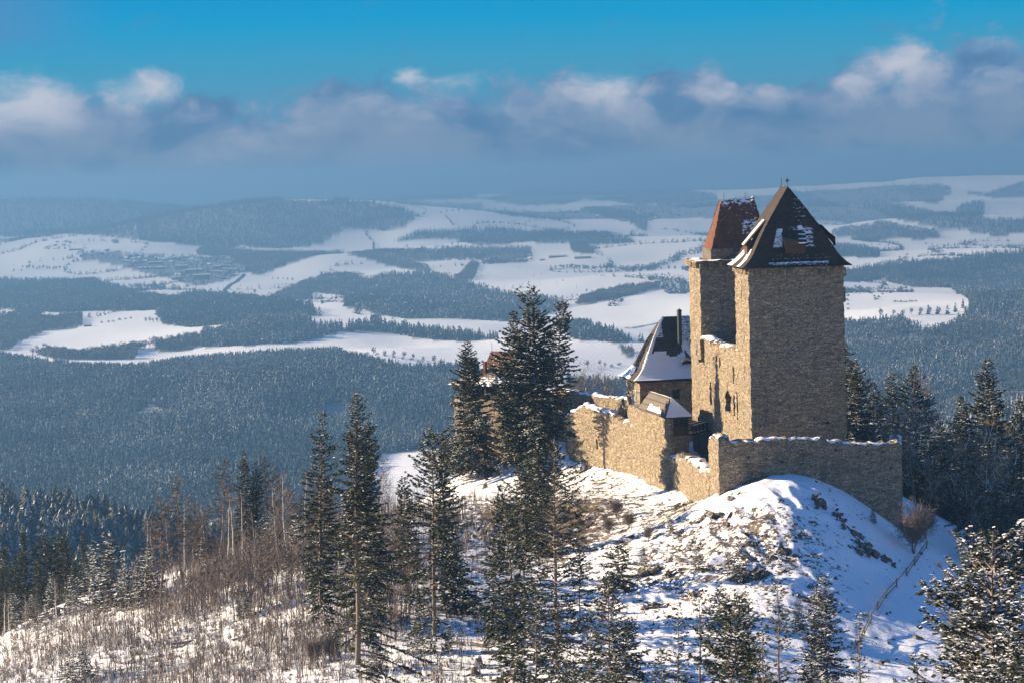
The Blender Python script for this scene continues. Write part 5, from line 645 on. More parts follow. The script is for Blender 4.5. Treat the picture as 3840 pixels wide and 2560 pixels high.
def shingle_mat(name, c0, c1, row=.32, snow=True, along=2.2):
    m, t, b = new_mat(name, .85, .25)
    p = coords(t); sp = t.node('ShaderNodeSeparateXYZ'); t.put(sp.inputs[0], p)
    rows = t.math('DIVIDE', sp.outputs[2], row); fr = t.math('FRACT', rows); ri = t.math('FLOOR', rows)
    cb = t.node('ShaderNodeCombineXYZ'); t.put(cb.inputs[0], t.math('MULTIPLY', sp.outputs[0], along)); t.put(cb.inputs[1], t.math('MULTIPLY', sp.outputs[1], along)); t.put(cb.inputs[2], t.math('MULTIPLY', ri, 3.7))
    v = t.node('ShaderNodeTexVoronoi'); t.put(v.inputs['Vector'], cb.outputs[0]); v.inputs['Scale'].default_value = 1
    cs = t.node('ShaderNodeSeparateXYZ'); t.put(cs.inputs[0], v.outputs['Color'])
    c = t.mix(t.math('ADD', t.math('MULTIPLY', cs.outputs[0], .55), t.math('MULTIPLY', t.noise(p, .5, 4), .5)), c0, c1)
    c = t.mix(t.math('MULTIPLY', t.step(fr, .3, .02), .75), c, tuple(.3 * x for x in c0))  # dark stripe per row, the shadow line of the shingles put into the colour
    if snow:
        a = attr(t)
        k = t.math('ADD', a, t.math('MULTIPLY', t.math('SUBTRACT', t.noise(t.vec('MULTIPLY', p, (1, 1, 2.5)), 2.3, 5, .7), .5), 1.15))
        k = t.math('SUBTRACT', k, t.math('MULTIPLY', t.math('SUBTRACT', 1.0, a), t.math('MULTIPLY', fr, .35)))
        sm = t.step(k, .46, .56)
        c = t.mix(sm, c, (.84, .85, .87))
        h = t.math('ADD', t.math('MULTIPLY', fr, -.6), t.math('MULTIPLY', sm, .8))
    else: h = t.math('MULTIPLY', fr, -.6)
    t.put(b.inputs['Base Color'], c)
    bump(t, b, h, .8, .12)
    return m
M_SHINGLE = shingle_mat('brown_wood_shingles', (.022, .016, .013), (.072, .050, .036))
M_SHINGLE_DARK = shingle_mat('dark_wood_shingles', (.036, .029, .025), (.095, .072, .055), .42)
M_SHINGLE_RED = shingle_mat('red_brown_roof_boards', (.06, .027, .019), (.105, .047, .03), .3)
M_BOARDS = shingle_mat('weathered_roof_boards', (.085, .07, .055), (.17, .14, .11), .9, True, 5)

def brick_mat():
    m, t, b = new_mat('old_red_brick', .95, .1)
    p = coords(t); sp = t.node('ShaderNodeSeparateXYZ'); t.put(sp.inputs[0], p)
    cb = t.node('ShaderNodeCombineXYZ'); t.put(cb.inputs[0], t.math('ADD', sp.outputs[0], sp.outputs[1])); t.put(cb.inputs[1], sp.outputs[2])
    bt = t.node('ShaderNodeTexBrick'); t.put(bt.inputs['Vector'], cb.outputs[0]); bt.inputs['Scale'].default_value = 1
    bt.inputs['Brick Width'].default_value = .36; bt.inputs['Row Height'].default_value = .16; bt.inputs['Mortar Size'].default_value = .018
    t.put(bt.inputs['Color1'], (.17, .058, .027)); t.put(bt.inputs['Color2'], (.075, .030, .02)); t.put(bt.inputs['Mortar'], (.13, .075, .05))
    c = t.mix(t.step(t.noise(p, .45, 5, .6), .45, .7), bt.outputs[0], t.mix(.6, bt.outputs[0], (.08, .045, .035)))
    a = attr(t)
    k = t.math('ADD', t.math('MULTIPLY', a, .5), t.noise(t.vec('MULTIPLY', p, (1.2, 1.2, 2.6)), 1.5, 5, .7))
    c = t.mix(t.step(k, .71, .77), c, (.82, .83, .86))
    t.put(b.inputs['Base Color'], c)
    bump(t, b, t.noise(p, 3, 4, .6), .8, .15)
    return m
M_BRICK = brick_mat()
def plain(name, col, rough=.85, var=.35, scale=2.0):
    m, t, b = new_mat(name, rough, .25)
    n = t.noise(coords(t), scale, 4, .6)
    t.put(b.inputs['Base Color'], t.mix(n, tuple((1 - var) * x for x in col), tuple((1 + var) * x for x in col)))
    bump(t, b, n, .4, .03)
    return m
M_DARKWOOD = plain('dark_timber', (.05, .034, .026))
M_REDWOOD = plain('reddish_timber', (.075, .038, .022))
M_IRON = plain('iron', (.06, .06, .06), .5)
M_GREENMETAL = plain('dark_green_metal', (.03, .04, .036), .5)
M_DARK = plain('dark_interior', (.018, .016, .015))  # near-black colour stands for the shade inside recesses and rooms
M_FRAME = plain('pale_stone_frame', (.55, .5, .42))
M_GLASS = plain('dark_window_glass', (.02, .025, .03), .15)
M_RUBBLE = plain('orange_brick_rubble', (.38, .17, .06), .95, .6, 3.0)

def terrain_mat():
    m, t, b = new_mat('snowy_ground', .75, .25)
    p = coords(t)
    dirt, wood = attr(t, 'dirt'), attr(t, 'wood')
    n = t.noise(p, .55, 6, .68); n2 = t.noise(p, 1.9, 5, .7)
    k = t.math('ADD', t.math('MULTIPLY', n, .55), t.math('MULTIPLY', n2, .45))
    mask = t.step(t.math('SUBTRACT', k, t.math('MULTIPLY', dirt, .178)), .36, .307)
    soil = t.ramp(t.noise(p, 1.1, 4, .6), [(.3, (.05, .04, .03)), (.5, (.10, .078, .052)), (.72, (.24, .17, .10))])
    snow = t.mix(n, (.80, .81, .84), (.87, .87, .88))
    c = t.mix(mask, snow, soil)
    floor = t.mix(t.noise(p, .05, 4, .6), (.05, .06, .06), (.22, .24, .26))
    c = t.mix(wood, c, floor)
    t.put(b.inputs['Base Color'], c)
    h = t.math('ADD', t.math('MULTIPLY', n, .8), t.math('MULTIPLY', mask, -.2))
    h = t.math('ADD', h, t.math('MULTIPLY', t.noise(p, .013, 4, .6), 9.0))
    bump(t, b, h, .55, .35)
    return m
M_GROUND = terrain_mat()

def needle_mat(name, green, snow=.8, far=False):
    """tint 0..1 is needle shade, tint above 1 is a snow-laden spray"""
    m, t, b = new_mat(name, .85, .15)
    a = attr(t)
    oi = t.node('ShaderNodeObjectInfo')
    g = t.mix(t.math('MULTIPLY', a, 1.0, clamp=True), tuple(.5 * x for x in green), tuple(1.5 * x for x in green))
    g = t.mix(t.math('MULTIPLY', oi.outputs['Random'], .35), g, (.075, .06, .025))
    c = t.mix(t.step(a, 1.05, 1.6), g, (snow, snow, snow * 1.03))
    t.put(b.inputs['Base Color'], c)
    return m
M_FIR = needle_mat('fir_needles', (.045, .052, .024))
M_SPRUCE = needle_mat('frosted_spruce_needles', (.050, .062, .048))
M_BARK = plain('grey_bark', (.15, .12, .095), .95, .4, 1.5)
M_BARK_DARK = plain('dark_bark', (.075, .055, .042), .95, .4, 1.5)
M_BIRCH = plain('pale_birch_bark', (.58, .52, .47), .9, .35, 1.2)
M_LARCH = plain('bare_larch_twigs', (.125, .09, .062), .95, .35, .7)
M_TWIG = plain('bare_brown_twigs', (.15, .115, .095), .95, .4, .6)
M_TWIGRED = plain('reddish_twigs', (.15, .12, .102), .95, .35, .6)
M_TWIGTAN = plain('tan_twigs', (.24, .175, .115), .95, .35, .6)
M_TWIGSNOW = plain('frosted_twigs', (.55, .54, .55), .95, .3, .8)
M_ROCK = plain('grey_brown_schist', (.115, .097, .075), .95, .6, 1.6)
M_FENCE = plain('weathered_fence_wood', (.22, .17, .12), .95, .4, 2)
M_GRASS = plain('dry_grass', (.32, .23, .13), .95, .35, .8)
# ------------------------------------------------------------------ masonry builders
def jit(P, a=.09):
    P = np.asarray(P, float)
    if a == 0: return P
    x, y, z = P[:, 0], P[:, 1], P[:, 2]
    return P + a * 2 * np.stack([vn(x * 1.3 + z * 2.7, y * 1.3 - z * 1.9, 1), vn(x * 1.3 - z * 2.3, y * 1.3 + z * 2.1, 2), vn(x * 1.7 + y, z * 2.9, 3)], -1)
def path_pts(path, step):
    path = np.asarray(path, float); seg = np.linalg.norm(np.diff(path, axis=0), axis=1); L = seg.sum()
    cum = np.concatenate([[0], np.cumsum(seg)])
    s = [0.0]
    for i, g in enumerate(seg):
        n = max(1, int(round(g / step))); s += list(cum[i] + g * np.arange(1, n + 1) / n)
    s = np.array(s)
    return s, cum
def on_path(path, cum, s):
    path = np.asarray(path, float)
    return np.stack([np.interp(s, cum, path[:, 0]), np.interp(s, cum, path[:, 1])], -1)
def wall(mb, path, base, top, thick=1.6, holes=(), step=.55, zstep=.55, jitter=.09, depth=.9, m=0, m_in=1, inner=True, closed_top=True, outside='right'):
    """masonry wall along path; holes (s0, s1, z0, z1) are real recesses; 'right' = outer face lies to the right of the path"""
    s, cum = path_pts(path, step)
    hs = [v for h in holes for v in h[:2]]
    if hs:
        s = np.array([x for x in s if min(abs(x - h) for h in hs) > .12 or any(abs(x - c) < 1e-6 for c in cum)]); s = np.unique(np.round(np.concatenate([s, hs]), 4))
    P = on_path(path, cum, s); T = np.gradient(P, axis=0); T /= np.linalg.norm(T, axis=1)[:, None] + 1e-9
    N = np.stack([T[:, 1], -T[:, 0]], -1)
    if outside == 'left': N = -N
    tops = np.array([top(v) for v in s]); bases = np.array([base(v) for v in s])
    zmin, zmax = bases.min(), tops.max()
    zs = np.arange(zmin, zmax + zstep, zstep); hz = [v for h in holes for v in h[2:]]
    if hz: zs = np.array([z for z in zs if min(abs(z - h) for h in hz) > .12]); zs = np.unique(np.round(np.concatenate([zs, hz]), 4))
    ns, nz = len(s), len(zs)
    Z = np.clip(zs[None, :], bases[:, None], tops[:, None])
    def hole(i, j):
        if i < 0 or j < 0 or i >= ns - 1 or j >= nz - 1: return False
        cs, cz = (s[i] + s[i + 1]) / 2, (zs[j] + zs[j + 1]) / 2
        return any(h[0] < cs < h[1] and h[2] < cz < h[3] for h in holes)
    V = np.concatenate([np.repeat(P, nz, 0), Z.reshape(-1, 1)], 1); V = jit(V, jitter)
    Ni = np.repeat(N, nz, 0)
    F = []; dk = []
    I = lambda i, j: i * nz + j
    flip = outside == 'left'
    for i in range(ns - 1):
        for j in range(nz - 1):
            if Z[i, j + 1] - Z[i, j] < 1e-4 and Z[i + 1, j + 1] - Z[i + 1, j] < 1e-4: continue
            if holes and hole(i, j): dk.append((i, j)); continue
            F.append((I(i, j), I(i + 1, j), I(i + 1, j + 1), I(i, j + 1)) if not flip else (I(i, j), I(i, j + 1), I(i + 1, j + 1), I(i + 1, j)))
    mb.add(V, F, m)
    if dk:
        V2 = V.copy(); V2[:, :2] -= Ni * depth
        G = np.concatenate([V, V2]); o = len(V); B = []; Rv = []
        for (i, j) in dk:
            B.append((o + I(i, j), o + I(i + 1, j), o + I(i + 1, j + 1), o + I(i, j + 1)))
            for (di, dj, a, b) in ((-1, 0, I(i, j), I(i, j + 1)), (1, 0, I(i + 1, j), I(i + 1, j + 1)), (0, -1, I(i, j), I(i + 1, j)), (0, 1, I(i, j + 1), I(i + 1, j + 1))):
                if not hole(i + di, j + dj): Rv.append((a, b, o + b, o + a))
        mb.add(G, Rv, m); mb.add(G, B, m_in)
    if inner:
        Q = P - N * thick
        a = np.concatenate([P, tops[:, None]], 1); b = np.concatenate([Q, tops[:, None] + .12 * (np.random.default_rng(ns).random((ns, 1)) - .5)], 1); c = np.concatenate([Q, bases[:, None]], 1); e = np.concatenate([P, bases[:, None]], 1)
        mid = (a + b) / 2; mid[:, 2] += .15 + .3 * np.random.default_rng(ns + 1).random(ns)
        a, b, c, e, mid = jit(a, jitter), jit(b, jitter), jit(c, jitter), jit(e, jitter), jit(mid, jitter)
        G = np.concatenate([a, mid, b, c]); k = np.arange(ns - 1)
        for q in range(3): mb.add(G, np.stack([k + q * ns, k + 1 + q * ns, k + 1 + (q + 1) * ns, k + (q + 1) * ns], -1), m)
        for i in (0, ns - 1): mb.add(np.array([a[i], mid[i], b[i], c[i], e[i]]), [(0, 2, 3, 4)], m); mb.add(np.array([a[i], mid[i], b[i]]), [(0, 1, 2)], m)
    elif closed_top:
        pass
    return s, P, N, tops
def snow_cap(mb, s, P, N, tops, thick, seed, cover=.75, h=.3, over=.08, m=0):
    r = np.random.default_rng(seed); n = len(s)
    ok = (vn(s * .55, s * 0 + seed, 4) + .5) + .25 * (vn(s * 2.1, s * 0 + seed, 5)) > 1 - cover
    inset = -over + .5 * thick * np.clip(vn(s * 1.1, s * 0, seed) * 1.4 + .1, 0, .6); inset = inset + r.uniform(-.1, .1, n); outset = .5 * thick * np.clip(vn(s * 1.3, s * 0 + 5, seed) * 1.2, 0, .5)
    hh = h * (.35 + .5 * (vn(s * .9, s * 0 + 2, seed) + .5) + .55 * r.random(n))
    A = np.concatenate([P - N * inset[:, None], tops[:, None] - .03], 1); D = np.concatenate([P - N * (thick - outset)[:, None], tops[:, None] + .03], 1)
    B = A.copy(); B[:, :2] = (P - N * (inset + .12)[:, None]); B[:, 2] = tops + hh; C = D.copy(); C[:, :2] = P - N * (thick - outset - .15)[:, None]; C[:, 2] = tops + hh
    Mm = (B + C) / 2; Mm[:, 2] += .10
    G = np.concatenate([A, B, Mm, C, D]); F = []
    for i in range(n - 1):
        if ok[i] and ok[i + 1]:
            for q in range(4): F.append((q * n + i, q * n + i + 1, (q + 1) * n + i + 1, (q + 1) * n + i))
            for e in (i, i + 1):
                if (e == i and (i == 0 or not ok[i - 1])) or (e == i + 1 and (e == n - 1 or not ok[e + 1] if e + 1 < n else True)):
                    F.append((e, n + e, 3 * n + e, 4 * n + e))
    if F: mb.add(G, F, m)
def prof(pts, rough=.25, seed=0, f=1.6):
    xs = [p[0] for p in pts]; zs = [p[1] for p in pts]
    return lambda v: float(np.interp(v, xs, zs) + rough * (2 * vn(v * f, .3, seed) + .9 * vn(v * f * 3.3, 2.3, seed + 1)))
def const(z): return lambda v: z
def rect_path(x0, x1, y0, y1):   # counter-clockwise from the far left corner so that the outer face lies to the right
    return [(x0, y1), (x0, y0), (x1, y0), (x1, y1), (x0, y1)]
def roof(mb, x0, x1, y0, y1, z0, ra, rb, z1, flare=1.2, fpow=6, rows=40, cols=40, snow=None, m=0, sag=.04, step=.05):
    """hipped roof with flared eaves and stepped shingle rows; ridge from ra=(x, y) to rb; snow(side, u, t, x, y, z) gives the snow cover"""
    E = [np.array(p, float) for p in ((x0, y1), (x0, y0), (x1, y0), (x1, y1))]
    ra, rb = np.array(ra, float), np.array(rb, float)
    near = [min((ra, rb), key=lambda q: np.linalg.norm(q - e)) for e in E]
    tt = np.linspace(0, 1, rows + 1)
    f = tt + flare * tt * (1 - tt) ** fpow
    for side in range(4):
        a, b, na, nb = E[side], E[(side + 1) % 4], near[side], near[(side + 1) % 4]
        u = np.linspace(0, 1, cols + 1)
        for r in range(rows):
            rowsV = []
            for k, (t, ff) in enumerate(((tt[r], f[r]), (tt[r + 1], f[r + 1]))):
                A = a + (na - a) * ff; B = b + (nb - b) * ff
                xy = A[None] + (B - A)[None] * u[:, None]
                z = np.full(cols + 1, z0 + (z1 - z0) * t)
                d = (b - a) / np.linalg.norm(b - a); nrm = np.array([-d[1], d[0]]) * -1
                if k == 0: xy = xy + nrm * -step if False else xy + np.array([d[1], -d[0]]) * step
                z = z + sag * 2 * vn(u * 9 + side * 7, t * 11, 6)
                rowsV.append(np.concatenate([xy, z[:, None]], 1))
            V = np.concatenate(rowsV); i = np.arange(cols); n = cols + 1
            if snow is not None:
                tr = (tt[r] + tt[r + 1]) / 2
                sm = np.array([snow(side, uu, tr, *V[k]) for k, uu in enumerate(u)]); at_ = np.concatenate([sm, sm]); V[:, 2] += .16 * np.concatenate([sm, sm]) * (np.concatenate([sm, sm]) > .45)
            else: at_ = None
            mb.add(V, np.stack([i, i + 1, i + 1 + n, i + n], -1), m, at_)
    V = np.array([(*e, z0 - .05) for e in E]); mb.add(V, [(0, 3, 2, 1)], m)
def box_(x, a, b): return 1.0 if a <= x <= b else 0.0
rg = np.random.default_rng(11)

def wall_part(name, parent, walls, mats, label=None, snow=None, snow_label=None):
    mb = MB(); caps = MB()
    for k, kw in enumerate(walls):
        cap = kw.pop('cap', None)
        r = wall(mb, **kw)
        if cap is not None: snow_cap(caps, *r, kw.get('thick', 1.6), *cap)
    o = mb.build(name, mats, parent)
    if caps.V: caps.build('snow_cap', M_SNOW, o if (parent is not None) else o, smooth=True)
    return o

# ------------------------------------------------------------------ front tower
PHI = R_(5); T1 = (34.91, 350.0)
t1 = empty('castle_tower', (T1[0], T1[1], 0), PHI, 'tall square rubble-stone tower under an intact steep brown shingled pyramid roof', 'tower', 'castle towers')
W1, D1 = 14.2, 10.8
# path distance: left face 0..D1 (far to near), front face D1..D1+W1
h1 = [(D1 - 6.05, D1 - 5.75, -20.05, -17.76), (D1 - 4.8, D1 - 4.5, -26.4, -24.25), (D1 - 5.0, D1 - 4.7, -32.1, -29.85), (D1 + 11.2, D1 + 11.6, -38.75, -38.2)]
wall_part('wall', t1, [dict(path=rect_path(0, W1, 0, D1), base=const(-50), top=const(-15.6), inner=False, holes=h1, step=.6, zstep=.5, jitter=.15)], [M_STONE, M_DARK])
mb = MB()
for k in range(16):
    y = .3 + k * (D1 - .6) / 15
    mb.box(-.42, .1, y - .2, y + .2, -16.15 + rg.uniform(-.05, .05), -15.55, 0, j=.05, rng=rg)
for k in range(15):
    x = .3 + k * (W1 - .6) / 14
    if rg.random() < .75: mb.box(x - .35, x + .35, -.3 - .15 * rg.random(), .1, -16.5 + rg.uniform(-.15, .15), -15.55, 0, j=.07, rng=rg)
mb.box(W1 - .6, W1 + .42, -.1, D1, -16.9, -15.6, 0, j=.05, rng=rg)
mb.box(-.25, .15, -.2, D1 + .1, -15.62, -15.3, 0); mb.box(.15, W1, -.22, .15, -15.63, -15.3, 0)
mb.build('corbel_band', [M_STONE], t1)
mb = MB()   # small bay half way up the far corner
mb.box(W1 - .3, W1 + .75, 2.2, 4.2, -20.9, -18.95, 0, j=.05, rng=rg); mb.add([(W1 - .1, 2.1, -18.2), (W1 - .1, 4.3, -18.2), (W1 + .85, 4.3, -18.95), (W1 + .85, 2.1, -18.95), (W1 - .1, 2.1, -18.96), (W1 - .1, 4.3, -18.96)], [(0, 1, 2, 3), (0, 3, 4, 4), (1, 5, 2, 2), (4, 3, 2, 5)], 0)
mb.build('wall_bay', [M_STONE], t1)
def snow1(side, u, t, x, y, z):
    if side == 1:                      # front face
        row = (.15, .9, .45, .75)[int((z + 16) / .307) % 4]
        k = box_(x, 2.8, 12.9) * ((.3 + .42 * row if z < -14.6 else (.2 + .3 * row) * box_(z, -14.6, -13.7)) if x < 12.3 else .5 * row)
        k += .7 * sst(x, 7.4, 8.5) * (1 - sst(x, 9.6, 10.8)) * box_(z, -12.7, -9.5) * (.62 + .35 * row)
        k += .5 * box_(x, 6.2, 8.4) * box_(z, -10.2, -9.5)
        k += .64 * box_(x, 3.7 + .75 * max(0, (z + 12.4) / 2.6), 5.35) * box_(z, -12.5, -9.8)
        k += (.22 + .32 * row) * sst(x, 6.8, 7.6) * (1 - sst(x, 8.9, 9.8 - (z + 8) * .15)) * box_(z, -9.4, -5.4)
        return min(1, k)
    if side == 0:                      # left, sunny face
        k = 0
        if t < .2: k += .9 * box_(u, .05 + t * .9, .33 + t * .5) + .95 * box_(u, .66 - t * .3, .82 - t * .25)
        if .2 < t < .52: k += .9 * box_(u, .34, .47)
        return k
    return .5 if rg.random() < .5 else .3
mb = MB()
roof(mb, -1.1, W1 + 1.1, -1.05, D1 + 1.05, -15.28, (6.75, 3.0), (6.75, 7.9), -3.55, 1.3, 6, 38, 44, snow1)
rf = mb.build('roof', [M_SHINGLE], t1)
def dormer(parent, c, z0, z1, half, face_out, roof_in, along, m_roof=M_SHINGLE, m_face=M_REDWOOD, snow=None):
    """shed dormer: c is its middle on the eave axis, along = 'x' (faces -y) or 'y' (faces -x)"""
    def q(s, o, z): return (c + s, o, z) if along == 'x' else (o, c + s, z)
    a = MB(); n = 14; k = 10
    V = []; A = []
    for i in range(n + 1):
        t = i / n
        for j in range(k + 1):
            s = -half - .25 + (2 * half + .5) * j / k
            V.append(q(s, face_out - .35 + (roof_in - face_out + .35) * t, z0 + (z1 - z0) * t + .03 * rg.random())); A.append(snow(j / k, t) if snow else 0)
    F = [(i * (k + 1) + j, i * (k + 1) + j + 1, (i + 1) * (k + 1) + j + 1, (i + 1) * (k + 1) + j) for i in range(n) for j in range(k)]
    a.add(V, F, 0, A); V2 = np.array(V); V2[:, 2] -= .14; a.add(V2, F, 0)
    cheek = 1.1
    for s in (-half, half):
        a.add([q(s, face_out, z0 - .05), q(s, face_out, z0 - cheek), q(s, roof_in, z1 - .3)], [(0, 1, 2)], 0)
    o = a.build('dormer', [m_roof], parent)
    b = MB(); V = [q(-half, face_out, z0 - cheek - .25), q(half, face_out, z0 - cheek - .25), q(half, face_out, z0 - .02), q(-half, face_out, z0 - .02)]
    b.add(V, [(0, 1, 2, 3)], 0)
    for s in (-half + .08, 0, half - .08):
        V = [q(s - .07, face_out - .05, z0 - cheek), q(s + .07, face_out - .05, z0 - cheek), q(s + .07, face_out - .05, z0), q(s - .07, face_out - .05, z0)]; b.add(V, [(0, 1, 2, 3)], 0)
    b.build('dormer_face', [m_face], o)
    return o
dormer(t1, 6.95, -12.0, -9.5, 1.5, -.6, 1.4, 'x', snow=lambda u, t: .85 * sst(u, .45, .75) * (.5 + .5 * math.sin(t * 26)) + (.45 if t > .85 else 0))
dormer(t1, 4.6, -12.0, -8.4, 1.3, .55, 3.4, 'y', snow=lambda u, t: .95 if .42 < u < .95 else 0.1)
dormer(t1, 5.4, -11.2, -9.4, .9, W1 - .1, W1 - 2.2, 'y')
mb = MB(); mb.tube([(6.75, 7.7, -3.6), (6.75, 7.7, -2.3)], .06, 5); mb.build('lightning_rod', [M_IRON], t1)
mb = MB(); mb.tube([(6.75, 3.1, -3.6), (6.75, 3.1, -2.25)], .06, 5); mb.box(6.45, 7.05, 3.05, 3.15, -2.75, -2.6); mb.box(6.5, 6.62, 3.0, 3.2, -2.95, -2.45)
mb.build('ridge_finial', [M_IRON], t1)

# ------------------------------------------------------------------ rear tower
V2 = 45.0
t2 = empty('castle_tower', (T1[0] - math.sin(PHI) * V2, T1[1] + math.cos(PHI) * V2, 0), PHI, 'square rubble-stone tower crowned by a broken red-brick hood with snow on its ledge', 'tower', 'castle towers')
XA, XB, D2 = .4, 13.2, 11.0
wall_part('wall', t2, [dict(path=rect_path(XA, XB, 0, D2), base=const(-54), top=const(-16.2), inner=False, holes=[(D2 - 6.2, D2 - 5.85, -20.35, -18.3), (D2 - 5.0, D2 - 4.65, -32.2, -29.9)], step=.65, zstep=.55, jitter=.15)], [M_STONE, M_DARK])
mb = MB()
for k in range(17):
    y = .2 + k * (D2 - .4) / 16; mb.box(XA - .6, XA + .1, y - .2, y + .2, -17.0, -16.1, 0, j=.06, rng=rg)
for k in range(9):
    x = XA + .2 + k * (XB - XA - .4) / 8; mb.box(x - .28, x + .28, -.6, .1, -17.2 + rg.uniform(-.1, .1), -16.1, 0, j=.08, rng=rg)
for k in range(14):
    a = XA - .75 + (XB - XA + 1.5) * k / 14; b = XA - .75 + (XB - XA + 1.5) * (k + 1) / 14
    mb.box(a, b - .02, -.75, 1.7, -16.12, -15.85 + rg.uniform(-.04, .1), 0, j=.04, rng=rg)
for k in range(12):
    a = 1.7 + (D2 - 1) * k / 12; mb.box(XA - .75, XA + 2.2, a, a + (D2 - 1) / 12 - .02, -16.12, -15.85 + rg.uniform(-.04, .1), 0, j=.04, rng=rg)
mb.build('corbelled_ledge', [M_STONE], t2)
mb = MB()
for (x0, x1, y0, y1) in ((XA - .8, XA + 1.0, -.8, D2), (XA + 1.0, XB + .8, -.8, 1.0)):
    nx, ny = max(2, int((x1 - x0) / .45)), max(2, int((y1 - y0) / .45))
    X, Y = np.meshgrid(np.linspace(x0, x1, nx), np.linspace(y0, y1, ny)); Z = -15.78 + .5 * vn(X * .8, Y * .8, 3) + .1 * vn(X * 3, Y * 3, 4)
    i, j_ = np.meshgrid(np.arange(nx - 1), np.arange(ny - 1)); q = (j_ * nx + i).ravel()
    mb.add(np.stack([X.ravel(), Y.ravel(), Z.ravel()], -1), np.stack([q, q + 1, q + 1 + nx, q + nx], -1))
mb.build('snow_cap', [M_SNOW], t2, smooth=True)
# brick hood: a truncated hollow hip with a ragged crown and a taller right horn
mb = MB(); n = 26
bx0, bx1, by0, by1 = 2.7, 12.6, 1.6, 9.8
tx0, tx1, ty0, ty1 = 5.0, 10.4, 4.2, 6.6
zb, zt = -14.0, -6.0
mb2 = MB()
ring_b = [(bx0, by1), (bx0, by0), (bx1, by0), (bx1, by1)]; ring_t = [(tx0, ty1), (tx0, ty0), (tx1, ty0), (tx1, ty1)]
for side in range(4):
    a, b = np.array(ring_b[side]), np.array(ring_b[(side + 1) % 4]); ta, tb = np.array(ring_t[side]), np.array(ring_t[(side + 1) % 4])
    rows = 18; V = []; A = []
    for r in range(rows + 1):
        t = r / rows; f = t + .16 * t * (1 - t) ** 2
        for i in range(n + 1):
            u = i / n; p = (a + (b - a) * u) * (1 - f) + (ta + (tb - ta) * u) * f
            horn = 0
            crown = .35 * vn(u * 7 + side * 9, 3.3, 7) + .18 * vn(u * 19, 1.2 + side, 8)
            if side == 1: crown += .75 * sst(u, .8, .97) + .25 * box_(u, .25, .42); 
            if side == 2: crown += .75 * (1 - sst(u, .3, .9))
            if side == 0: crown -= .3 * (1 - u)
            z = zb + (zt - zb + crown) * t
            bite = 0.0
            V.append((p[0], p[1], z)); A.append((.28 * t + (.30 if (.55 < u < .9 and .25 < t < .6) else 0) + (.2 if t > .9 else 0)) if side == 1 else (.0 if side == 0 else .2))
    V = jit(V, .11)
    F = [(r * (n + 1) + i, r * (n + 1) + i + 1, (r + 1) * (n + 1) + i + 1, (r + 1) * (n + 1) + i) for r in range(rows) for i in range(n)]
    mb.add(V, F, 0, A)
mb.add(jit([(tx0, ty0, zt - .2), (tx1, ty0, zt - .2), (tx1, ty1, zt - .2), (tx0, ty1, zt - .2)], .05), [(0, 1, 2, 3)], 0, .8)
hood = mb.build('brick_hood', [M_BRICK], t2)
mb = MB(); mb.box(bx0 - .15, bx1 + .1, by0 - .12, by1, -15.9, -13.95, 0, j=.06, rng=rg); mb.build('hood_base', [M_STONE_GREY], t2)
mb = MB(); mb.box(6.3, 7.5, by0 - .2, by0 + .6, -14.6, -12.75, 0); mb.build('door', [M_DARKWOOD], t2)
for x in (5.6, 9.2):
    mb = MB(); mb.tube([(x, 5, zt - .3), (x, 5, zt + 1.25)], .055, 5); mb.build('iron_rod', [M_IRON], t2)

# ------------------------------------------------------------------ ruined palace wall between the towers
def castle_xy(u, v): return (T1[0] + math.cos(PHI) * u - math.sin(PHI) * v, T1[1] + math.sin(PHI) * u + math.cos(PHI) * v)
pw = empty('palace_ruin', (T1[0], T1[1], 0), PHI, 'roofless sunlit palace wall with tall window slots between the two towers', 'ruin')
LP = V2 - D1 + .3
sv = lambda v: V2 + .1 - v                # path runs from the rear tower to the front tower
hp = []
def slot(v, half, z0, z1):
    half *= 1.45; hp.append((sv(v) - half, sv(v) + half, z0, z1))
slot(32.9, .3, -31.95, -30.7); slot(30.4, .3, -32.1, -30.7); slot(27.5, .3, -32.2, -30.5)
slot(15.6, .42, -33.6, -31.05); slot(36.6, .55, -38.9, -35.2); slot(28.7, .32, -39.7, -36.1)
slot(15.6, .42, -38.7, -35.2); slot(12.9, .45, -38.9, -34.7)
for k in range(8):
    c = 20.7 + (k - 3.5) * .62; hgt = -34.95 - .95 * abs((k - 3.5) / 3.5) ** 2
    hp.append((sv(c) - .31, sv(c) + .31, -38.55, hgt))
sill = prof([(0, -28.6), (4, -28.4), (14, -28.9), (24, -28.3), (LP, -28.2)], .3, 21)
wall_part('wall', pw, [dict(path=[(.3, V2 + .1), (.3, D1 - .2)], base=const(-52), top=sill, thick=2.2, holes=sorted(hp), step=.5, zstep=.5, jitter=.13, depth=1.0, cap=(31, .62, .22))], [M_STONE, M_DARK])
mb = MB(); mb.box(-.7, .5, 42.2, 42.9, -32.4, -31.9, 0, j=.08, rng=rg); mb.box(-.4, .5, 42.0, 43.0, -31.9, -28.6, 0, j=.12, rng=rg); mb.build('broken_corbel', [M_STONE], pw)
wall_part('rear_wall', pw, [dict(path=[(12.8, D1 - .2), (12.8, V2 + .1)], base=const(-52), top=prof([(0, -31), (34, -30)], .4, 25), thick=1.8, step=1.0, zstep=1.2)], [M_STONE, M_DARK])

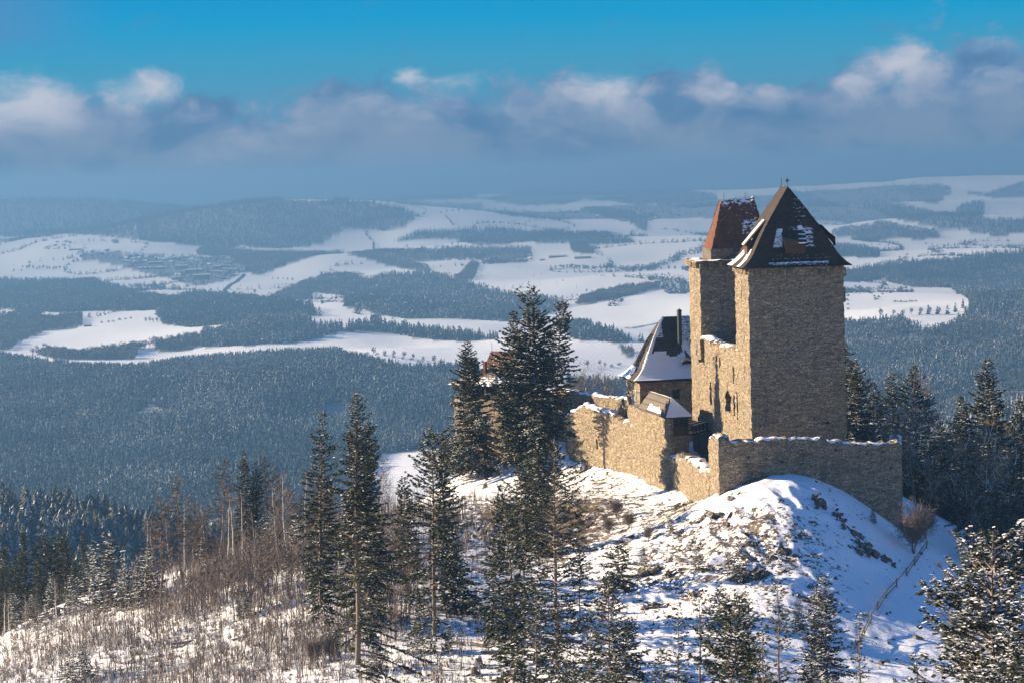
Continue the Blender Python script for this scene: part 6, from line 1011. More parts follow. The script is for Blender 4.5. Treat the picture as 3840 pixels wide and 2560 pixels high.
# ------------------------------------------------------------------ gatehouse with the flared pyramid roof
GA = R_(11); gh = empty('gatehouse', (21.87, 412.0, 0), GA, 'stone house under a tall flared roof, its lower slopes thick with snow, dark stove pipe', 'house')
GW, GD = 13.8, 9.6
hg = [(GD - 5.3, GD - 4.55, -40.9, -38.95), (GD - 3.5, GD - 2.75, -40.9, -38.95), (GD + 5.9, GD + 7.0, -40.35, -38.75), (GD - 8.5, GD - 8.1, -39.8, -38.7)]
wall_part('wall', gh, [dict(path=rect_path(0, GW, 0, GD), base=const(-56), top=const(-37.2), inner=False, holes=hg, step=.6, zstep=.6, depth=.5)], [M_STONE, M_DARK])
for (x, z0, z1) in ((5.9, -40.35, -38.75),):
    mb = MB(); mb.box(x - .1, x, -.06, .1, z0, z1); mb.box(x + 1.1, x + 1.2, -.06, .1, z0, z1); mb.box(x - .1, x + 1.2, -.07, .1, z1, z1 + .12); mb.box(x + .5, x + .6, .1, .2, z0, z1); mb.box(x, x + 1.1, .11, .19, z0 + .85, z0 + .95)
    o = mb.build('window', [M_DARKWOOD], gh)
    mb = MB(); mb.add([(x, .3, z0), (x + 1.1, .3, z0), (x + 1.1, .3, z1), (x, .3, z1)], [(0, 1, 2, 3)]); mb.build('pane', [M_GLASS], o)
for y in (4.92, 3.12):
    mb = MB(); mb.box(-.1, .1, y - .62, y - .38, -41.0, -38.9); mb.box(-.1, .1, y + .38, y + .62, -41.0, -38.9); mb.box(-.11, .1, y - .62, y + .62, -38.9, -38.7); mb.box(-.12, .1, y - .62, y + .62, -41.15, -41.0)
    mb.build('window_frame', [M_FRAME], gh)
mb = MB(); mb.box(-.5, GW + .5, -.5, GD + .5, -37.22, -36.95, 0)
for k in range(14):
    x = .2 + k * (GW - .4) / 13; mb.box(x - .12, x + .12, -1.0, .2, -37.15, -36.98, 0)
mb.build('eaves_beam', [M_DARKWOOD], gh)
def snowg(side, u, t, x, y, z):
    if side == 1:
        k = .85 if z < -32.6 - .35 * math.sin(x * 1.1) - .5 * box_(x, 5.4, 7.2) else 0
        if z > -32.5: k += .62 * box_(x, 2.6, 5.2) * box_(z, -30.0, -27.2) + .62 * box_(x, 8.4, 11) + .5 * box_(x, 8.2, 9.4) * box_(z, -32.8, -31)
        if u < .06: k = max(k, .8)
        return k
    if side == 0:
        k = 0
        if t < .17: k = .9 * box_(u, .0, .62 - t * 1.2) + .3
        if u > .93: k = .8
        if .17 < t < .45 and u > .86 - (t - .17) * .3: k = .6
        return k
    return .6
mb = MB()
roof(mb, -1.15, GW + 1.15, -1.05, GD + 1.05, -36.9, (5.6, 4.8), (10.4, 4.8), -26.4, 1.5, 4, 34, 40, snowg)
mb.build('roof', [M_SHINGLE_DARK], gh)
mb = MB(); mb.tube([(7.85, 1.75, -31.0), (7.85, 1.75, -25.3)], .40, 10); mb.tube([(7.85, 1.75, -25.3), (7.85, 1.75, -25.05)], [.48, .44], 10); mb.tube([(7.85, 1.75, -25.05), (7.85, 1.75, -24.85)], [.3, .05], 10)
mb.build('stove_pipe', [M_GREENMETAL], gh)
# eyebrow dormer
mb = MB(); n = 12; V = []; A = []
for k in range(7):
    f = k / 6
    for i in range(n + 1):
        a = math.pi * i / n; r_ = 1.25 * (1 - f * .85)
        V.append((8.6 + r_ * 1.05 * math.cos(a), -.55 + 2.4 * f, -34.35 + 2.2 * f + .9 * (1 - f) * math.sin(a))); A.append(.75 if (i > n * .55 and k > 1) else .1)
mb.add(V, [(k * (n + 1) + i, k * (n + 1) + i + 1, (k + 1) * (n + 1) + i + 1, (k + 1) * (n + 1) + i) for k in range(6) for i in range(n)], 0, A)
o = mb.build('dormer', [M_SHINGLE_DARK], gh)
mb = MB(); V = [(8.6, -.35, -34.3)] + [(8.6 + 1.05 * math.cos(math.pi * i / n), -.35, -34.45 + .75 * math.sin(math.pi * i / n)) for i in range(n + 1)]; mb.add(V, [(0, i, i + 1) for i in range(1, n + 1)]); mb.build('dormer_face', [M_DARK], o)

# ------------------------------------------------------------------ passage block with its boarded roof and timber porch
PA = R_(12); PX = (24.9, 384.0)
pb = empty('gate_passage', (*PX, 0), PA, 'narrow sunlit stone passage block with weathered boarded roof and a dark timber porch', 'gatehouse')
PWD = 3.45
def top_p(v): return float(np.interp(v, [0, 6, 9, 26, 26.5, 40], [-41.9, -41.0, -40.7, -40.6, -40.6, -40.6]))
wall_part('wall', pb, [dict(path=[(0, 25.5), (0, 0), (PWD, 0), (PWD, 25.5)], base=const(-58), top=const(-40.65), inner=False, step=.55, zstep=.55, jitter=.1)], [M_STONE, M_DARK])
mb = MB(); mb.add([(0, 0, -40.66), (PWD, 0, -40.66), (PWD, 25.5, -40.66), (0, 25.5, -40.66)], [(0, 1, 2, 3)]); mb.build('wall_top', [M_STONE], pb)
def snowp(side, u, t, x, y, z):
    if side == 1: return .95
    if side == 0: return .95 if (.30 < u < .86 and t < .42 + .10 * math.sin(u * 9) and t > .05 and u < .62 + .6 * (.45 - t)) else 0
    return .8
mb = MB()
roof(mb, -.6, PWD + .65, -.55, 17.0, -40.55, (1.25, 2.3), (1.25, 15.2), -37.6, .25, 4, 12, 44, snowp)
mb.build('roof', [M_BOARDS], pb)
pc = MB()
pc.box(.75, 3.2, -.42, .05, -43.45, -43.2); pc.box(.75, 3.2, -.40, -.30, -43.2, -42.1)
for x in (.8, 1.58, 2.36, 3.12): pc.box(x - .07, x + .07, -.45, -.25, -43.2, -40.6)
pc.box(.75, 3.2, -.44, -.28, -40.85, -40.6); pc.box(.75, 3.2, -.46, -.26, -42.15, -42.0)
porch = pc.build('porch', [M_DARKWOOD], pb)
mb = MB(); mb.add([(.8, -.1, -43.2), (3.15, -.1, -43.2), (3.15, -.1, -40.6), (.8, -.1, -40.6)], [(0, 1, 2, 3)]); mb.build('porch_shade_sheet', [M_DARK], porch)  # near-black sheet before the wall, shade inside the porch put into the colour

# footbridge from the porch to the palace
A = np.array([PX[0] + math.cos(PA) * 3.4, PX[1] + math.sin(PA) * 3.4 + .4]); B = np.array(castle_xy(.25, 41.2))
br = empty('footbridge', (A[0], A[1], 0), math.atan2(B[1] - A[1], B[0] - A[0]), 'dark timber footbridge with snowy rails between the porch and the palace wall', 'bridge')
Lb = float(np.linalg.norm(B - A))
mb = MB(); mb.box(0, Lb, -.7, .7, -43.55, -43.3); mb.build('deck', [M_DARKWOOD], br)
mb = MB()
for y in (-.7, .7):
    for z in (-42.15, -42.6, -43.05): mb.box(0, Lb, y - .05, y + .05, z, z + .2)
    for k in range(6): mb.box(k * Lb / 5 - .06, k * Lb / 5 + .06, y - .1, y + .1, -43.4, -41.95)
mb.build('railing', [M_DARKWOOD], br)
mb = MB(); mb.box(0, Lb, -.78, -.62, -41.96, -41.86); mb.box(0, Lb, .62, .78, -41.96, -41.86); mb.box(.05, Lb, -.6, .6, -43.29, -43.2); mb.build('snow_cap', [M_SNOW], br)

# ------------------------------------------------------------------ curtain walls
def curtain(name, label, path, base, top, thick, cap, holes=(), step=.5, zstep=.5, mats=None, jitter=.11):
    r = empty(name, (path[0][0], path[0][1], 0), 0, label, 'wall')
    p = [(x - path[0][0], y - path[0][1]) for x, y in path]
    wall_part('wall', r, [dict(path=p, base=base, top=top, thick=thick, holes=list(holes), step=step, zstep=zstep, jitter=jitter, cap=cap)], mats or [M_STONE, M_DARK])
    return r
# shaded wall facing the camera with its short sunny return at the left
fa = [(27.95, 343.6), (28.75, 336.0), (55.45, 341.0), (57.2, 352)]
def ftop(v):
    x = [0, 4, 7.6, 9.7, 12.1, 13.2, 13.6, 17.7, 18.1, 20.4, 21.9, 24.4, 28, 31.8, 34.9, 40, 46]
    z = [-39.7, -38.5, -38.55, -39.25, -39.3, -39.35, -39.0, -39.1, -39.35, -39.3, -39.5, -39.8, -40.35, -40.65, -40.6, -40.9, -41]
    return float(np.interp(v, x, z) + .16 * (2 * vn(v * 1.5, .4, 41) + vn(v * 4, .4, 42)))
fh = [(7.65 + a, 7.65 + a + .3, z, z + .32) for (a, z) in ((9.2, -42.6), (13.4, -43.4), (17.2, -41.3), (21.9, -42.0), (24.2, -41.8), (4.2, -41.6), (25.4, -44.2))]
curtain('curtain_wall', 'long shaded outer wall facing the camera above the snowy rock mound', fa, const(-66), ftop, 1.7, (51, .74, .2), fh)
# stepped sunny wall between that corner and the passage block
f1 = [(24.95, 384.2), (25.6, 372), (26.9, 352), (27.9, 343.4)]
curtain('curtain_wall', 'low sunlit wall with a ragged snowy top stepping down between passage block and outer corner', f1, const(-62),
        prof([(0, -46.9), (8, -46.6), (9, -45.4), (12, -46.2), (16, -45.0), (22, -44.9), (30, -44.6), (36, -44.8), (41, -44.3)], .32, 61), 2.2, (62, .9, .3), step=.45)
# left curtain with the tree's shadow on it
c1 = [(9.2, 436), (10.0, 430), (12.6, 425), (16.3, 418), (19.5, 408.5), (20.6, 405.5)]
curtain('curtain_wall', 'weathered sunlit wall with a rounded end and the dark tree shadow across it', c1, const(-58),
        prof([(0, -46), (5, -44.2), (8, -43.6), (11, -42.4), (19, -42.9), (23, -43.4), (29.5, -44.0), (33, -44.2)], .22, 71), 1.8, (72, .8, .42), [(15.6, 16.2, -49.6, -47.9), (18, 18.3, -46.4, -46.0), (9, 9.3, -47, -46.6)], step=.5)
c2 = [(6.0, 453), (9.4, 448), (13.4, 440), (18.0, 432.5), (21.5, 426)]
curtain('curtain_wall', 'far sunlit wall with a thin line of snow running back from the house to the big fir', c2, const(-58), prof([(0, -42.6), (4, -41.5), (13, -41.6), (22, -41.8), (31, -41.6)], .25, 81), 1.5, (82, .95, .2), step=.6)
c3 = [(-3.5, 447), (6.2, 452.5)]
curtain('curtain_wall', 'sunlit stretch of wall behind the big fir joining the red-roofed building', c3, const(-60), prof([(0, -43), (11, -42.6)], .3, 91), 1.5, (92, .9, .25), step=.6)
# broken orange masonry stub in the yard
st = MB(); n = 9
for k in range(60):
    a = rg.uniform(0, 6.28); r_ = rg.uniform(0, .8); z = -47 + rg.uniform(0, 4.0) * (1 - r_ * .5)
    st.box(31.0 - 1.6 + r_ * math.cos(a), 31.0 - 1.6 + r_ * math.cos(a) + .55, 352 + r_ * 2 * math.sin(a), 352.6 + r_ * 2 * math.sin(a), z, z + .42, 0, j=.1, rng=rg)
o = tag(st.build('masonry_stub', [M_RUBBLE]), 'orange sunlit stub of broken brickwork behind the low ragged wall', 'ruin')
mb = MB(); mb.box(29.3, 30.6, 351.6, 353, -42.75, -42.5, 0, j=.15, rng=rg); mb.build('snow_cap', [M_SNOW], o)

# ------------------------------------------------------------------ far left building with the steep red roof
lb = empty('castle_building', (-1.2, 437.0, 0), R_(50), 'far castle building with a steep red-brown gable roof and snowy lean-to roofs', 'building')
LW, LD = 10.5, 13
wall_part('wall', lb, [dict(path=rect_path(0, LW, 0, LD), base=const(-62), top=const(-42.0), inner=False, step=.6, zstep=.6)], [M_STONE, M_DARK])
mb = MB(); mb.box(1.2, LW - 1, 1.2, LD - 1, -42.05, -38.2, 0); mb.build('shaded_rooms_block', [M_DARK], lb)  # near-black box, stands for the shade in the rooms under the lean-to roof
for (x, y) in [(q, -.18) for q in (-.3, 1.8, 4.2, 6.6, 9.0, LW + .1)] + [(-.18, q) for q in (2, 5, 8, 11)]:
    mb = MB(); mb.box(x - .12, x + .12, y - .12, y + .12, -42.0, -39.6); mb.build('gallery_post', [M_DARKWOOD], lb)
mb = MB(); mb.box(-.35, LW + .2, -.26, -.1, -41.2, -41.0); mb.build('gallery_rail', [M_DARKWOOD], lb)
mb = MB()
roof(mb, -.9, LW + .9, -.9, LD + .9, -39.6, (2.6, 6.5), (8, 6.5), -36.3, .1, 3, 12, 20, lambda side, u, t, x, y, z: .58 if t < .5 else .45)
mb.build('lean_to_roof', [M_SHINGLE_DARK], lb)
mb = MB()
gx0, gx1, gy0, gy1, gz0, gz1 = 2.6, 8.4, 2.2, 8.6, -38.0, -33.6
V = [(gx0, gy0, gz0), (gx1, gy0, gz0), (gx1, gy1, gz0), (gx0, gy1, gz0), ((gx0 + gx1) / 2, gy0 + .4, gz1), ((gx0 + gx1) / 2, gy1 - .4, gz1)]
mb.add(V, [(0, 4, 5, 3), (1, 2, 5, 4)], 0); mb.add(V, [(0, 1, 4), (3, 5, 2)], 0)
mb.build('gable_roof', [M_SHINGLE_RED], lb)
mb = MB(); mb.box(1.3, 1.85, 6.2, 6.75, -38.6, -35.2); mb.build('chimney', [M_BRICK], lb)
mb = MB(); mb.tube([((gx0 + gx1) / 2, gy1 - .6, gz1), ((gx0 + gx1) / 2, gy1 - .6, gz1 + 1.6)], .04, 4); mb.build('lightning_rod', [M_IRON], lb)
# ------------------------------------------------------------------ ground sheet
def poly_mask(x, y, poly):
    p = np.asarray(poly, float); ins = np.zeros(np.shape(x), bool); n = len(p)
    for i in range(n):
        x1, y1 = p[i]; x2, y2 = p[(i + 1) % n]
        c = ((y1 > y) != (y2 > y)) & (x < (x2 - x1) * (y - y1) / (y2 - y1 + 1e-12) + x1); ins ^= c
    return ins
azs = np.concatenate([np.arange(-70, -18, 2.0), np.arange(-18, -15.5, .3), np.arange(-15.5, 15.5, .055), np.arange(15.5, 18, .3), np.arange(18, 71, 2.0)])
ds = np.concatenate([np.arange(40, 150, 4), np.arange(150, 455, .5), np.arange(455, 600, 2.5), 600 * 1.012 ** np.arange(0, 345)])
AZ, DS = np.meshgrid(np.radians(azs), ds)
GX, GY = DS * np.sin(AZ), DS * np.cos(AZ)
GZ = height(GX, GY)
nearm = DS < 560
gx, gy = GX[nearm], GY[nearm]
rocky = np.clip(np.exp(-((gx - 33) / 20) ** 2 - ((gy - 318) / 26) ** 2) + .75 * np.exp(-((gx - 6) / 16) ** 2 - ((gy - 372) / 34) ** 2) + .5 * np.exp(-((gx + 4) / 14) ** 2 - ((gy - 345) / 35) ** 2), 0, 1)
smooth = np.exp(-((gx - 52) / 11) ** 2 - ((gy - 305) / 40) ** 2)
rid = 1 - 2 * np.abs(vn(gx / 3.1 + gy / 9, gy / 6.5 - gx / 12, 31)); rid2 = 1 - 2 * np.abs(vn(gx / 1.3 + gy / 4, gy / 2.4, 33))
GZ[nearm] += (rocky * (1 - .85 * smooth)) * (.95 * rid + .5 * rid2 - .6) + .35 * fbm(gx / 7, gy / 7, 4, 35) * (1 - .6 * smooth) + .09 * vn(gx / .8, gy / .8, 37)
dirt = np.zeros(GX.shape); wood = np.zeros(GX.shape)
d_ = .72 * rocky + .12 * np.exp(-((gx - 14) / 10) ** 2 - ((gy - 388) / 30) ** 2) + .3 * np.exp(-((gx + 40) / 40) ** 2 - ((gy - 300) / 50) ** 2) + .30
d_ += .45 * np.exp(-((gx - 15.5) / 4) ** 2 - ((gy - 409) / 10) ** 2) + .6 * np.exp(-((gx - 24) / 4) ** 2 - ((gy - 350) / 14) ** 2)
d_ *= (1 - .95 * smooth) * (1 - .9 * np.exp(-((gx - 36) / 9) ** 2 - ((gy - 333) / 7) ** 2))
d_ += .5 * np.exp(-((gx - 4) / 13) ** 2 - ((gy - 362) / 32) ** 2)
dirt[nearm] = np.clip(d_, 0, 1.45)
for poly in [p['poly'] for p in WOODS]: wood[poly_mask(GX, GY, poly)] = .9
fw = (DS > 11000) & (far_wood(GX, GY) > 0); wood[fw] = .9
wood[(DS > 470) & (DS < 2150)] = .9
mb = MB(); na = len(azs); nd = len(ds)
i, j = np.meshgrid(np.arange(na - 1), np.arange(nd - 1)); q = (j * na + i).ravel()
mb.add(np.stack([GX.ravel(), GY.ravel(), GZ.ravel()], -1), np.stack([q, q + 1, q + 1 + na, q + na], -1))
ground = mb.build('ground', [M_GROUND], smooth=True); tag(ground, kind='structure')
for nm, ar in (('dirt', dirt), ('wood', wood)):
    a = ground.data.attributes.new(nm, 'FLOAT', 'POINT'); a.data.foreach_set('value', ar.ravel().astype(np.float32))

# ------------------------------------------------------------------ the hazy winter air
m = bpy.data.materials.new('haze'); m.use_nodes = True; t = NT(m.node_tree); t.n.clear()
pv = t.node('ShaderNodeVolumePrincipled'); pv.inputs['Color'].default_value = (.132, .287, .505, 1); pv.inputs['Density'].default_value = HAZE_DENSITY; pv.inputs['Anisotropy'].default_value = .25
ov = t.node('ShaderNodeOutputMaterial'); t.l.new(pv.outputs[0], ov.inputs['Volume'])
mb = MB(); mb.box(-60000, 60000, -3000, 42000, float(GZ.min()) - 1.0, max(42.0, float(GZ.max()) + 26.0)); hz = mb.build('haze', [m]); tag(hz, kind='stuff')
# ------------------------------------------------------------------ far woods, each one mass of thousands of trees
M_WOOD_FROST = needle_mat('frosted_forest', (.066, .094, .106), .38)
M_WOOD_PALE = needle_mat('pale_frosted_forest', (.12, .145, .148), .52)
M_WOOD_DARK = needle_mat('dark_forest', (.040, .060, .066), .42)
M_WOOD_BARE = needle_mat('bare_forest', (.11, .105, .105), .45)
def tpl_conifer(K, rng, snow):
    t = rng.random(K) ** 1.25 * .92; t[:2] = (.93, .8)
    a = rng.random(K) * 6.283; r = (.05 + .22 * (1 - t)) * rng.uniform(.7, 1.25, K); wd = rng.uniform(.35, .8, K) * min(1, (26 / K) ** .5)
    z1 = np.minimum(1, t + .12 + .05 * rng.random(K)); z0 = t - rng.uniform(.0, .06, K)
    V = np.empty((K, 3, 3))
    V[:, 0] = np.stack([0 * a, 0 * a, z1], -1)
    V[:, 1] = np.stack([r * np.cos(a - wd), r * np.sin(a - wd), z0], -1); V[:, 2] = np.stack([r * np.cos(a + wd), r * np.sin(a + wd), z0 + .02], -1)
    s = (rng.random(K) < snow) * 1.7
    return V, s
def tpl_bare(K, rng, snow):
    d = rng.normal(size=(K, 3)); d /= np.linalg.norm(d, axis=1)[:, None]
    c = d * np.array([.26, .26, .36]) * rng.uniform(.45, 1, (K, 1)) + [0, 0, .62]
    V = c[:, None] + rng.uniform(-1, 1, (K, 3, 3)) * np.array([.11, .11, .13])
    V[0] = [(-.025, 0, 0), (.025, 0, 0), (0, 0, .7)]; V[1] = [(0, -.025, 0), (0, .025, 0), (0, 0, .7)]
    s = (rng.random(K) < snow) * 1.5; s[:2] = 0
    return V, s
wr = np.random.default_rng(77)
def seen(x, y):    # keep what stands inside the photograph's wedge and a step around it
    return np.abs(x) < y * .262 + 60
def forest(W):
    poly = np.array(W['poly'], float); sp, Ht, kind = W['sp'], W['h'], W['kind']
    x0, y0 = poly.min(0); x1, y1 = poly.max(0); sp = sp * (1 if kind != 'b' else .8); n = int((x1 - x0) * (y1 - y0) / sp ** 2)
    x = wr.uniform(x0, x1, n); y = wr.uniform(y0, y1, n)
    k = poly_mask(x, y, poly) & seen(x, y); x, y = x[k], y[k]
    dens = vn(x / 60, y / 90, 51) + .6 * vn(x / 25, y / 35, 52); k = dens > -.46 if kind != 'b' else dens > -.4
    x, y, dens = x[k], y[k], dens[k]; n = len(x)
    if n == 0: return
    z = height(x, y); dist = float(np.median(y))
    K = W.get('k') or ((150 if dist < 2000 else 44 if dist < 3600 else 30 if dist < 5500 else 15) if kind != 'b' else (34 if dist < 6000 else 20))
    snow = {'f': .36, 'd': .14, 'b': .12}[kind]
    T = [(tpl_bare if kind == 'b' else tpl_conifer)(K, wr, snow) for _ in range(8)]
    TV = np.stack([a for a, b in T]); TS = np.stack([b for a, b in T])
    v = wr.integers(0, 8, n); rot = wr.random(n) * 6.283; h = Ht * wr.uniform(.62, 1.12, n) * (1 + .25 * dens)
    wid = h * wr.uniform(.8, 1.2, n) * (1.0 if kind != 'b' else 1.15)
    V = TV[v]; c, s = np.cos(rot)[:, None, None], np.sin(rot)[:, None, None]
    X = (V[..., 0] * c - V[..., 1] * s) * wid[:, None, None] + x[:, None, None]; Y = (V[..., 0] * s + V[..., 1] * c) * wid[:, None, None] + y[:, None, None]; Z = V[..., 2] * h[:, None, None] + z[:, None, None] - .4
    tint = np.clip(.45 + .9 * vn(x / 90, y / 160, 55) + .5 * vn(x / 30, y / 50, 56) + wr.uniform(-.3, .3, n), 0, 1)
    frosty = np.clip(1.25 + .9 * vn(x / 70, y / 110, 58) + wr.uniform(-.35, .35, n), .6, 1.75)
    A = np.where(TS[v] > 1, np.maximum(frosty[:, None] * TS[v] / 1.7, tint[:, None]), tint[:, None])
    A = np.repeat(A[..., None], 3, -1)
    mb = MB(); P = np.stack([X, Y, Z], -1).reshape(-1, 3); mb.add(P, np.arange(len(P)).reshape(-1, 3), 0, A.ravel())
    nm = {'f': 'frosted_forest', 'd': 'dark_forest', 'b': 'bare_wood'}[kind]
    o = mb.build(nm, [M_WOOD_PALE if kind == 'f' and dist < 1900 else {'f': M_WOOD_FROST, 'd': M_WOOD_DARK, 'b': M_WOOD_BARE}[kind]])
    tag(o, W['label'], 'forest', kind='stuff')
for W_ in WOODS: forest(W_)
# the dim far hills, woods and snowfields mixed, out to where the air swallows them
def far_mix(name, label, n, x0, x1, y0, y1, thr, seed, hgt):
    x = wr.uniform(x0, x1, n); y = wr.uniform(y0, y1, n); k = seen(x, y) & (far_wood(x, y) > thr)
    x, y = x[k], y[k]; n = len(x); z = height(x, y); T = [tpl_conifer(9, wr, .04) for _ in range(4)]; TV = np.stack([a for a, b in T])[wr.integers(0, 4, n)]
    h = hgt * wr.uniform(.6, 1.2, n); V = TV * (h[:, None, None, None] * [1.9, 1.9, 1]) + np.stack([x, y, z - 1], -1)[:, None, None]
    mb = MB(); mb.add(V.reshape(-1, 3), np.arange(n * 27).reshape(-1, 3), 0, np.repeat(wr.random(n), 27)); tag(mb.build(name, [M_WOOD_DARK]), label, 'forest', kind='stuff')
far_mix('far_forest', 'dim far forests fading into the cloud on the horizon', 60000, -9000, 9000, 11000, 33000, 0, 3, 24)
far_mix('field_copses', 'scattered copses and hedges between the middle distance snowfields', 160000, -2600, 2600, 5200, 11000, 1, 4, 15)

# ------------------------------------------------------------------ trees standing singly or in rows on the far fields
def small_tree_mesh(kind, seed):
    r = np.random.default_rng(seed); mb = MB()
    if kind == 'spruce': V, s = tpl_conifer(60, r, .2); mat = M_WOOD_DARK
    elif kind == 'bush':
        V, s = tpl_bare(70, r, .25); V[:2] = V[2:4]; V = (V - [0, 0, .3]) * [1.6, 1.6, 1]; mat = M_WOOD_BARE
    else: V, s = tpl_bare(80, r, .15); mat = M_WOOD_BARE
    mb.add(V.reshape(-1, 3), np.arange(len(V) * 3).reshape(-1, 3), 0, np.repeat(np.where(s > 1, s, r.uniform(.2, .8, len(s))), 3))
    return mb.mesh(kind, [mat])
FT = {k: [small_tree_mesh(k, 900 + i + 10 * len(k)) for i in range(4)] for k in ('broadleaf', 'spruce', 'bush')}
NM = {'broadleaf': 'bare_tree', 'spruce': 'spruce_tree', 'bush': 'bush'}
CT = {'broadleaf': 'tree', 'spruce': 'tree', 'bush': 'bush'}
for (kind, label, group, hgt, pts) in FIELD_TREES:
    for (x, y) in pts:
        o = bpy.data.objects.new(NM[kind], FT[kind][int(wr.integers(4))]); COL.objects.link(o)
        h = hgt * wr.uniform(.75, 1.15); o.location = (x, y, H1(x, y) - .3); o.scale = (h * wr.uniform(.9, 1.2), h * wr.uniform(.9, 1.2), h); o.rotation_euler = (0, 0, wr.random() * 6.28)
        tag(o, label, CT[kind], group)

# ------------------------------------------------------------------ the valley village, farms, road and poles
M_ROOFSNOW = snow_mat('snow_on_roof', (.8, .8, .83))
M_HW = {'white': plain('pale_plaster', (.5, .48, .44)), 'ochre': plain('ochre_plaster', (.5, .33, .16)), 'red': plain('red_painted_wall', (.42, .12, .09)), 'grey': plain('grey_plaster', (.22, .22, .22)), 'brown': plain('brown_timber_wall', (.14, .09, .06))}
for (nm, label, group, x, y, rz, L, Wd, Hh, rf, col) in HOUSES:
    o = empty(nm, (x, y, H1(x, y)), rz, label, 'house' if nm == 'house' else 'building', group)
    mb = MB(); mb.box(-L / 2, L / 2, -Wd / 2, Wd / 2, -2, Hh); mb.add([(-L / 2, -Wd / 2, Hh), (-L / 2, Wd / 2, Hh), (-L / 2, 0, Hh + rf - .2), (L / 2, -Wd / 2, Hh), (L / 2, Wd / 2, Hh), (L / 2, 0, Hh + rf - .2)], [(0, 2, 1), (3, 4, 5)])
    mb.build('wall', [M_HW[col]], o)
    mb = MB(); e = .6; V = [(-L / 2 - e, -Wd / 2 - e, Hh - .3), (L / 2 + e, -Wd / 2 - e, Hh - .3), (L / 2 + e, 0, Hh + rf), (-L / 2 - e, 0, Hh + rf), (-L / 2 - e, Wd / 2 + e, Hh - .3), (L / 2 + e, Wd / 2 + e, Hh - .3)]
    V2 = [(a, b, c + .5) for a, b, c in V]
    mb.add(V + V2, [(6, 7, 8, 9), (9, 8, 11, 10), (0, 3, 2, 1), (3, 4, 5, 2), (0, 1, 7, 6), (4, 10, 11, 5)]); mb.add(V + V2, [(0, 6, 9), (0, 9, 3), (3, 9, 10), (3, 10, 4), (1, 2, 8), (1, 8, 7), (2, 5, 11), (2, 11, 8)])
    mb.build('roof', [M_ROOFSNOW], o)
M_ROAD = plain('wet_asphalt', (.05, .05, .055), .6)
for (nm, pts, wd) in ROADS:
    P = np.array(pts, float); s_, cum = path_pts(P, 12); Q = on_path(P, cum, s_)
    Tn = np.gradient(Q, axis=0); Tn /= np.linalg.norm(Tn, axis=1)[:, None]; Nn = np.stack([-Tn[:, 1], Tn[:, 0]], -1)
    A = Q + Nn * wd / 2; B = Q - Nn * wd / 2
    V = np.concatenate([np.stack([A[:, 0], A[:, 1], height(A[:, 0], A[:, 1]) + 1.2], -1), np.stack([B[:, 0], B[:, 1], height(B[:, 0], B[:, 1]) + 1.2], -1)]); n = len(Q); i = np.arange(n - 1)
    mb = MB(); mb.add(V, np.stack([i, i + 1, i + 1 + n, i + n], -1)); tag(mb.build(nm, [M_ROAD]), kind='structure')
for k, (x, y) in enumerate(POLES):
    o = empty('power_pole', (x, y, H1(x, y)), 0, 'slender dark power pole standing in the open snowfield', 'pole', 'power poles on the snowfields')
    mb = MB(); mb.tube([(0, 0, -1), (0, 0, 11)], [.28, .2], 5); mb.build('pole', [M_BARK_DARK], o)
    mb = MB(); mb.box(-1.3, 1.3, -.1, .1, 10, 10.3); mb.build('crossarm', [M_BARK_DARK], o)
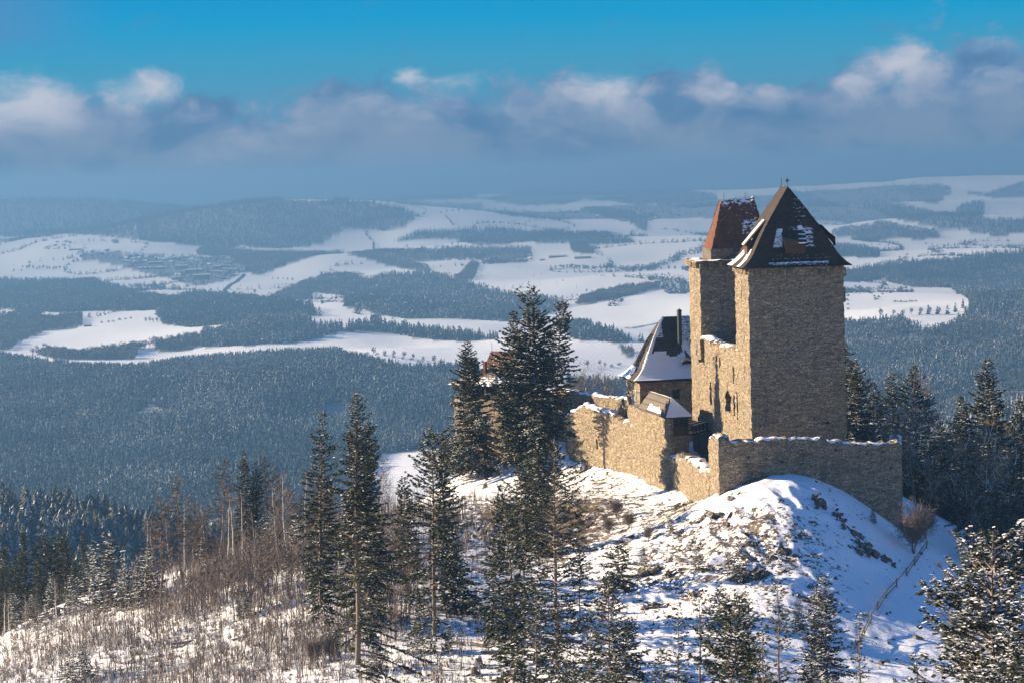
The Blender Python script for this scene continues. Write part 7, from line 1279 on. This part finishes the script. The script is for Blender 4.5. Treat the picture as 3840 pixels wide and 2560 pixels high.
# ------------------------------------------------------------------ near trees
def fir(name, seed, H, R, base=.12, dens=1.0, snow=.25, sparse=0.0, top_round=0.0, power=.8, droop=.42, leaf=.36, r0=None, bark=None, lean=0.0, belly=.16, lop=0.0, opened=0.0, frost=False):
    """conifer: a tapered trunk and a crown of drooping boughs built from many small needle sprays and snow pads"""
    r = np.random.default_rng(seed); r0 = r0 or H * .0115; R = R * 1.3
    nz = 14; zz = np.linspace(-.6, H, nz); w = .004 * H * np.cumsum(r.normal(size=(nz, 2)) * .5, 0); w -= w[0]
    w = np.concatenate([w + np.stack([lean * (zz / H) ** 1.5 * H, 0 * zz], -1), zz[:, None]], 1)
    tr = MB(); tr.tube(w, r0 * (1 - .93 * (np.clip(zz, 0, H) / H) ** .9), 7)
    cen = lambda z: np.array([np.interp(z, zz, w[:, 0]), np.interp(z, zz, w[:, 1])])
    cr = MB(); z = H * base; LV, LA, SV = [], [], []
    ph = r.random(4) * 6.28
    while z < H * .985:
        t = (z - H * base) / (H * (1 - base))
        prof_ = (1 - t) ** power * ((.55 + .45 * min(1, t / .16)) if belly <= .16 else (.36 + .64 * min(1, t / belly) ** 1.3)) + top_round * math.exp(-((t - .93) / .07) ** 2) * .22
        nb = max(3, int(round((5.2 * dens if t < .85 else 4.2))))
        a0 = r.random() * 6.28
        for b in range(nb):
            if r.random() < sparse * 1.5 * (1 - t) ** .7 + .05: continue
            if t < opened and (r.random() < .45 or math.cos(a0 + b * 6.283 / nb) < -.2 and r.random() < .8): continue
            a = a0 + b * 6.283 / nb + r.uniform(-.45, .45)
            lob = 1 + .30 * math.sin(2 * a + ph[0] + z * .22) + .24 * math.sin(3 * a + ph[1] - z * .35) + lop * math.cos(a) + .9 * float(vn(z * .38 + math.cos(a) * .9, math.sin(a) * .9 + seed * 3.3, 2))
            L = max(.35, R * prof_ * max(.3, lob) * r.uniform(.55, 1.2))
            up = (.75 * t - .12) + r.uniform(-.12, .12)
            k = max(3, int(L / .30)); s = np.linspace(0, 1, k + 1)
            dh = np.array([math.cos(a), math.sin(a), 0]); sd_ = np.array([-dh[1], dh[0], 0])
            zc = L * (up * s - droop * s ** 2 * (1.15 - t) + .16 * s ** 4)
            P = np.concatenate([cen(z)[None] + dh[None, :2] * (L * s * .97)[:, None] + sd_[None, :2] * (.08 * L * np.sin(s * 3 + ph[2]))[:, None], (z + zc)[:, None]], 1)
            if L > 1.0: cr.ribbon(P, np.linspace(.13, .04, k + 1) * (.5 + L / 6), (0, 0, 1), 1, .5)
            # sprays
            n = max(4, int(L / .17 * 1.75))
            ss = r.uniform(.2, 1.0, n) ** .8; base_p = np.stack([np.interp(ss, s, P[:, c]) for c in range(3)], -1)
            side = r.choice([-1, 1], n); ang = r.uniform(.35, 1.15, n)
            ln = np.clip(.42 * L * (1.12 - ss), .28, 1.15) * r.uniform(.7, 1.25, n)
            di = dh[None] * np.cos(ang)[:, None] + sd_[None] * (side * np.sin(ang))[:, None]; di[:, 2] += up * .5 - .22 + r.uniform(-.22, .2, n)
            di /= np.linalg.norm(di, axis=1)[:, None]
            m = 3
            for q in range(m):
                kp = r.random(n) < (ln / .42 - q * .8)
                if q == 0: kp[:] = True
                c = base_p + di * (ln * (q + .5) / m)[:, None] + r.normal(scale=.05, size=(n, 3)); c = c[kp]; nn = len(c)
                if nn == 0: continue
                d1 = di[kp] + r.normal(scale=.3, size=(nn, 3)); d1 /= np.linalg.norm(d1, axis=1)[:, None]
                d2 = np.cross(d1, r.normal(scale=.45, size=(nn, 3)) + [0, 0, 1]); d2 /= np.linalg.norm(d2, axis=1)[:, None]
                l_ = leaf * r.uniform(.6, 1.2, nn)[:, None]; w_ = leaf * .36 * r.uniform(.6, 1.2, nn)[:, None]
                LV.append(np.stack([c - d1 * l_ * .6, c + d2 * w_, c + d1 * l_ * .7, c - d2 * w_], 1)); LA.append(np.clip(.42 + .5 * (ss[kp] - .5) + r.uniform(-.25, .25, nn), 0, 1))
                sn = r.random(nn) < snow * (.35 + .9 * ss[kp]) * (.75 + .5 * math.sin(z * .9 + a * 2))
                if sn.any():
                    cs = c[sn] + [0, 0, .06]; g = np.stack([np.cos(a_ := r.random(len(cs)) * 6.28), np.sin(a_), r.uniform(-.25, .25, len(cs))], -1); g2 = np.stack([-g[:, 1], g[:, 0], r.uniform(-.25, .25, len(cs))], -1)
                    sz = leaf * r.uniform(.30, .72, len(cs))[:, None]
                    SV.append(np.stack([cs - g * sz, cs + g2 * sz * .5, cs + g * sz, cs - g2 * sz * .5], 1))
        z += max(.3, .62 * (1 - .35 * t) / dens * (H / 25) ** .3) * r.uniform(.8, 1.2)
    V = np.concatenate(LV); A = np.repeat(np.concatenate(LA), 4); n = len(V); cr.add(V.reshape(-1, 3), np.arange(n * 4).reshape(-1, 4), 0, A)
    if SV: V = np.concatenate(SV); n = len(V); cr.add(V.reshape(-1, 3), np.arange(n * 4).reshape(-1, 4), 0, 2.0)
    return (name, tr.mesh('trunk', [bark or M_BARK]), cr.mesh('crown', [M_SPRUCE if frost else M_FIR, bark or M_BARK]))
def bare(name, seed, H, R, kind='broadleaf', bark=None, twig=None, snow=0.0, base=.3, stems=1, r0=None):
    """leafless tree: trunk, forking limbs, fine twigs; kind sets the branching habit"""
    r = np.random.default_rng(seed); tr = MB(); cr = MB(); r0 = r0 or H * .012
    def branch(p, d, L, rad, lev, maxlev):
        k = 5; P = [p]; q = p.copy(); dd = d.copy()
        for i in range(k):
            dd = dd + r.normal(scale=.10 + .05 * lev, size=3) + np.array([0, 0, .05 if kind != 'larch' else .07]); dd /= np.linalg.norm(dd); q = q + dd * L / k; P.append(q)
        P = np.array(P); rr = np.linspace(rad, rad * .45, k + 1)
        side = np.cross(dd, r.normal(size=3))
        if rad > .05: cr.tube(P, rr, 4)
        else: cr.ribbon(P, np.maximum(rr * 2, .028), side)
        if snow and rad > .015 and r.random() < snow: cr.ribbon(P + [0, 0, max(rad, .03)], np.maximum(rr * 1.8, .07), np.cross(dd, [0, 0, 1]) + 1e-3, 1)
        if lev < maxlev:
            for j in range(r.integers(3, 6)):
                i = r.integers(1, k + 1); nd = dd * .55 + r.normal(scale=.55, size=3) + np.array([0, 0, .28]); nd /= np.linalg.norm(nd)
                branch(P[i], nd, L * r.uniform(.45, .75), rr[i] * .6, lev + 1, maxlev)
    for st in range(stems):
        zz = np.linspace(-.5, H * (1 if kind != 'broadleaf' else .8), 10); wob = np.cumsum(r.normal(scale=.006 * H, size=(10, 2)), 0)
        if stems > 1: a = 6.28 * st / stems; wob += np.outer(zz, [math.cos(a), math.sin(a)]) * .18
        T = np.concatenate([wob - wob[0], zz[:, None]], 1); tr.tube(T, r0 * (1 - .9 * np.clip(zz, 0, H) / H), 6)
        if kind == 'broadleaf':
            for j in range(13):
                i = r.integers(3, 10); a = r.random() * 6.28; d = np.array([math.cos(a) * .75, math.sin(a) * .75, r.uniform(.5, 1.1)]); d /= np.linalg.norm(d)
                branch(T[i], d, R * r.uniform(.6, 1.05), r0 * .38, 1, 4)
        elif kind == 'larch':
            z = H * base
            while z < H * .97:
                t = (z - H * base) / (H * (1 - base)); L = R * (1 - t) ** .75 * r.uniform(.6, 1.15) + .3; a = r.random() * 6.28
                p = np.array([np.interp(z, zz, T[:, 0]), np.interp(z, zz, T[:, 1]), z]); k = 7; s = np.linspace(0, 1, k)
                P = p + np.outer(s * L, [math.cos(a), math.sin(a), 0]); P[:, 2] += L * (.05 * s - .28 * s ** 1.3 * (1 - t) + .34 * s ** 3)
                cr.ribbon(P, np.linspace(.11, .05, k), (0, 0, 1)); cr.ribbon(P, np.linspace(.11, .05, k), (-math.sin(a), math.cos(a), 0))
                for j in range(int(5 + L * 4.5)):
                    f = r.uniform(.15, 1); b = np.array([np.interp(f, s, P[:, c]) for c in range(3)]); a2 = a + r.choice([-1, 1]) * r.uniform(.4, 1.3); l2 = r.uniform(.3, .75) * min(1, L * .5)
                    e = b + l2 * np.array([math.cos(a2), math.sin(a2), r.uniform(-.6, .35)]); cr.ribbon([b, (b + e) / 2 + [0, 0, .03], e], [.06, .05, .04], (0.3, .2, 1))
                z += r.uniform(.10, .24) * (H / 20)
        elif kind == 'birch':
            z = H * base
            while z < H * .98:
                t = (z - H * base) / (H * (1 - base)); L = R * (1 - t) ** .6 * r.uniform(.5, 1.2) + .25; a = r.random() * 6.28
                p = np.array([np.interp(z, zz, T[:, 0]), np.interp(z, zz, T[:, 1]), z]); k = 5; s = np.linspace(0, 1, k)
                P = p + np.outer(s * L, [math.cos(a), math.sin(a), 1.2]); cr.ribbon(P, np.linspace(.05, .03, k), (-math.sin(a), math.cos(a), 0))
                for j in range(7):
                    f = r.uniform(.25, 1); b = np.array([np.interp(f, s, P[:, c]) for c in range(3)]); l2 = r.uniform(.4, 1.0); e = b + l2 * np.array([r.normal() * .5, r.normal() * .5, r.uniform(.1, .9)])
                    cr.ribbon([b, e], [.035, .025], r.normal(size=3))
                z += r.uniform(.18, .4)
    return (name, tr.mesh('trunk', [bark or M_BARK]), cr.mesh('crown', [twig or M_TWIG, M_SNOW]))
_protos = {}
def plant(tpl, x, y, sc=1.0, rz=None, label=None, cat='tree', group=None, H=None, dz=0):
    nm, tm, cm = tpl
    o = empty(nm, (x, y, H1(x, y) - .1 + dz), float(wr.random() * 6.28) if rz is None else rz, label, cat, group)
    o.scale = (sc, sc, sc) if np.isscalar(sc) else sc
    for n_, me in (('trunk', tm), ('crown', cm)):
        c = bpy.data.objects.new(n_, me); COL.objects.link(c); c.parent = o
    return o
def fir_at(spec):
    lab, x, y, top, kw = spec
    h = top - H1(x, y); kw = dict(kw); rz = kw.pop('rz', None); grp = kw.pop('group', None); nm = kw.pop('name', 'fir_tree')
    return plant(fir(nm, H=h, **kw), x, y, 1.0, rz, lab, 'tree', grp)
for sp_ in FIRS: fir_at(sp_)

# background trees behind the castle on the right and other repeats share a few moulds
BACK = [fir('fir_tree', 301 + i, 24, 4.8, .06, 1.15, .36, .05, power=.75, leaf=.42, bark=M_BARK_DARK) for i in range(4)]
SNOWY = [fir('young_spruce', 331 + i, 6.0, 1.8, .03, 1.6, .85, frost=True, sparse=0, power=.9, leaf=.26, droop=.25) for i in range(4)]
DARK = [fir('spruce_tree', 351 + i, 20, 3.1, .05, 1.1, .06, .0, power=.8, leaf=.42, bark=M_BARK_DARK) for i in range(3)]
SPARSE = [fir('spruce_tree', 361 + i, 15, 2.6, .1, .8, .14, .3, power=.8, leaf=.3) for i in range(3)]
LARCH = [bare('larch_tree', 371 + i, 17, 3.2, 'larch', M_BARK, M_LARCH, base=.36) for i in range(4)]
BIRCH = [bare('birch_tree', 381 + i, 9.5, 1.1, 'birch', M_BIRCH, M_TWIGRED, base=.35, r0=.11) for i in range(5)]
BROAD = [bare('bare_tree', 391 + i, 16, 5.0, 'broadleaf', M_BARK, M_TWIGTAN, .3) for i in range(4)]
BROADC = [bare('bare_tree', 396 + i, 9, 3.4, 'broadleaf', M_BARK_DARK, M_TWIG, .05) for i in range(2)]
SAPL = [bare('sapling', 401 + i, 4.2, .7, 'birch', M_TWIG, M_TWIG, base=.3, r0=.05) for i in range(6)]
MOULD = dict(back=(BACK, 24), snowy=(SNOWY, 6), dark=(DARK, 20), sparse=(SPARSE, 15), larch=(LARCH, 17), birch=(BIRCH, 9.5), broad=(BROAD, 16), broadc=(BROADC, 9), sapling=(SAPL, 4.2))
for (kind, label, group, x, y, h) in TREES:
    L_, h0 = MOULD[kind]; f = h / h0; g = wr.uniform(.9, 1.12)
    o = plant(L_[int(wr.integers(len(L_)))], x, y, (f * g, f * g, f), None, label, 'tree', group)
    if kind in ('sapling', 'birch', 'larch', 'broad'):
        q = .11 if kind == 'sapling' else .055; o.rotation_euler = (wr.normal() * q, wr.normal() * q, o.rotation_euler[2])
# ------------------------------------------------------------------ rocks, fence, brush and small things on the slopes
hr = np.random.default_rng(123)
def rock_verts(r, sx, sy, sz):
    V = np.array([(x, y, z) for z in (-1, 1) for y in (-1, 1) for x in (-1, 1)], float) * [sx, sy, sz]
    V[4:, :2] *= r.uniform(.55, .95); V += r.uniform(-.22, .22, V.shape) * [sx, sy, sz * 1.3]
    return V
BF = [(0, 2, 3, 1), (4, 5, 7, 6), (0, 1, 5, 4), (2, 6, 7, 3), (0, 4, 6, 2), (1, 3, 7, 5)]
def rotm(ax, ay, az): return np.array(Euler((ax, ay, az)).to_matrix())
for (lab, x, y, wd, hh, dp, tilt, n) in OUTCROPS:
    rk = MB(); sn = MB(); o = empty('rock_outcrop', (x, y, H1(x, y) - .25), float(hr.uniform(-.3, .3)), lab, 'rock', 'rock outcrops on the castle mound')
    az_ = hr.uniform(-.5, .1)
    hh = hh * .95
    for k in range(int(n * 4.4)):
        px, py = np.clip(hr.normal(scale=.26, size=2), -.6, .6) * [wd, dp]; s = hr.uniform(.35, 1.15) ** 1.3
        gz = H1(x + px, y + py) - H1(x, y)
        V = rock_verts(hr, min(wd, 2.6) * .11 * s + .1, min(dp, 2.4) * .23 * s + .1, .09 + .12 * min(hh, 1.7) * s * hr.uniform(.4, 1.2)) 
        V += hr.normal(scale=.06 * s, size=V.shape)
        V = V @ rotm(R_(-28 + hr.uniform(-16, 16)), R_(tilt * 1.3 + hr.uniform(-18, 18)), az_ + hr.uniform(-.4, .4)).T
        V += [px, py, gz + .1 + hh * hr.uniform(-.06, .30) * max(0, 1 - 1.7 * abs(px) / wd)]
        rk.add(V, BF)
        if hr.random() < .42:
            T = V[4:].copy(); T = T[[0, 1, 3, 2]]; c = T.mean(0); T = c + (T - c) * hr.uniform(.6, .95); T[:, 2] += .04; U = c + (T - c) * .7; U[:, 2] += .10
            sn.add(np.concatenate([T, U]), [(0, 1, 5, 4), (1, 2, 6, 5), (2, 3, 7, 6), (3, 0, 4, 7), (4, 5, 6, 7)])
    rk.build('rock', [M_ROCK], o)
    if sn.V: sn.build('snow_cap', [M_SNOW], o)
# scattered stones and tussocks poking through the snow
def scatter(n, fx, seed):
    r = np.random.default_rng(seed); x = r.uniform(-88, 75, n * 6); y = r.uniform(215, 440, n * 6)
    p = fx(x, y) * (.35 + 1.3 * np.clip(fbm(x / 5, y / 5, 3, 61) + .35, 0, 1)); k = (r.random(len(x)) < p) & (np.abs(x) < y * .25)
    return x[k][:n], y[k][:n]
moundw = lambda x, y: np.clip(np.exp(-((x - 31) / 19) ** 2 - ((y - 315) / 26) ** 2) * (1 - .96 * np.exp(-((x - 52) / 10) ** 2 - ((y - 305) / 45) ** 2)) * (1 - .95 * np.exp(-((x - 36) / 9) ** 2 - ((y - 334) / 8) ** 2)) + .8 * np.exp(-((x - 5) / 15) ** 2 - ((y - 368) / 34) ** 2) + .25 * np.exp(-((x + 2) / 20) ** 2 - ((y - 300) / 50) ** 2), 0, 1)
sx, sy = scatter(24000, moundw, 5); sz = height(sx, sy)
mb = MB(); n = len(sx)
base = np.array([(1, 0, 0), (0, 1, 0), (-1, 0, 0), (0, -1, 0), (0, 0, 1)], float)
sc = hr.gamma(1.6, .075, n) + .05; an = hr.random(n) * 6.28
V = base[None] * np.stack([sc * hr.uniform(.8, 1.8, n), sc * hr.uniform(.6, 1.1, n), sc * hr.uniform(.5, 1.1, n)], -1)[:, None] + hr.normal(scale=.2, size=(n, 5, 3)) * sc[:, None, None]
c, s = np.cos(an)[:, None], np.sin(an)[:, None]; X = V[..., 0] * c - V[..., 1] * s + sx[:, None]; Y = V[..., 0] * s + V[..., 1] * c + sy[:, None]; Z = V[..., 2] + sz[:, None] - .02
F = (np.arange(n)[:, None, None] * 5 + np.array([(0, 1, 4), (1, 2, 4), (2, 3, 4), (3, 0, 4)])[None]).reshape(-1, 3)
mb.add(np.stack([X, Y, Z], -1).reshape(-1, 3), F); tag(mb.build('loose_stones', [M_ROCK]), 'loose dark stones poking through the snow of the mound', 'stones', kind='stuff')
def tufts(name, label, cat, n, fx, seed, mats, hgt, wdt, blades, lean=.5, zoff=0):
    x, y = scatter(n, fx, seed); n = len(x); z = height(x, y); r = np.random.default_rng(seed + 1); mb = MB()
    x = np.repeat(x, blades) + r.normal(scale=hgt * .12, size=n * blades); y = np.repeat(y, blades) + r.normal(scale=hgt * .12, size=n * blades); z = np.repeat(z, blades); m = len(x)
    h = hgt * r.uniform(.45, 1.25, m) * np.repeat(r.uniform(.6, 1.3, n), blades); a = r.random(m) * 6.28; l = h * r.uniform(0, lean, m); b = r.random(m) * 6.28
    B = np.stack([x, y, z - .05], -1); T = B + np.stack([l * np.cos(a), l * np.sin(a), h], -1); Mi = (B + T) / 2 + np.stack([-.12 * l * np.cos(a), -.12 * l * np.sin(a), .08 * h], -1)
    wv = np.stack([np.cos(b), np.sin(b), 0 * b], -1) * wdt / 2
    V = np.stack([B - wv, B + wv, Mi - wv * .9, Mi + wv * .9, T - wv * .4, T + wv * .4], 1)
    i = np.arange(m)[:, None] * 6; F = np.concatenate([i + [0, 1, 3, 2], i + [2, 3, 5, 4]])
    mi = np.repeat(r.choice(len(mats), m, p=[1] if len(mats) == 1 else [.55, .45]), 1); mb.add(V.reshape(-1, 3), F, np.concatenate([mi, mi]))
    tag(mb.build(name, mats), label, cat, kind='stuff')
slope = lambda x, y: np.clip(np.exp(-((x + 44) / 37) ** 4 - ((y - 315) / 75) ** 4), 0, 1)
upper = lambda x, y: np.clip(np.exp(-((x + 34) / 22) ** 2 - ((y - 345) / 24) ** 2) + .9 * np.exp(-((x + 22) / 6) ** 2 - ((y - 325) / 40) ** 2) + .45 * np.exp(-((x + 50) / 14) ** 2 - ((y - 290) / 30) ** 2), 0, 1)
tufts('dry_grass', 'dry grass tussocks on the castle slope', 'grass', 3000, lambda x, y: np.clip(moundw(x, y) * (x < 30) + .5 * np.exp(-((x - 12) / 12) ** 2 - ((y - 385) / 25) ** 2), 0, 1), 15, [M_GRASS], .5, .06, 7, .9)
tufts('brushwood', 'leafless brushwood covering the left slope', 'brushwood', 3000, slope, 21, [M_TWIG, M_TWIGSNOW], 1.3, .05, 8, .95)
tufts('tall_brushwood', 'taller reddish brushwood along the ridge of the left slope', 'brushwood', 1900, upper, 27, [M_TWIGRED], 4.4, .06, 5, .3)
tufts('thin_stems', 'thin leafless stems standing all over the left slope', 'brushwood', 3400, slope, 29, [M_TWIG], 3.4, .065, 2, .22)
tufts('frosted_brush', 'frosted undergrowth on the left slope', 'brushwood', 5600, lambda x, y: slope(x, y) * .8 + .3 * upper(x, y), 33, [M_TWIGSNOW, M_TWIG], .9, .10, 9, .9)

# leafless shrubs
SHR = [bare('shrub', 601 + i, 5.2, 2.6, 'broadleaf', M_TWIGRED, M_TWIGRED, base=.05, stems=7, r0=.05) for i in range(2)]
for (lab, x, y, s) in SHRUBS:
    nm, tm, cm = SHR[int(hr.integers(2))]
    o = empty('shrub', (x, y, H1(x, y) - .1), float(hr.random() * 6), lab, 'bush', 'leafless shrubs'); o.scale = (s, s, s * .95)
    for n_, me in (('stem', tm), ('twigs', cm)):
        c = bpy.data.objects.new(n_, me); COL.objects.link(c); c.parent = o
# rail fence running down the blue slope
fo = empty('rail_fence', (FENCE[0][0], FENCE[0][1], 0), 0, 'rough wooden rail fence running down the blue shaded snow slope', 'fence')
fz = [H1(x, y) for x, y in FENCE]; L0 = np.array([FENCE[0][0], FENCE[0][1], 0])
for k, (x, y) in enumerate(FENCE):
    mb = MB(); t_ = hr.uniform(-.12, .12, 2); mb.tube(np.array([(x, y, fz[k] - .3), (x + t_[0], y + t_[1], fz[k] + 1.25)]) - L0, .11, 6); mb.build('post', [M_FENCE], fo)
for k in range(len(FENCE) - 1):
    (x, y), (x2, y2) = FENCE[k], FENCE[k + 1]
    for h_, h2 in ((1.05, 1.0), (.5, .35)):
        if h_ < 1 and k % 3 == 2: continue
        mb = MB(); f = hr.uniform(-.12, .12); mb.tube(np.array([(x, y - .12, fz[k] + h_), ((x + x2) / 2, (y + y2) / 2 - .12, (fz[k] + fz[k + 1]) / 2 + (h_ + h2) / 2 + f * .5), (x2, y2 - .12, fz[k + 1] + h2 + f)]) - L0, .075, 5); mb.build('rail', [M_FENCE], fo)
# stumps and logs
for (nm, lab, x, y) in BITS:
    o = empty(nm, (x, y, H1(x, y)), float(hr.random() * 6), lab, 'stump' if nm == 'tree_stump' else 'log')
    mb = MB(); sn = MB()
    if nm == 'tree_stump':
        h = hr.uniform(.7, 1.5); mb.tube([(0, 0, -.2), (0, 0, .2), (.04, .02, h * .7), (.06, 0, h)], [.62, .46, .4, .36], 9); mb.tube([(0, 0, .1), (.5, .3, .0), (.95, .6, -.15)], [.2, .14, .05], 5); mb.tube([(0, 0, .1), (-.5, .35, 0), (-.9, .5, -.2)], [.2, .13, .05], 5)
        a = np.arange(9) * .698; sn.add([(.06 + .38 * math.cos(q), .38 * math.sin(q), h) for q in a] + [(.06 + .28 * math.cos(q), .28 * math.sin(q), h + .2) for q in a] + [(.06, 0, h + .27)], [(k, (k + 1) % 9, 9 + (k + 1) % 9, 9 + k) for k in range(9)]); sn.add([(.06 + .28 * math.cos(q), .28 * math.sin(q), h + .2) for q in a] + [(.06, 0, h + .27)], [(k, (k + 1) % 9, 9) for k in range(9)])
        mb.build('wood', [M_BARK], o)
    else:
        L = hr.uniform(3.5, 6.5); mb.tube([(-L / 2, 0, .2), (0, .1, .22), (L / 2, 0, .15)], [.26, .22, .14], 7); mb.tube([(L * .2, 0, .2), (L * .25, .4, .8)], [.07, .03], 4); mb.tube([(-L * .1, 0, .2), (-L * .05, -.5, .7)], [.07, .03], 4)
        sn.add([(-L / 2, -.15, .42), (L / 2, -.1, .3), (L / 2, .1, .3), (-L / 2, .15, .42), (-L / 2, 0, .52), (L / 2, 0, .38)], [(0, 1, 5, 4), (4, 5, 2, 3)]); mb.build('trunk', [M_BARK], o)
    sn.build('snow_cap', [M_SNOW], o)
